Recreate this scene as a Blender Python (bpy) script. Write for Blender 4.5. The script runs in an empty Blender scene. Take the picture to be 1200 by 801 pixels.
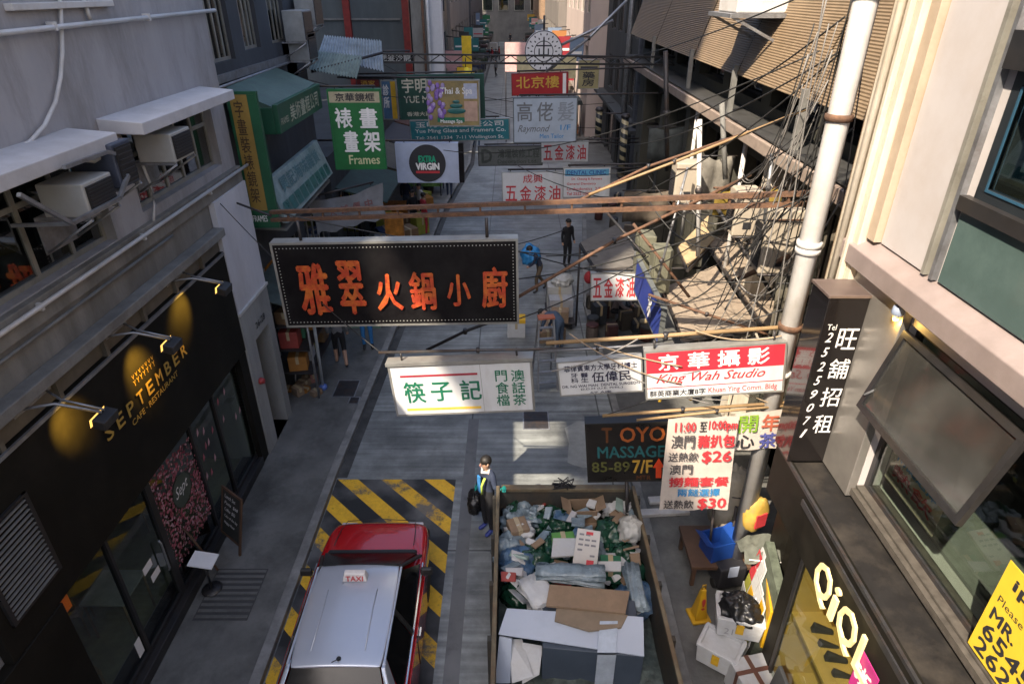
import bpy, bmesh, math, random
from mathutils import Vector, Matrix, noise
R=math.radians; random.seed(7)
S=bpy.context.scene; C=bpy.context.collection
# ---------------- camera, sky, sun, exposure
CAMZ=8.6; PITCH=R(28.8); F=755.0
cd=bpy.data.cameras.new('camera'); cam=bpy.data.objects.new('camera',cd); C.objects.link(cam)
cam.location=(0,0,CAMZ); cam.rotation_euler=(R(90)-PITCH,0,0); cd.sensor_width=36; cd.lens=F/1200*36
cd.clip_start=.05; cd.clip_end=2000; S.camera=cam
SUN=Vector((-.45,-.55,.78)).normalized()
w=bpy.data.worlds.new('World'); S.world=w; w.use_nodes=True
nt=w.node_tree; bg=nt.nodes['Background']; sky=nt.nodes.new('ShaderNodeTexSky'); sky.sky_type='NISHITA'
sky.sun_disc=False; sky.dust_density=3.5; sky.air_density=.8; sky.ozone_density=.6; sky.sun_elevation=math.asin(SUN.z); sky.sun_rotation=math.atan2(SUN.x,SUN.y)
nt.links.new(sky.outputs[0],bg.inputs[0]); bg.inputs[1].default_value=.15
sl=bpy.data.lights.new('sun','SUN'); sl.energy=4.5; sl.angle=R(.5); sl.color=(1,.86,.68)
so=bpy.data.objects.new('sun',sl); C.objects.link(so); so.rotation_euler=SUN.to_track_quat('Z','Y').to_euler(); so.location=(-20,-20,40)
S.view_settings.view_transform='Standard'; S.view_settings.look='None'; S.view_settings.gamma=1; S.view_settings.exposure=1.3
TA,TB,TH=-9.3,-5.6,31.5   # the gap between the two added towers lets one strip of sun reach the road
S.cycles.max_bounces=6; S.cycles.caustics_reflective=False; S.cycles.caustics_refractive=False; S.cycles.transparent_max_bounces=12
# ---------------- helpers
def P(px,py,X=None,Y=None,Z=None):
    """point on the plane X=, Y= or Z= seen at photograph pixel (px,py)"""
    a=(px-600)/F; b=(400.5-py)/F
    d=Vector((a, math.cos(PITCH)+b*math.sin(PITCH), -math.sin(PITCH)+b*math.cos(PITCH)))
    o=Vector((0,0,CAMZ))
    if X is not None: t=X/d.x
    elif Y is not None: t=Y/d.y
    else: t=(Z-CAMZ)/d.z
    return o+d*t
MATS={}
def mat(name,col,rough=.7,metal=0.,var=.25,scale=4.,dirt=None,damt=.5,dscale=.7,bump=0.,bscale=None,streak=False,spec=.5,coat=0.,emis=None,estr=0.,thr=(.45,.7)):
    if name in MATS: return MATS[name]
    m=bpy.data.materials.new(name); m.use_nodes=True; n=m.node_tree.nodes; L=m.node_tree.links
    b=n['Principled BSDF']; b.inputs['Roughness'].default_value=rough; b.inputs['Metallic'].default_value=metal
    b.inputs['Specular IOR Level'].default_value=spec; b.inputs['Coat Weight'].default_value=coat
    tc=n.new('ShaderNodeTexCoord'); mp=n.new('ShaderNodeMapping'); L.new(tc.outputs['Object'],mp.inputs[0])
    if streak: mp.inputs['Scale'].default_value=(1,1,.3)
    nz=n.new('ShaderNodeTexNoise'); nz.inputs['Scale'].default_value=scale; nz.inputs['Detail'].default_value=8; nz.inputs['Roughness'].default_value=.65
    L.new(mp.outputs[0],nz.inputs[0])
    r=n.new('ShaderNodeValToRGB'); L.new(nz.outputs[0],r.inputs[0]); e=r.color_ramp.elements
    e[0].position=.3; e[1].position=.7
    e[0].color=tuple(c*(1-var) for c in col)+(1,); e[1].color=tuple(min(1,c*(1+var*.6)) for c in col)+(1,)
    out=r.outputs[0]
    if dirt:
        n2=n.new('ShaderNodeTexNoise'); n2.inputs['Scale'].default_value=dscale; n2.inputs['Detail'].default_value=9; n2.inputs['Roughness'].default_value=.72
        L.new(mp.outputs[0],n2.inputs[0])
        r2=n.new('ShaderNodeValToRGB'); r2.color_ramp.elements[0].position=thr[0]; r2.color_ramp.elements[1].position=thr[1]
        r2.color_ramp.elements[0].color=(0,0,0,1); r2.color_ramp.elements[1].color=(damt,damt,damt,1)
        L.new(n2.outputs[0],r2.inputs[0]); mx=n.new('ShaderNodeMix'); mx.data_type='RGBA'
        L.new(r2.outputs[0],mx.inputs['Factor']); L.new(out,mx.inputs['A']); mx.inputs['B'].default_value=tuple(dirt)+(1,)
        out=mx.outputs['Result']
    L.new(out,b.inputs['Base Color'])
    rr=n.new('ShaderNodeMapRange'); rr.inputs['To Min'].default_value=max(.03,rough-.12); rr.inputs['To Max'].default_value=min(1,rough+.12)
    L.new(nz.outputs[0],rr.inputs[0]); L.new(rr.outputs[0],b.inputs['Roughness'])
    if bump:
        n3=n.new('ShaderNodeTexNoise'); n3.inputs['Scale'].default_value=bscale or scale*4; n3.inputs['Detail'].default_value=6
        L.new(tc.outputs['Object'],n3.inputs[0]); bp=n.new('ShaderNodeBump'); bp.inputs['Strength'].default_value=bump; bp.inputs['Distance'].default_value=.02
        L.new(n3.outputs[0],bp.inputs['Height']); L.new(bp.outputs[0],b.inputs['Normal'])
    if emis: b.inputs['Emission Color'].default_value=tuple(emis)+(1,); b.inputs['Emission Strength'].default_value=estr
    MATS[name]=m; return m
def glass(name,tint=(.8,.85,.85),refl=.08,rough=.02,hazed=.0):
    if name in MATS: return MATS[name]
    m=bpy.data.materials.new(name); m.use_nodes=True; n=m.node_tree.nodes; L=m.node_tree.links; n.remove(n['Principled BSDF'])
    o=n['Material Output']; t=n.new('ShaderNodeBsdfTransparent'); t.inputs[0].default_value=tuple(tint)+(1,)
    g=n.new('ShaderNodeBsdfGlossy'); g.inputs['Roughness'].default_value=rough
    f=n.new('ShaderNodeFresnel'); f.inputs[0].default_value=1.5; ad=n.new('ShaderNodeMath'); ad.operation='ADD'; ad.inputs[1].default_value=refl; ad.use_clamp=True
    gm=n.new('ShaderNodeNewGeometry'); iv=n.new('ShaderNodeMath'); iv.operation='SUBTRACT'; iv.inputs[0].default_value=1; L.new(gm.outputs['Backfacing'],iv.inputs[1]); ml=n.new('ShaderNodeMath'); ml.operation='MULTIPLY'; L.new(ad.outputs[0],ml.inputs[0]); L.new(iv.outputs[0],ml.inputs[1])
    L.new(f.outputs[0],ad.inputs[0]); mx=n.new('ShaderNodeMixShader'); L.new(ml.outputs[0],mx.inputs[0]); L.new(t.outputs[0],mx.inputs[1]); L.new(g.outputs[0],mx.inputs[2])
    out=mx.outputs[0]
    if hazed:  # optional pale diffuse film, lightening the pane where reflections would
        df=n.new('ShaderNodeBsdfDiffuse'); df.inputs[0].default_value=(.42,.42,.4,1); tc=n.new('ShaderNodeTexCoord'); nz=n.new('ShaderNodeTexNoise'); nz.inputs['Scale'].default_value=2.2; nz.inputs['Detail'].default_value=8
        L.new(tc.outputs['Object'],nz.inputs[0]); mr=n.new('ShaderNodeMapRange'); mr.inputs[1].default_value=.35; mr.inputs[2].default_value=.75; mr.inputs[3].default_value=hazed*.4; mr.inputs[4].default_value=hazed
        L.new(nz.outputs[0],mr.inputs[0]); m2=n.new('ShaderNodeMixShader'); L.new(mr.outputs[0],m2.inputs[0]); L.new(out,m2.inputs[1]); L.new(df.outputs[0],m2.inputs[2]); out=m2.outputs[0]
    L.new(out,o.inputs[0]); MATS[name]=m; return m
class MB:
    def __init__(s,xf=None): s.v=[]; s.f=[]; s.m=[]; s.s=[]; s.xf=xf
    def add(s,vs,fs,m=0,smooth=False):
        k=len(s.v)
        for v in vs:
            v=Vector(v); s.v.append(s.xf@v if s.xf else v)
        for f in fs: s.f.append([k+i for i in f]); s.m.append(m); s.s.append(smooth)
        return s
    def box(s,x0,x1,y0,y1,z0,z1,m=0):
        return s.add([(x0,y0,z0),(x1,y0,z0),(x1,y1,z0),(x0,y1,z0),(x0,y0,z1),(x1,y0,z1),(x1,y1,z1),(x0,y1,z1)],
          [(0,3,2,1),(4,5,6,7),(0,1,5,4),(1,2,6,5),(2,3,7,6),(3,0,4,7)],m)
    def hexa(s,p,m=0):
        return s.add(p,[(0,3,2,1),(4,5,6,7),(0,1,5,4),(1,2,6,5),(2,3,7,6),(3,0,4,7)],m)
    def quad(s,a,b,c,d,m=0): return s.add([a,b,c,d],[(0,1,2,3)],m)
    def beam(s,a,b,w,h,m=0):
        a=Vector(a); b=Vector(b); d=(b-a).normalized(); up=Vector((0,0,1)) if abs(d.z)<.95 else Vector((0,1,0))
        x=d.cross(up).normalized()*w/2; y=x.cross(d).normalized()*h/2
        return s.add([a-x-y,a+x-y,b+x-y,b-x-y,a-x+y,a+x+y,b+x+y,b-x+y],[(0,3,2,1),(4,5,6,7),(0,1,5,4),(1,2,6,5),(2,3,7,6),(3,0,4,7)],m)
    def tube(s,pts,r,n=8,m=0,r2=None):
        pts=[Vector(p) for p in pts]; N=len(pts); vs=[]
        for i,p in enumerate(pts):
            d=(pts[min(i+1,N-1)]-pts[max(i-1,0)]).normalized(); up=Vector((0,0,1)) if abs(d.z)<.95 else Vector((0,1,0))
            x=d.cross(up).normalized(); y=x.cross(d).normalized(); rr=r if r2 is None else r+(r2-r)*i/(N-1)
            for k in range(n):
                a=2*math.pi*k/n; vs.append(p+x*rr*math.cos(a)+y*rr*math.sin(a))
        fs=[(i*n+k,i*n+(k+1)%n,(i+1)*n+(k+1)%n,(i+1)*n+k) for i in range(N-1) for k in range(n)]
        b=len(s.v); s.add(vs,fs,m,True)
        for f in (list(range(n))[::-1],[(N-1)*n+k for k in range(n)]): s.f.append([b+i for i in f]); s.m.append(m); s.s.append(False)
        return s
    def prism(s,poly,y0,y1,m=0,axis='y'):
        n=len(poly)
        if axis=='y': a=[(x,y0,z) for x,z in poly]+[(x,y1,z) for x,z in poly]
        elif axis=='x': a=[(y0,x,z) for x,z in poly]+[(y1,x,z) for x,z in poly]
        else: a=[(x,z,y0) for x,z in poly]+[(x,z,y1) for x,z in poly]
        return s.add(a,[list(range(n))[::-1],list(range(n,2*n))]+[(i,(i+1)%n,n+(i+1)%n,n+i) for i in range(n)],m)
    def lathe(s,prof,n=16,c=(0,0,0),m=0,axis='z'):
        vs=[]
        for r,z in prof:
            for k in range(n):
                a=2*math.pi*k/n; q=(r*math.cos(a),r*math.sin(a),z)
                if axis=='y': q=(q[0],q[2],q[1])
                if axis=='x': q=(q[2],q[0],q[1])
                vs.append(Vector(c)+Vector(q))
        N=len(prof); fs=[(i*n+k,i*n+(k+1)%n,(i+1)*n+(k+1)%n,(i+1)*n+k) for i in range(N-1) for k in range(n)]
        b=len(s.v); s.add(vs,fs,m,True)
        for f in (list(range(n))[::-1],[(N-1)*n+k for k in range(n)]): s.f.append([b+i for i in f]); s.m.append(m); s.s.append(False)
        return s
    def ball(s,c,r,m=0,n=12,k=8,seed=None,amp=0,fr=3,flat=None):
        if not hasattr(r,'__len__'): r=(r,r,r)
        vs=[];c=Vector(c)
        for i in range(k+1):
            t=math.pi*i/k
            for j in range(n):
                a=2*math.pi*j/n; d=Vector((math.sin(t)*math.cos(a),math.sin(t)*math.sin(a),math.cos(t))); q=1
                if seed is not None:
                    z=d*fr+Vector((seed*3.7,seed*1.3,seed)); q=1+amp*(noise.noise(z)*1.1+.8*(.5-abs(noise.noise(z*2.1)))+.6*(.5-abs(noise.noise(z*4.3)))+.45*(.5-abs(noise.noise(z*8.7))))
                v=Vector((d.x*r[0],d.y*r[1],d.z*r[2]))*q
                if flat is not None and v.z<-flat*r[2]: v.z=-flat*r[2]
                vs.append(c+v)
        return s.add(vs,[(i*n+j,(i+1)*n+j,(i+1)*n+(j+1)%n,i*n+(j+1)%n) for i in range(k) for j in range(n)],m,True)
    def build(s,name,mt,parent=None,bevel=0,world=False,seg=2):
        me=bpy.data.meshes.new(name); o=Vector((0,0,0))
        if world and parent:
            q=parent
            while q: o+=Vector(q.location); q=q.parent
        if world and not parent and s.v: o=sum(s.v,Vector((0,0,0)))/len(s.v); o.z=min(v.z for v in s.v)
        me.from_pydata([v-o for v in s.v],[],s.f)
        mts=mt if isinstance(mt,(list,tuple)) else [mt]
        for q in mts: me.materials.append(q)
        for p,a,b in zip(me.polygons,s.m,s.s): p.material_index=min(a,len(mts)-1); p.use_smooth=b
        b=bmesh.new(); b.from_mesh(me); bmesh.ops.remove_doubles(b,verts=b.verts,dist=1e-6); bmesh.ops.recalc_face_normals(b,faces=b.faces); b.to_mesh(me); b.free()
        ob=bpy.data.objects.new(name,me); C.objects.link(ob)
        if parent: ob.parent=parent
        elif world: ob.location=o
        if bevel:
            md=ob.modifiers.new('b','BEVEL'); md.width=bevel; md.segments=seg; md.limit_method='ANGLE'; md.angle_limit=R(40)
        return ob
def tag(o,label=None,cat=None,group=None,kind=None):
    if label: o['label']=label
    if cat: o['category']=cat
    if group: o['group']=group
    if kind: o['kind']=kind
    return o
def E(name,label,cat,loc=(0,0,0),rz=0,group=None):
    o=bpy.data.objects.new(name,None); C.objects.link(o); o.empty_display_size=.2; o.location=loc; o.rotation_euler=(0,0,rz)
    return tag(o,label,cat,group)
def copy_tree(o,parent=None):
    c=o.copy(); C.objects.link(c)
    if parent: c.parent=parent
    for ch in [k for k in bpy.data.objects if k.parent==o]: copy_tree(ch,c)
    return c
def textmesh(s,bold=0,shear=0,align='CENTER',spacing=1,line=1):
    cu=bpy.data.curves.new('t','FONT'); cu.body=s; cu.size=1; cu.align_x=align; cu.offset=bold; cu.shear=shear; cu.space_character=spacing; cu.space_line=line
    cu.resolution_u=2; cu.fill_mode='FRONT'
    o=bpy.data.objects.new('t',cu); C.objects.link(o); dg=bpy.context.evaluated_depsgraph_get(); dg.update()
    me=bpy.data.meshes.new_from_object(o.evaluated_get(dg)); bpy.data.objects.remove(o); bpy.data.curves.remove(cu)
    vs=[v.co.copy() for v in me.vertices]; fs=[list(p.vertices) for p in me.polygons]; bpy.data.meshes.remove(me); return vs,fs
def addtext(mb,s,x0,z0,x1,z1,y=0,m=0,bold=0,shear=0,ex=.004,xf=None,**k):
    """text fitted into the rectangle x0..x1, z0..z1 of the local xz plane, facing -y, raised ex"""
    vs,fs=textmesh(s,0,shear,**k)
    if not vs: return
    a=min(v.x for v in vs); b=max(v.x for v in vs); c=min(v.y for v in vs); d=max(v.y for v in vs)
    q=bold*(z1-z0)/max(1,s.count('\n')+1)*1.1
    sx=(x1-x0-2*q)/max(b-a,1e-6); sz=(z1-z0-2*q)/max(d-c,1e-6)
    for i,(ox,oz) in enumerate([(0,0)]+([(q,0),(-q,0),(0,q),(0,-q)] if q else [])):
        w=[Vector((x0+q+ox+(v.x-a)*sx, y-ex-i*.0002, z0+q+oz+(v.y-c)*sz)) for v in vs]
        if xf: w=[xf@v for v in w]
        mb.add(w,fs,m)
def sign(name,label,cat,pxl,pxr,ytl,ytr,yb,D,DR=None,depth=.14,frame=None,face=None,fr=.03,group=None,tilt=0):
    TL=P(pxl,ytl,Y=D); TR=P(pxr,ytr,Y=DR or D); H=TL.z-P(pxl,yb,Y=D).z; u=(TR-TL); W=u.length; u.normalize()
    wv=(Vector((0,0,1))-u*u.z).normalized(); yv=wv.cross(u)
    r=bpy.data.objects.new(name,None); C.objects.link(r); r.empty_display_size=.2; tag(r,label,cat,group)
    M3=Matrix((u,yv,wv)).transposed().to_4x4(); M3.translation=(TL+TR)/2-wv*H
    r.matrix_world=M3
    if frame: # rim round a recessed panel
        mb=MB(); h=W/2; d=depth
        mb.box(-h,h,-d*.5+.012,d*.5,0,H)
        mb.box(-h,h,-d*.5,-d*.5+.01,0,fr); mb.box(-h,h,-d*.5,-d*.5+.01,H-fr,H); mb.box(-h,-h+fr,-d*.5,-d*.5+.01,fr,H-fr); mb.box(h-fr,h,-d*.5,-d*.5+.01,fr,H-fr)
        mb.build('sign_box',frame,r)
        MB().box(-h+fr+.001,h-fr-.001,-d*.5+.004,-d*.5+.011,fr+.001,H-fr-.001).build('face_panel',face,r)
    r['W']=W; r['H']=H; r['d']=depth
    if D>13:
        cx=(TL.x+TR.x)/2; s=1 if cx>-.6 else -1; L_=abs(s*5.4-cx)
        MB().tube([(-s*W*.4,0,H+.06),(s*L_,0,H+.06)],.03,6).build('support_arm',MATS['dark_steel'],r)
        for x in (-W*.36,W*.36): MB().tube([(x,0,H-.01),(x,0,H+.06)],.015,6).build('hanger',MATS['dark_steel'],r)
    return r
def T(r,s,f,mt,bold=.01,name='lettering',**k):
    L=s if isinstance(s,list) else [(s,f)]
    mb=MB(); W=r['W'];H=r['H'];y=-r['d']*.5+.003
    for t,g in L: addtext(mb,t,(g[0]-.5)*W,g[1]*H,(g[2]-.5)*W,g[3]*H,y=y,bold=bold,**k)
    return mb.build(name,mt,r)
def panel(r,f,mt,name='colour_band',dy=0):
    W=r['W'];H=r['H'];y=-r['d']*.5+.003-dy
    return MB().box((f[0]-.5)*W,(f[2]-.5)*W,y-.002,y,f[1]*H,f[3]*H).build(name,mt,r)
def sag(a,b,d,n=14):
    a=Vector(a);b=Vector(b); return [a.lerp(b,i/n)-Vector((0,0,d*4*(i/n)*(1-i/n))) for i in range(n+1)]
# ---------------- common materials
concrete=mat('concrete',(.20,.20,.19),.8,var=.3,scale=3,dirt=(.07,.065,.06),damt=.7,bump=.3)
white_wall=mat('painted_wall',(.36,.35,.36),.8,var=.12,scale=2,dirt=(.13,.12,.105),damt=.6,dscale=1.5,streak=True,bump=.35,bscale=9)
grey_wall=mat('stained_wall',(.22,.21,.19),.85,var=.3,scale=2.5,dirt=(.085,.075,.06),damt=.8,dscale=1,streak=True,bump=.25,bscale=25)
pillar_white=mat('white_pillar_paint',(.62,.62,.66),.75,var=.08,scale=2,dirt=(.33,.31,.3),damt=.4,dscale=1.1,streak=True)
black_panel=mat('black_fascia',(.012,.011,.009),.55,spec=.12,var=.3,scale=3,dirt=(.03,.027,.022),damt=.5)
black_metal=mat('black_metal',(.018,.018,.02),.45,var=.3,scale=8,dirt=(.05,.04,.03),damt=.5)
dark_steel=mat('dark_steel',(.05,.05,.055),.5,.4,var=.3,scale=9,dirt=(.09,.05,.025),damt=.6,dscale=4)
grey_metal=mat('galvanised',(.30,.31,.33),.45,.6,var=.25,scale=8,dirt=(.10,.07,.05),damt=.5,dscale=3)
white_metal=mat('white_metal',(.62,.61,.60),.45,var=.1,scale=5,dirt=(.28,.23,.17),damt=.5,dscale=2.5)
rust=mat('rust',(.16,.085,.05),.8,.2,var=.5,scale=14,dirt=(.07,.05,.045),damt=.8,dscale=5,bump=.3)
alu=mat('aluminium_frame',(.34,.33,.29),.45,.3,var=.2,scale=6,dirt=(.07,.06,.045),damt=.6,dscale=3)
dark_room=mat('dark_room',(.06,.055,.05),.9,var=.4,scale=2)
room_floor=mat('room_floor',(.34,.32,.22),.35,var=.5,scale=1.5)
shop_glass=glass('shop_glass',(.75,.8,.76),.07,.015)
win_glass=glass('window_glass',(.45,.5,.5),.2,.02)
teal_glass=mat('teal_panel_glass',(.085,.13,.125),.12,var=.15,scale=1.2,dirt=(.14,.2,.19),damt=.5,dscale=1,coat=.5)
white_plastic=mat('white_plastic',(.42,.42,.40),.5,var=.1,scale=4,dirt=(.35,.32,.27),damt=.4,dscale=3)
sign_white=mat('sign_white',(.62,.635,.65),.4,var=.08,scale=3,dirt=(.42,.40,.36),damt=.45,dscale=2.2,streak=True)
sign_blue=mat('pale_blue_sign',(.42,.48,.62),.45,var=.1,scale=3,dirt=(.3,.33,.42),damt=.4,dscale=2)
cardboard=mat('cardboard',(.25,.175,.115),.85,var=.2,scale=5,dirt=(.2,.13,.08),damt=.5,dscale=3,bump=.15)
foam=mat('foam_board',(.52,.53,.54),.7,var=.1,scale=6,dirt=(.38,.36,.32),damt=.45,dscale=4,bump=.2)
red_paint=mat('red_sign_paint',(.62,.03,.05),.45,var=.12,scale=4,dirt=(.36,.03,.03),damt=.4)
ink_black=mat('ink_black',(.025,.025,.03),.6,var=.2)
ink_red=mat('ink_red',(.50,.04,.05),.55,var=.2)
ink_green=mat('ink_green',(.01,.15,.08),.5,var=.2)
ink_white=mat('ink_white',(.78,.77,.76),.5,var=.08)
ink_gold=mat('ink_gold',(.60,.36,.06),.45,.3,var=.2)
ink_blue=mat('ink_blue',(.04,.22,.48),.5,var=.2)
yellow_paint=mat('yellow_paint',(.72,.42,.02),.6,var=.2,dirt=(.3,.18,.03),damt=.5,dscale=3)
# ---------------- ground
def road_mat():
    m=mat('worn_concrete_road',(.31,.33,.325),.42,var=.35,scale=1.4,dirt=(.075,.075,.072),damt=.9,dscale=.5,bump=.25,bscale=22)
    n=m.node_tree.nodes; L=m.node_tree.links; b=n['Principled BSDF']; src=b.inputs['Base Color'].links[0].from_socket
    tc=n.new('ShaderNodeTexCoord'); br=n.new('ShaderNodeTexBrick'); br.offset=0; br.inputs['Scale'].default_value=1; br.inputs['Brick Width'].default_value=2.9; br.inputs['Row Height'].default_value=4.2; br.inputs['Mortar Size'].default_value=.018
    br.inputs[1].default_value=(1,1,1,1); br.inputs[2].default_value=(.8,.8,.8,1); br.inputs[3].default_value=(.3,.3,.3,1)
    mp=n.new('ShaderNodeMapping'); mp.inputs['Location'].default_value=(.9,.3,0); L.new(tc.outputs['Object'],mp.inputs[0]); L.new(mp.outputs[0],br.inputs[0])
    wv=n.new('ShaderNodeTexNoise'); wv.inputs['Scale'].default_value=3; wv.inputs['Detail'].default_value=5; m2=n.new('ShaderNodeMapping'); m2.inputs['Scale'].default_value=(.12,2.6,1); L.new(tc.outputs['Object'],m2.inputs[0]); L.new(m2.outputs[0],wv.inputs[0])
    rp=n.new('ShaderNodeMapRange'); rp.inputs[1].default_value=.35; rp.inputs[2].default_value=.7; rp.inputs[3].default_value=.62; rp.inputs[4].default_value=1.12; L.new(wv.outputs[0],rp.inputs[0])
    a=n.new('ShaderNodeMix'); a.data_type='RGBA'; a.blend_type='MULTIPLY'; a.inputs['Factor'].default_value=1; L.new(src,a.inputs['A']); L.new(br.outputs[0],a.inputs['B'])
    c=n.new('ShaderNodeMix'); c.data_type='RGBA'; c.blend_type='MULTIPLY'; c.inputs['Factor'].default_value=1; L.new(a.outputs['Result'],c.inputs['A']); L.new(rp.outputs[0],c.inputs['B'])
    L.new(c.outputs['Result'],b.inputs['Base Color']); return m
tag(MB().quad((-200,-60,-.02),(200,-60,-.02),(200,400,-.02),(-200,400,-.02)).build('ground',mat('ground',(.09,.09,.09),.9)),kind='structure')
kerbL=[(-3.55,-12),(-3.5,10),(-3.3,16),(-2.95,28),(-2.3,36),(-2.9,60),(-3.2,260)]
kerbR=[(2.35,-12),(2.35,10),(2.2,18),(3.3,30),(3.2,60),(2.6,260)]
def strip(pts,off,z,flip=False):
    mb=MB()
    for (a,b) in zip(pts,pts[1:]): mb.quad((a[0],a[1],z),(a[0]+off,a[1],z),(b[0]+off,b[1],z),(b[0],b[1],z))
    return mb
tag(MB().quad((-4.2,-12,0),(4.4,-12,0),(4.4,260,0),(-4.2,260,0)).build('road',road_mat()),kind='structure')
pave=mat('pavement_concrete',(.15,.15,.142),.55,var=.35,scale=1.2,dirt=(.05,.05,.046),damt=.9,dscale=.9,bump=.25,bscale=25)
kerbm=mat('kerb_stone',(.25,.25,.24),.75,var=.35,scale=3,dirt=(.03,.03,.03),damt=.7)
def pavement(pts,sgn,nm):
    mb=MB(); kb=MB()
    for a,b in zip(pts,pts[1:]):
        x0,x1=a[0],b[0]; k=.16*sgn; w=9*sgn
        kb.hexa([(x0,a[1],0),(x0+k,a[1],0),(x1+k,b[1],0),(x1,b[1],0),(x0,a[1],.125),(x0+k,a[1],.125),(x1+k,b[1],.125),(x1,b[1],.125)])
        mb.hexa([(x0+k,a[1],0),(x0+w,a[1],0),(x1+w,b[1],0),(x1+k,b[1],0),(x0+k,a[1],.12),(x0+w,a[1],.12),(x1+w,b[1],.12),(x1+k,b[1],.12)])
    tag(mb.build('pavement',pave),kind='structure'); tag(kb.build('kerb',kerbm,bevel=.01),kind='structure')
pavement(kerbL,-1,'l'); pavement(kerbR,1,'r')
# yellow and black hatched box on the road
def hatch():
    m=mat('hatched_paint',(.05,.05,.05),.6,bump=.15); n=m.node_tree.nodes; L=m.node_tree.links; b=n['Principled BSDF']
    tc=n.new('ShaderNodeTexCoord'); sp=n.new('ShaderNodeSeparateXYZ'); L.new(tc.outputs['Object'],sp.inputs[0])
    s=n.new('ShaderNodeMath'); s.operation='ADD'; L.new(sp.outputs[0],s.inputs[0]); L.new(sp.outputs[1],s.inputs[1])
    d=n.new('ShaderNodeMath'); d.operation='MULTIPLY'; d.inputs[1].default_value=1/.86; L.new(s.outputs[0],d.inputs[0])
    f=n.new('ShaderNodeMath'); f.operation='FRACT'; L.new(d.outputs[0],f.inputs[0]); g=n.new('ShaderNodeMath'); g.operation='GREATER_THAN'; g.inputs[1].default_value=.53; L.new(f.outputs[0],g.inputs[0])
    nz=n.new('ShaderNodeTexNoise'); nz.inputs['Scale'].default_value=5; nz.inputs['Detail'].default_value=12; nz.inputs['Roughness'].default_value=.8; L.new(tc.outputs['Object'],nz.inputs[0])
    n2=n.new('ShaderNodeTexNoise'); n2.inputs['Scale'].default_value=.9; n2.inputs['Detail'].default_value=5; L.new(tc.outputs['Object'],n2.inputs[0])
    av=n.new('ShaderNodeMath'); av.operation='ADD'; L.new(nz.outputs[0],av.inputs[0]); L.new(n2.outputs[0],av.inputs[1])
    w_=n.new('ShaderNodeMapRange'); w_.inputs[1].default_value=1.02; w_.inputs[2].default_value=1.16; w_.inputs[3].default_value=1; w_.inputs[4].default_value=.06; L.new(av.outputs[0],w_.inputs[0])
    k=n.new('ShaderNodeMath'); k.operation='MULTIPLY'; L.new(g.outputs[0],k.inputs[0]); L.new(w_.outputs[0],k.inputs[1])
    mx=n.new('ShaderNodeMix'); mx.data_type='RGBA'; L.new(k.outputs[0],mx.inputs['Factor'])
    r=n.new('ShaderNodeValToRGB'); r.color_ramp.elements[0].color=(.018,.018,.018,1); r.color_ramp.elements[1].color=(.13,.13,.13,1); r.color_ramp.elements[0].position=.45; r.color_ramp.elements[1].position=.68; L.new(n2.outputs[0],r.inputs[0])
    L.new(r.outputs[0],mx.inputs['A'])
    r3=n.new('ShaderNodeValToRGB'); r3.color_ramp.elements[0].color=(.55,.30,.02,1); r3.color_ramp.elements[1].color=(.88,.52,.025,1); r3.color_ramp.elements[0].position=.3; r3.color_ramp.elements[1].position=.6; L.new(nz.outputs[0],r3.inputs[0])
    L.new(r3.outputs[0],mx.inputs['B']); L.new(mx.outputs['Result'],b.inputs['Base Color']); return m
tag(MB().quad((-3.49,-3,.004),(-1.12,-3,.004),(-1.12,9.95,.004),(-3.49,9.95,.004)).build('road_marking',hatch()),kind='structure')
tag(MB().quad((-.98,-3,.004),(-.75,-3,.004),(-.75,12,.004),(-.98,12,.004)).build('road_joint',mat('pale_joint',(.17,.175,.18),.6,var=.5,scale=3,dirt=(.09,.09,.09),damt=.9,dscale=1.5)),kind='structure')
def cover(nm,label,px,py,sx,sy,z=.12):
    p=P(px,py,Z=z); e=E(nm,label,'manhole cover',(p.x,p.y,z))
    MB().box(-sx/2,sx/2,-sy/2,sy/2,-.01,.006).build('frame',grey_metal,e)
    mb=MB(); mb.box(-sx/2+.03,sx/2-.03,-sy/2+.03,sy/2-.03,.006,.009)
    for i in range(6): mb.box(-sx/2+.06,sx/2-.06,-sy/2+.07+i*(sy-.14)/6,-sy/2+.09+i*(sy-.14)/6,.009,.013)
    mb.build('lid',dark_steel,e)
cover('manhole_cover','large rectangular dark iron cover in the left pavement beside the kerb',406,455,.55,.75)
cover('manhole_cover','small square iron cover nearer the kerb, just past the larger one',415,469,.26,.3)
cover('manhole_cover','square cover in the road under the white chopsticks sign',628,492,.6,.7,.005)

patch_dark=mat('asphalt_patch',(.085,.085,.085),.75,var=.4,scale=5,bump=.4,bscale=60); patch_pale=mat('cement_patch',(.27,.28,.27),.7,var=.3,scale=3,bump=.3)
rr=random.Random(15)
for k,(px,py,sx,sy,mt_) in enumerate([(690,520,1.0,1.6,patch_pale),(545,470,.7,1.0,patch_pale),(600,430,1.2,.8,patch_pale),(520,345,1.4,2.2,patch_dark),(600,240,1.5,4,patch_pale)]):
    c=P(px,py,Z=0); n=14; pts=[(sx/2*math.copysign(abs(math.cos(a))**.7,math.cos(a))*rr.uniform(.75,1.15),sy/2*math.copysign(abs(math.sin(a))**.35,math.sin(a))*rr.uniform(.93,1.05)) for a in [2*math.pi*i/n for i in range(n)]]
    tag(MB().add([(c.x+x,c.y+y,.008+.0007*k) for x,y in pts],[tuple(range(n))]).build('road_patch',mt_),kind='structure')
gut=MB()
for a_,b_ in zip(kerbL[1:],kerbL[2:]): gut.quad((a_[0],a_[1],.0045),(a_[0]+.2,a_[1],.0045),(b_[0]+.2,b_[1],.0045),(b_[0],b_[1],.0045))
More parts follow.
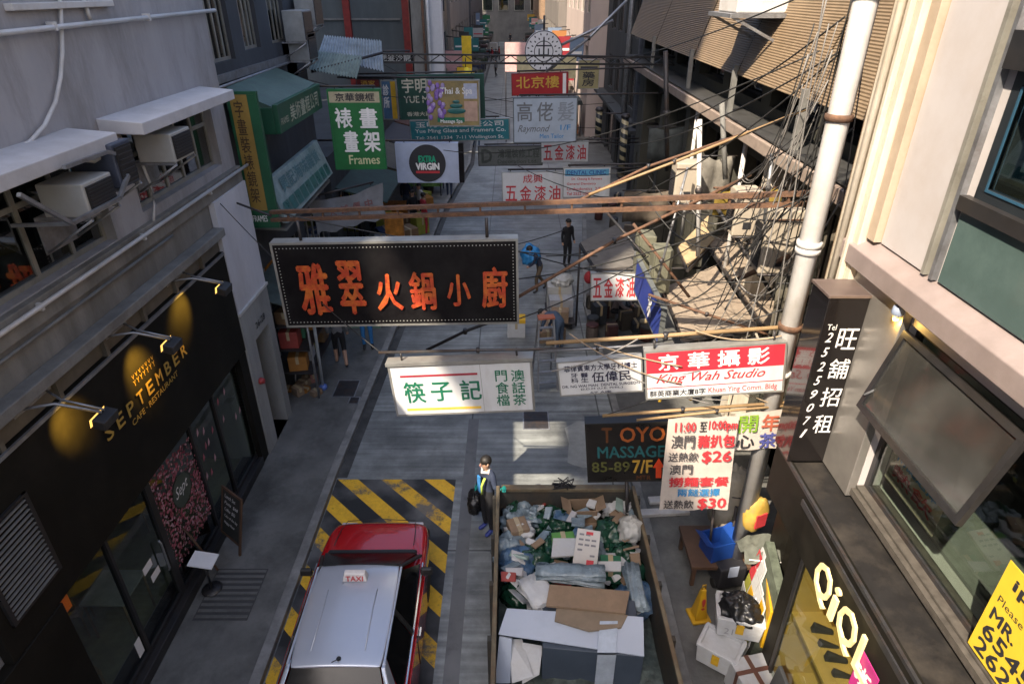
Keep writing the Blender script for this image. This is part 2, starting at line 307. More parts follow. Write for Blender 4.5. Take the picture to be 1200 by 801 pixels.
tag(gut.build('gutter',mat('gutter_grime',(.04,.04,.038),.6,var=.5,scale=4,dirt=(.12,.12,.115),damt=.7,dscale=1.2)),kind='structure')
crk=MB(); 
for k in range(7):
    x=rr.uniform(-3,2); y=rr.uniform(6,26); a=rr.uniform(0,6.28); p0=Vector((x,y,.0165+.0003*k))
    for i in range(12):
        a+=rr.uniform(-.6,.6); p1=p0+Vector((math.cos(a),math.sin(a),0))*rr.uniform(.08,.2); nn=Vector((-math.sin(a),math.cos(a),0))*rr.uniform(.002,.005)
        crk.quad(p0-nn,p1-nn*.8,p1+nn*.8,p0+nn); p0=p1+Vector((0,0,.00002))
tag(crk.build('road_cracks',mat('crack_dark',(.03,.03,.03),.9)),kind='structure')
e=E('drain_grating','long dark drain grating set across the left pavement near the chalkboard','drain',P(272,695,Z=.12))
MB().box(-.42,.42,-.5,.5,-.02,.004).build('tray',mat('grate_grey',(.06,.06,.06),.6),e); mb=MB()
for i in range(9): mb.box(-.4,.4,-.46+i*.11,-.41+i*.11,.004,.012)
mb.build('bar',pave,e)
# ---------------- left shophouse with the black restaurant front
def facade(mb,X,y0,y1,z0,z1,ops,depth,sgn,m=0):
    """sheet at X with openings (ya,yb,za,zb) and reveals running back by depth (away from the street)"""
    ys=sorted({y0,y1}|{o[0] for o in ops}|{o[1] for o in ops}); zs=sorted({z0,z1}|{o[2] for o in ops}|{o[3] for o in ops})
    for a,b in zip(ys,ys[1:]):
        for c,d in zip(zs,zs[1:]):
            if any(o[0]<=a and b<=o[1] and o[2]<=c and d<=o[3] for o in ops): continue
            mb.quad((X,a,c),(X,b,c),(X,b,d),(X,a,d),m)
    B=X-depth*sgn
    for a,b,c,d in ops:
        mb.quad((X,a,c),(X,b,c),(B,b,c),(B,a,c),m); mb.quad((X,a,d),(X,b,d),(B,b,d),(B,a,d),m)
        mb.quad((X,a,c),(X,a,d),(B,a,d),(B,a,c),m); mb.quad((X,b,c),(X,b,d),(B,b,d),(B,b,c),m)
def window(parent,X,y0,y1,z0,z1,nm,fm,gm,w=.05,tr=None,sill=True):
    """framed window in a wall facing +x or -x; frame is the part, pane its sub-part"""
    mb=MB(); d=.05
    mb.box(X-d/2,X+d/2,y0,y1,z0,z0+w); mb.box(X-d/2,X+d/2,y0,y1,z1-w,z1)
    n=nm+1
    for i in range(n+1):
        y=y0+(y1-y0)*i/n; a=y0 if i==0 else (y1-w if i==n else y-w/2)
        mb.box(X-d/2+.001,X+d/2-.001,a,a+w,z0+w,z1-w)
    if tr:
        for t in tr: mb.box(X-d/2+.004,X+d/2-.004,y0+w,y1-w,t-w/2,t+w/2)
    f=mb.build('window',fm,parent,world=True)
    MB().box(X-.004,X+.004,y0+w*.6,y1-w*.6,z0+w*.6,z1-w*.6).build('pane',gm,f,world=True)
    return f
XL=-5.15; H1=9.0
sh=E('shophouse','grey rendered shophouse with the black September restaurant front on its ground floor','building',(XL,5,0))
ops=[(4.9,10.3,.3,2.6),(2.0,8.02,5.72,7.0),(8.75,11.55,5.85,6.98),(4.3,6.35,8.42,8.95),(7.4,9.2,8.5,8.95)]
mb=MB(); facade(mb,XL,-6,10.62,0,4.6,ops[:1],.3,1); facade(mb,XL+.001,-6,12.1,4.6,5.5,[],.3,1); facade(mb,XL+.001,-6,12.1,5.5,H1,ops[1:],.22,1)
mb.box(-14,-8.0,-6,12.1,0,H1); mb.box(-8.0,XL-.02,-6,12.09,4.3,5.4); mb.box(-8.0,XL-.02,-6,12.09,7.3,8.3); mb.box(-8.,XL-.02,-6,12.1,H1-.02,H1+.06); mb.box(-8,XL-.02,-6,-5.8,0,H1); mb.box(-8,XL-.02,11.8,12.1,2.8,H1); mb.box(-8,XL-.35,10.4,10.7,0,4.3); mb.box(-8,-5.5,4.5,4.7,0,4.3)
mb.build('wall',[white_wall],sh,world=True)
MB().box(-8,XL-.31,4.7,10.4,.12,.16).build('shop_floor',room_floor,sh,world=True)
MB().box(XL-.02,XL+.09,2.0,12.1,5.42,5.7).build('sill_band',grey_wall,sh,world=True,bevel=.01)
lowwall=MB(); lowwall.box(XL,XL+.03,-6,10.6,4.6,5.42); lowwall.build('lower_wall',grey_wall,sh,world=True)
led=MB(); led.box(XL+.03,XL+.22,-6,10.62,4.86,5.0); led.build('drip_ledge',concrete,sh,world=True,bevel=.015)
mb=MB()
for i in range(9): mb.box(XL+.03,XL+.12,2.2+i*.95,2.26+i*.95,4.57,4.86)
mb.box(XL+.03,XL+.06,-6,10.6,4.585,4.86); mb.build('signboard_rail',mat('tan_board',(.13,.115,.09),.7,var=.3,dirt=(.05,.04,.03)),sh,world=True)
# fascia
FX=XL+.12
fa=MB(); fa.box(XL+.002,FX,4.15,10.6,2.6,4.57); fa.box(XL+.002,FX+.02,3.9,4.9,.12,2.6); fa.build('fascia',black_panel,sh,world=True,bevel=.01)
tr_=MB(); tr_.box(FX,FX+.03,4.3,10.55,4.53,4.575); tr_.build('fascia_trim',grey_metal,sh,world=True)
MB().box(XL-.1,FX-.02,10.3,10.6,.12,2.6).build('post',black_panel,sh,world=True)
MB().box(XL-.3,FX,4.9,10.3,.12,.3).build('plinth',black_metal,sh,world=True,bevel=.01)
mb=MB()
for i in range(17): 
    z=3.0+i*.062; mb.beam((FX+.02,4.35,z),(FX+.02,5.02,z),.028,.012)
gr=mb.build('louvre_grille',mat('louvre_grey',(.26,.26,.25),.5,.3,var=.2),sh,world=True)
mb=MB(); mb.box(FX,FX+.035,4.3,4.35,2.96,4.06); mb.box(FX,FX+.035,5.02,5.07,2.96,4.06); mb.box(FX+.001,FX+.034,4.3,5.07,4.03,4.06); mb.box(FX+.001,FX+.034,4.3,5.07,2.96,2.985); mb.build('frame',black_metal,gr,world=True)
cuts=[4.9,5.89,6.9,8.32,9.2,10.3]
for i,(a,b) in enumerate(zip(cuts,cuts[1:])):
    wd=.12 if i==2 else .05
    mb=MB(); mb.box(XL-.06,XL+.02,a,a+wd,.3,2.6); mb.box(XL-.055,XL+.015,a+wd,b,.3,.37); mb.box(XL-.055,XL+.015,a+wd,b,2.54,2.6)
    f=mb.build('door' if i==1 else 'shop_window',black_metal,sh,world=True)
    MB().box(XL-.024,XL-.016,a+wd*.8,b,.35,2.56).build('pane',shop_glass,f,world=True)
    if i==1: MB().tube([(XL+.04,b-.12,1.0),(XL+.06,b-.12,1.05),(XL+.06,b-.12,1.55),(XL+.04,b-.12,1.6)],.015).build('handle',grey_metal,f,world=True)
# window graphics: flower roundel, menu paper, notices
def disc(y,z,r,n,X): return [(X,y+r*math.cos(2*math.pi*k/n),z+r*math.sin(2*math.pi*k/n)) for k in range(n)]
pinks=[mat('petal_pink_%d'%i,c,.6,var=.2) for i,c in enumerate([(.36,.10,.13),(.48,.28,.31),(.24,.04,.06)])]
mb=MB(); rr=random.Random(3)
for i in range(1500):
    y=rr.uniform(6.98,8.3); z=rr.uniform(.7,2.55); 
    if (y-7.72)**2/.09+(z-1.72)**2/.09<1 : continue
    if z>2.5-(y-7.0)*.15 or rr.random()<abs(z-1.6)*.35: continue
    r=rr.uniform(.012,.03); q=disc(y,z,r,5,XL-.012+i*1.2e-6); mb.add(q,[(0,1,2,3,4)],rr.choice([0,0,1,2]))
mb.build('petal_sticker',pinks,sh,world=True)
mb=MB(); mb.add(disc(7.72,1.72,.27,24,XL-.011),[list(range(24))]); ro=mb.build('round_sticker',mat('dark_green_sticker',(.06,.075,.06),.6),sh,world=True)
def face_xf(X,y,z,sgn): # local x -> along street as read from the street, local -y -> out into the street
    return Matrix(((0,-sgn,0,X),(sgn,0,0,y),(0,0,1,z),(0,0,0,1)))
mb=MB(); addtext(mb,'Sept',-.2,-.1,.2,.14,ex=.001,shear=.4,xf=face_xf(XL-.010,7.72,1.72,1)); mb.build('lettering',ink_white,ro,world=True)
mb=MB()
for i in range(14):
    y=rr.choice([rr.uniform(8.45,9.1),rr.uniform(9.35,10.2)]); z=rr.uniform(1.2,2.3); s=.07
    mb.add([(XL-.011,y-s*.5,z-s),(XL-.011,y+s*.5,z-s*.3),(XL-.011,y+.02,z+s*1.2),(XL-.011,y-s*.4,z+s*.2)],[(0,1,2,3)],rr.choice([0,1]))
mb.build('petal_sticker',pinks,sh,world=True)
mb=MB()
for y,z,a,b in [(6.35,1.35,.22,.13),(6.45,1.1,.22,.13),(5.72,.45,.13,.3)]: MB().quad((XL-.01,y,z),(XL-.01,y+a,z),(XL-.01,y+a,z+b),(XL-.01,y,z+b)).build('notice',ink_white,sh,world=True)
MB().quad((XL-.01,4.98,2.25),(XL-.01,5.14,2.25),(XL-.01,5.14,2.45),(XL-.01,4.98,2.45)).build('orange_notice',mat('orange_paper',(.75,.2,.03),.6),sh,world=True)
# letters on the fascia
mb=MB(); xf=face_xf(FX,0,0,1)
for k,ch in enumerate('SEPTEMBER'): addtext(mb,ch,6.40+k*.258,3.66,6.56+k*.258,3.86,ex=.025,bold=.02,xf=xf)
addtext(mb,'CAFE · RESTAURANT',6.95,3.50,8.25,3.59,ex=.012,bold=.015,xf=xf)
for k in range(7):
    y=7.22+k*.085
    addtext(mb,'Y',y,3.95,y+.06,4.03,ex=.012,xf=xf); addtext(mb,'V',y+.005,4.05,y+.055,4.11,ex=.012,xf=xf)
mb.build('lettering',mat('gold_letter',(.62,.40,.08),.4,.4,var=.1),sh,world=True)
# corner pier
pr=MB(); facade(pr,XL+.13,10.62,12.1,0,3.3,[(11.08,11.82,.12,2.55)],.35,1)
pr.box(XL+.01,XL+.129,10.62,12.1,3.3,3.34); pr.quad((XL+.13,10.62,0),(XL+.13,10.62,3.3),(XL-.2,10.62,3.3),(XL-.2,10.62,0)); pr.quad((XL+.13,12.1,0),(XL+.13,12.1,3.3),(-8,12.1,3.3),(-8,12.1,0))
pr.build('pier',mat('grey_pier',(.34,.34,.33),.8,var=.15,dirt=(.15,.14,.12),damt=.6,streak=True),sh,world=True)
MB().box(XL+.02,XL+.12,10.64,12.1,3.34,5.42).build('pier_top',pillar_white,sh,world=True)
MB().box(XL+.02,XL+.16,10.6,12.12,3.29,3.345).build('pier_moulding',white_metal,sh,world=True)
mb=MB(); addtext(mb,'26-28',11.2,2.72,11.7,2.86,ex=.006,bold=.02,xf=face_xf(XL+.131,0,0,1)); mb.build('lettering',ink_black,sh,world=True)
dr=MB().box(XL-.24,XL-.2,11.1,11.8,.12,2.53).build('door',mat('roller_door',(.48,.48,.5),.6,var=.1),sh,world=True)
mb=MB(); 
for i in range(6): mb.box(XL-.2,XL-.19,11.12+i*.115,11.14+i*.115,.14,2.5)
mb.build('rib',grey_metal,dr,world=True)
mb=MB(); mb.lathe([(.06,0),(.075,.03),(.05,.1)],12,(XL+.13,10.85,1.75),axis='x'); mb.build('alarm_bell',mat('bell_red',(.35,.04,.04),.4),sh,world=True)
# first-floor windows
window(sh,XL-.16,2.0,8.02,5.72,7.0,8,alu,win_glass,.06,tr=[6.55])
window(sh,XL-.16,8.75,11.55,5.85,6.98,4,alu,win_glass,.06,tr=[6.55])
window(sh,XL-.16,4.3,6.35,8.42,8.95,2,white_metal,win_glass,.06); window(sh,XL-.16,7.4,9.2,8.5,8.95,2,white_metal,win_glass,.06)
for a,b in [(-1,7.72),(8.3,11.3)]: 
    MB().hexa([(XL,a,7.0),(XL+.56,a,6.98),(XL+.56,b,6.98),(XL,b,7.0),(XL,a,7.18),(XL+.56,a,7.13),(XL+.56,b,7.13),(XL,b,7.18)]).build('canopy_ledge',mat('ledge_paint',(.55,.54,.55),.7,var=.12,dirt=(.3,.28,.26),damt=.5),sh,world=True,bevel=.012)
for a,b,z in [(4.25,6.4,8.38),(7.35,9.25,8.46)]: MB().box(XL,XL+.09,a,b,z-.07,z).build('sill',white_metal,sh,world=True,bevel=.008)
# something in the windows
for y0,y1,z0_ in [(5.3,5.9,6.1),(6.95,7.3,6.0),(9.0,9.4,6.1),(10.2,10.8,6.2)]: MB().box(XL-.24,XL-.22,y0,y1,z0_,6.95).build('reflection_board',mat('reflection_teal',(.26,.32,.31),.7,var=.2),sh,world=True)  # pale teal boards added behind the panes, standing in for reflections
MB().box(XL-.3,XL-.28,3.9,4.45,5.8,6.7).build('window_notice',mat('notice_board',(.32,.36,.36),.6,var=.1),sh,world=True)
MB().box(XL-.3,XL-.28,4.55,5.15,5.8,6.75).build('window_notice',MATS['notice_board'],sh,world=True)
mb=MB(); addtext(mb,'事\n務\n所',4.68,5.9,5.02,6.65,ex=.003,bold=.02,xf=face_xf(XL-.279,0,0,1)); addtext(mb,'電\n話',4.02,5.9,4.34,6.6,ex=.003,bold=.02,xf=face_xf(XL-.279,0,0,1)); mb.build('lettering',ink_black,sh,world=True)
mb=MB(); mb.lathe([(.17,0),(.15,.03),(.07,.12),(.02,.15)],18,(XL-.36,6.6,6.1)); mb.build('straw_hat',mat('straw',(.5,.36,.12),.8),sh,world=True)
MB().ball((XL-.36,6.62,5.93),(.13,.17,.17),seed=3,amp=.15).build('white_bundle',white_plastic,sh,world=True)
# pipes on the wall
def pipe(lbl,pts,r,mt,parent=None,clips=(),nm='pipe'):
    mb=MB(); mb.tube(pts,r,10)
    for c in clips: mb.box(c[0]-.05,c[0]+.05,c[1]-.02,c[1]+.02,c[2]-r*1.5,c[2]+r*1.5)
    o=mb.build(nm,mt,parent,world=True)
    return o
pipe('',[(XL+.14,0,5.60),(XL+.14,12.3,5.66)],.028,white_metal,sh,[(XL+.1,y,5.62) for y in (4,6.2,8.4,10.6)])
pipe('',[(XL+.1,0,8.13),(XL+.1,12.3,8.26)],.03,white_metal,sh,[(XL+.08,y,8.17+y*.007) for y in (5.5,7.9,10)])
pipe('',[P(x,y,X=XL+.05) for x,y in [(68,-30),(71,10),(73,60),(71,90),(65,120),(52,147),(36,165),(15,180),(-10,188),(-60,190)]],.022,white_metal,sh)
pipe('',[P(x,y,X=XL+.05) for x,y in [(98,0),(103,15),(106,24)]],.025,white_metal,sh)
pipe('',[P(x,y,X=XL+.06) for x,y in [(167,193),(176,215),(181,240),(180,262)]],.02,white_metal,sh)
pipe('',[(XL+.08,2,5.33),(XL+.08,9.2,5.36)],.02,concrete,sh)
# neighbouring blue-grey frontage at the bottom left corner
nb=E('shopfront','plain blue-grey shop frontage at the bottom left beside the black restaurant','shopfront',(XL,2.5,0))
MB().box(XL+.01,XL+.06,-5,3.9,.12,4.55).build('wall_panel',mat('blue_grey_panel',(.05,.065,.08),.4,var=.3,dirt=(.02,.025,.03)),nb,world=True)
mb=MB()
for y in (0.5,2.2,3.8): mb.box(XL+.061,XL+.08,y-.02,y+.02,.12,4.5)
mb.build('trim',dark_steel,nb,world=True)
mb=MB(); mb.box(XL+.06,XL+.2,3.0,3.16,1.0,1.09); mb.box(XL+.08,XL+.18,3.02,3.14,.8,1.0); mb.build('meter_box',white_plastic,nb,world=True)
# floodlights on brackets that light the fascia
def flood(px,py,label,gx,gy,on=True):
    h=P(px,py,X=FX+.62); e=E('floodlight',label,'floodlight',h,0,'floodlights over the restaurant fascia')
    hd=MB(Matrix.Scale(.8,4)); hd.hexa([(-.07,-.17,-.05),(.09,-.17,-.1),(.09,.17,-.1),(-.07,.17,-.05),(-.05,-.17,.09),(.11,-.17,.04),(.11,.17,.04),(-.05,.17,.09)]); hd.build('head',black_metal,e,bevel=.01)
    MB().quad((-.075,-.14,-.03),(-.075,.14,-.03),(-.058,.14,.07),(-.058,-.14,.07)).build('lens',mat('lamp_lens',(.9,.6,.2),.2,emis=(1,.55,.12),estr=.8),e)
    w0=Vector((XL+.06-h.x,.0,4.78-h.z))
    a=MB(); a.tube([w0+Vector((0,-.25,.02)),w0+Vector((.3,-.1,.0)),(0,0,.08)],.016,6); a.tube([w0+Vector((0,.2,-.02)),w0+Vector((.3,0,-.02)),(0,.05,.08)],.014,6); a.box(w0.x-.03,w0.x+.01,w0.y-.32,w0.y+.27,w0.z-.05,w0.z+.05); a.build('arm',grey_metal,e)
    MB().ball(w0+Vector((.05,.0,.07)),(.05,.05,.04)).build('joint_box',white_plastic,e)
    if on:
        l=bpy.data.lights.new('flood_lamp','SPOT'); l.energy=75; l.color=(1,.56,.06); l.spot_size=R(66); l.spot_blend=1; l.shadow_soft_size=.03
        o=bpy.data.objects.new('flood_lamp',l); C.objects.link(o); o.parent=e; o.location=(-.13,.02,-.03)
        o.rotation_euler=(Vector(h)+Vector((-.13,.02,-.03))-P(gx,gy,X=FX)).to_track_quat('Z','Y').to_euler()
flood(122,490,'black floodlight nearest the louvre, lighting the start of the lettering amber',79,497)
flood(201,404,'black floodlight above the middle of the restaurant lettering, lit amber',161,432)
flood(262,338,'black floodlight at the far end of the fascia beside the white pier',213,367)
# A-board and table in front of the restaurant
p=P(262,655,Z=.12); e=E('chalkboard','black chalkboard A-board with wooden frame standing on the left pavement','menu board',(p.x-.1,p.y+.1,.12),R(-38))
for sg in (-1,1):
    xf=Matrix.Rotation(R(14)*sg,4,'X'); xf.translation=(0,-.2*sg,0)
    fr=MB(xf); fr.box(-.3,-.26,-.015,.015,0,1.1); fr.box(.26,.3,-.015,.015,0,1.1); fr.box(-.26,.26,-.015,.015,1.06,1.1); fr.box(-.26,.26,-.015,.015,.18,.22)
    o=fr.build('frame',mat('dark_wood',(.09,.05,.03),.6),e)
    MB(xf).box(-.259,.259,-.008,.008,.221,1.059).build('board',mat('chalkboard',(.02,.022,.02),.7,dirt=(.06,.06,.06)),e)
    tx=MB(xf)
    for k,s in enumerate(['Lunch Set','Pasta  $68','Coffee  $32','Cake of the day','Happy Hour']): addtext(tx,s,-.2,.92-k*.13,.2 if k%2 else .12,.99-k*.13,y=-.0085,ex=.001,shear=.2)
    tx.build('chalk_lettering',ink_white,e)
p=P(238,652,Z=.85); e=E('menu_stand','small white menu sheet on a dark stand by the restaurant door','menu stand',(p.x,p.y,.12))
MB().hexa([(-.2,-.14,.68),(.16,-.14,.6),(.16,.16,.6),(-.2,.16,.68),(-.2,-.14,.70),(.16,-.14,.62),(.16,.16,.62),(-.2,.16,.70)]).build('sheet',ink_white,e)
mb=MB(); mb.tube([(-.02,0,0),(-.02,0,.64)],.02); mb.lathe([(.16,0),(.16,.02),(.04,.04)],16,(-.02,0,0)); mb.build('stand',black_metal,e)
# cafe furniture behind the glass
def table(x,y,label):
    e=E('cafe_table',label,'table',(x,y,.16)); MB().box(-.32,.32,-.32,.32,.71,.745).build('tabletop',mat('table_white',(.5,.5,.48),.4),e,bevel=.008)
    for a in (-.28,.28):
        for b in (-.28,.28): MB().tube([(a,b,0),(a,b,.71)],.018,6).build('leg',mat('pale_wood',(.34,.24,.13),.6),e)
def chair(x,y,rz,label):
    e=E('cafe_chair',label,'chair',(x,y,.16),rz,'wooden chairs inside the restaurant'); wd=mat('pale_wood',(.34,.24,.13),.6)
    MB().box(-.2,.2,-.2,.2,.43,.46).build('seat',wd,e,bevel=.01)
    for a in (-.18,.18): MB().tube([(a,-.18,0),(a,-.18,.43)],.016,6).build('leg',wd,e); MB().tube([(a,.2,0),(a,.18,.45),(a,.24,.88)],.016,6).build('leg',wd,e)
    m=MB(); 
    for z in (.6,.72,.84): m.box(-.17,.17,.2+(z-.45)*.13,.22+(z-.45)*.13,z-.025,z+.025)
    m.build('backrest',wd,e)
table(-5.85,6.55,'white cafe table behind the glass of the restaurant door'); table(-6.4,5.3,'white cafe table deep inside near the louvred end'); table(-6.3,9.3,'white cafe table at the far end of the dining room')
chair(-5.75,5.35,R(60),'pale wooden chair right behind the first restaurant window'); chair(-6.5,6.4,R(200),'pale wooden chair on the far side of the table behind the door'); chair(-6.3,8.6,R(20),'pale wooden chair in front of the farthest cafe table')
# ---------------- the rest of the left side
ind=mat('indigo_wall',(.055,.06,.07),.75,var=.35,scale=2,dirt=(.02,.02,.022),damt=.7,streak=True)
def block(name,label,X,y0,y1,z1,sgn,wm,wins,fm=alu,gm=win_glass,depth=8,cat_='building',nm=2):
    """plain street building: facade with real recessed windows"""
    e=E(name,label,cat_,(X,(y0+y1)/2,0)); mb=MB(); facade(mb,X,y0,y1,0,z1,wins,.2,sgn)
    a,b=sorted((X-sgn*.5,X-sgn*depth)); mb.box(a,b,y0,y1,-.01,z1-.01); s0,s1=sorted((X,X-sgn*.5))
    for y in (y0,y1-.02): mb.quad((s0,y,0),(s1,y,0),(s1,y,z1),(s0,y,z1))
    mb.quad((s0,y0,z1),(s1,y0,z1),(s1,y1,z1),(s0,y1,z1)); mb.build('wall',wm,e,world=True)
    for o in wins: window(e,X-sgn*.12,o[0],o[1],o[2],o[3],nm,fm,gm,.06)
    return e
X2=-5.75
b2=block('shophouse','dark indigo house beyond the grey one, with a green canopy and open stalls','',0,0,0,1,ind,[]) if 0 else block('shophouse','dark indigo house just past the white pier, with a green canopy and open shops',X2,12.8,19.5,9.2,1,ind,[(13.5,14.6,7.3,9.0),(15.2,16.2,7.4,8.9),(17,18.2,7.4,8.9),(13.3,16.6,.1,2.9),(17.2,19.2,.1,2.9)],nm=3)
MB().box(X2,X2+.06,12.8,19.5,6.95,7.1).build('string_course',grey_metal,b2,world=True)
mb=MB(); mb.box(-8.1,X2-.6,12.2,12.8,0,9); mb.build('alley_wall',concrete,b2,world=True)
pipe('',[(X2+.1,12.8,6.9),(X2+.1,19.5,6.95)],.03,grey_metal,b2)
# yellow and green hanging sign at the corner
r=sign('vertical_sign','tall ochre and green hanging sign at the far corner of the grey shophouse','sign',265,300,107,107,266,12.45,12.45,.1,mat('sign_green',(.015,.10,.045),.5,var=.2,dirt=(.01,.05,.03)),mat('ochre_board',(.34,.22,.05),.6,var=.2,dirt=(.2,.13,.04)),.05)
panel(r,(.68,.02,.97,.98),MATS['sign_green']); panel(r,(.03,.02,.68,.14),MATS['sign_green'])
T(r,'字\n畫\n裝\n裱\n鏡\n架',(.18,.2,.5,.94),mat('dark_brown_ink',(.07,.04,.02),.6),.005); T(r,'FRAMES',(.08,.05,.62,.1),ink_white,.01)
# green street canopy with boxed front
e=E('shop_canopy','green boxed shop canopy with pale lettering over the indigo house','canopy',(-5,14.5,6.2)); gpaint=mat('canopy_green',(.012,.085,.045),.5,var=.25,dirt=(.02,.06,.04),damt=.6)
mb=MB(); mb.hexa([(X2+.07,13.5,6.45),(-4.75,13.5,6.42),(-4.75,16.6,6.5),(X2+.07,16.6,6.5),(X2+.07,13.5,6.9),(-4.75,13.5,6.5),(-4.75,16.6,6.58),(X2+.07,16.6,6.95)]); mb.build('canopy_top',mat('mossy_sheet',(.07,.12,.10),.5,var=.4,scale=5,dirt=(.03,.06,.05),damt=.7,bump=.2),e,world=True)
mb=MB(); mb.box(-4.77,-4.67,13.45,16.7,6.0,6.56); mb.box(X2+.1,-4.77,13.45,13.53,6.0,6.5); mb.build('fascia_board',gpaint,e,world=True,bevel=.01)
mb=MB(); addtext(mb,'美術畫框公司',14.2,6.1,16.4,6.45,ex=.006,bold=.015,xf=face_xf(-4.67,0,0,1)); addtext(mb,'FRAMES',13.55,6.15,14.05,6.28,ex=.006,bold=.015,xf=face_xf(-4.67,0,0,1)); mb.build('lettering',mat('faded_gold',(.42,.42,.3),.6),e,world=True)
# long white and teal shop sign along the facade
e=E('shop_sign','long weathered white and teal shop sign running along the indigo house','sign',(-4.65,14.6,4.4))
MB().hexa([(-4.72,12.8,4.35),(-4.6,12.8,4.35),(-4.6,16.6,4.42),(-4.72,16.6,4.42),(-5.0,12.8,5.2),(-4.9,12.8,5.2),(-4.9,16.6,5.25),(-5.0,16.6,5.25)]).build('sign_box',mat('teal_white',(.28,.36,.36),.5,var=.4,scale=3,dirt=(.08,.17,.17),damt=.8,dscale=1.4),e,world=True,bevel=.01)
sl_=Matrix.Rotation(R(-19.5),4,'X'); xf=face_xf(-4.6,0,4.38,1)@sl_
mb=MB(); addtext(mb,'興記海味雜貨',13.3,.48,16.2,.8,ex=.012,bold=.02,xf=xf); mb.build('lettering',mat('faint_teal_ink',(.1,.2,.22),.6),e,world=True)
mb=MB()
for i in range(9): 
    q=[xf@Vector(v) for v in [(12.95+i*.4,-.012,.08),(13.28+i*.4,-.012,.08),(13.28+i*.4,-.012,.36),(12.95+i*.4,-.012,.36)]]; mb.quad(*q)
mb.build('teal_tile',mat('teal_tile',(.03,.13,.13),.3,var=.4,scale=6),e,world=True)
MB().hexa([(X2,12.9,4.2),(-4.7,12.9,4.15),(-4.7,16.6,4.2),(X2,16.6,4.25),(X2,12.9,4.3),(-4.7,12.9,4.2),(-4.7,16.6,4.27),(X2,16.6,4.35)]).build('shelf_canopy',concrete,e,world=True)
# grey cloth banner
r=sign('cloth_banner','grey sagging cloth banner with faded red characters under the frames sign','banner',362,446,234,214,276,16.2,17.2,.1)
W,H=r['W'],r['H']; mb=MB(); n=16
for s in (-.006,.006):
    vs=[((i/n-.5)*W*(1-.04*math.sin(j)),s+.05*math.sin(i*.9+j*.5),H*(j/5)-.14*math.sin(math.pi*i/n)*(j/5)+.05*math.sin(i*1.3)*(1-j/5)) for j in range(6) for i in range(n+1)]
    mb.add(vs,[(j*(n+1)+i,j*(n+1)+i+1,(j+1)*(n+1)+i+1,(j+1)*(n+1)+i) for j in range(5) for i in range(n)],0,True)
mb.build('cloth',mat('grey_cloth',(.23,.24,.26),.9,var=.2,dirt=(.13,.13,.13)),r)
mb=MB()
for k,ch in enumerate('大減價中'): addtext(mb,ch,(-.3+k*.17)*W,H*.42,(-.19+k*.17)*W,H*.66,y=-.075,bold=.02)
mb.build('lettering',mat('faded_red_ink',(.22,.1,.1),.7),r)
# open stall under: shelving, tarpaulins, props
def crate(nm,label,loc,s,mt,rz=0,cat_='box',open_=False,group=None):
    e=E(nm,label,cat_,loc,rz,group); a,b,h=s[0]/2,s[1]/2,s[2]
    if open_:
        m=MB(); t=.02; m.box(-a,a,-b,-b+t,0,h); m.box(-a,a,b-t,b,0,h); m.box(-a,-a+t,-b+t,b-t,0,h); m.box(a-t,a,-b+t,b-t,0,h); m.box(-a+t,a-t,-b+t,b-t,0,t); m.build('body',mt,e)
        f=MB()
        for sg in (-1,1): f.hexa([(sg*a,-b,h-.005),(sg*(a+.02),-b,h),(sg*(a+.02),b,h),(sg*a,b,h-.005),(sg*(a+.13),-b*.97,h+.07),(sg*(a+.135),-b*.97,h+.075),(sg*(a+.135),b*.97,h+.075),(sg*(a+.13),b*.97,h+.07)])
        f.build('flap',mt,e)
    else:
        MB().box(-a,a,-b,b,0,h).build('body',mt,e,bevel=min(.012,h*.1)); MB().box(-.035,.035,-b-.002,b+.002,h*.5,h+.003).build('tape',mat('parcel_tape',(.45,.36,.22),.3),e)
    return e
e=E('market_stall','steel-framed market stall beside the white pier with goods on its shelves','stall',(-5.1,13.7,.12))
for x in (-5.6,-4.55):
    for y in (12.7,14.7): MB().tube([(x,y,.12),(x,y,2.6)],.03,8).build('post',grey_metal,e,world=True)
for z in (.75,1.35,1.95): MB().box(-5.6,-4.6,12.72,14.68,z,z+.035).build('shelf',dark_steel,e,world=True)
MB().hexa([(-5.75,12.6,2.75),(-4.1,12.6,2.35),(-4.1,15,2.4),(-5.75,15,2.8),(-5.75,12.6,2.78),(-4.1,12.6,2.38),(-4.1,15,2.43),(-5.75,15,2.83)]).build('awning',mat('stall_tarp',(.09,.12,.11),.7,var=.4,dirt=(.04,.04,.04)),e,world=True)
cols=[(.35,.15,.03),(.03,.05,.12),(.4,.4,.42),(.3,.05,.04),(.28,.28,.04),(.05,.18,.1),(.2,.12,.06)]
gm_=[mat('goods_%s'%n,c,.6,var=.2) for n,c in zip('orange navy pale red lime green brown'.split(),cols)]
words='orange navy pale red lime green brown'.split()
rr=random.Random(11)
for zi,z in enumerate((.787,1.387,1.987)):
    for k in range(4):
        i=(k*2+zi*3)%7
        crate('goods_box','%s goods carton on the stall, %s shelf, %s from the street end'%(words[i],['lowest','middle','upper'][zi],['nearest','second','third','farthest'][k]),(-4.95+rr.uniform(-.15,.1),12.98+k*.46,z),(.42,.36,.25+.2*rr.random()),gm_[i],rr.uniform(-.2,.2),group='cartons on the stall shelves')
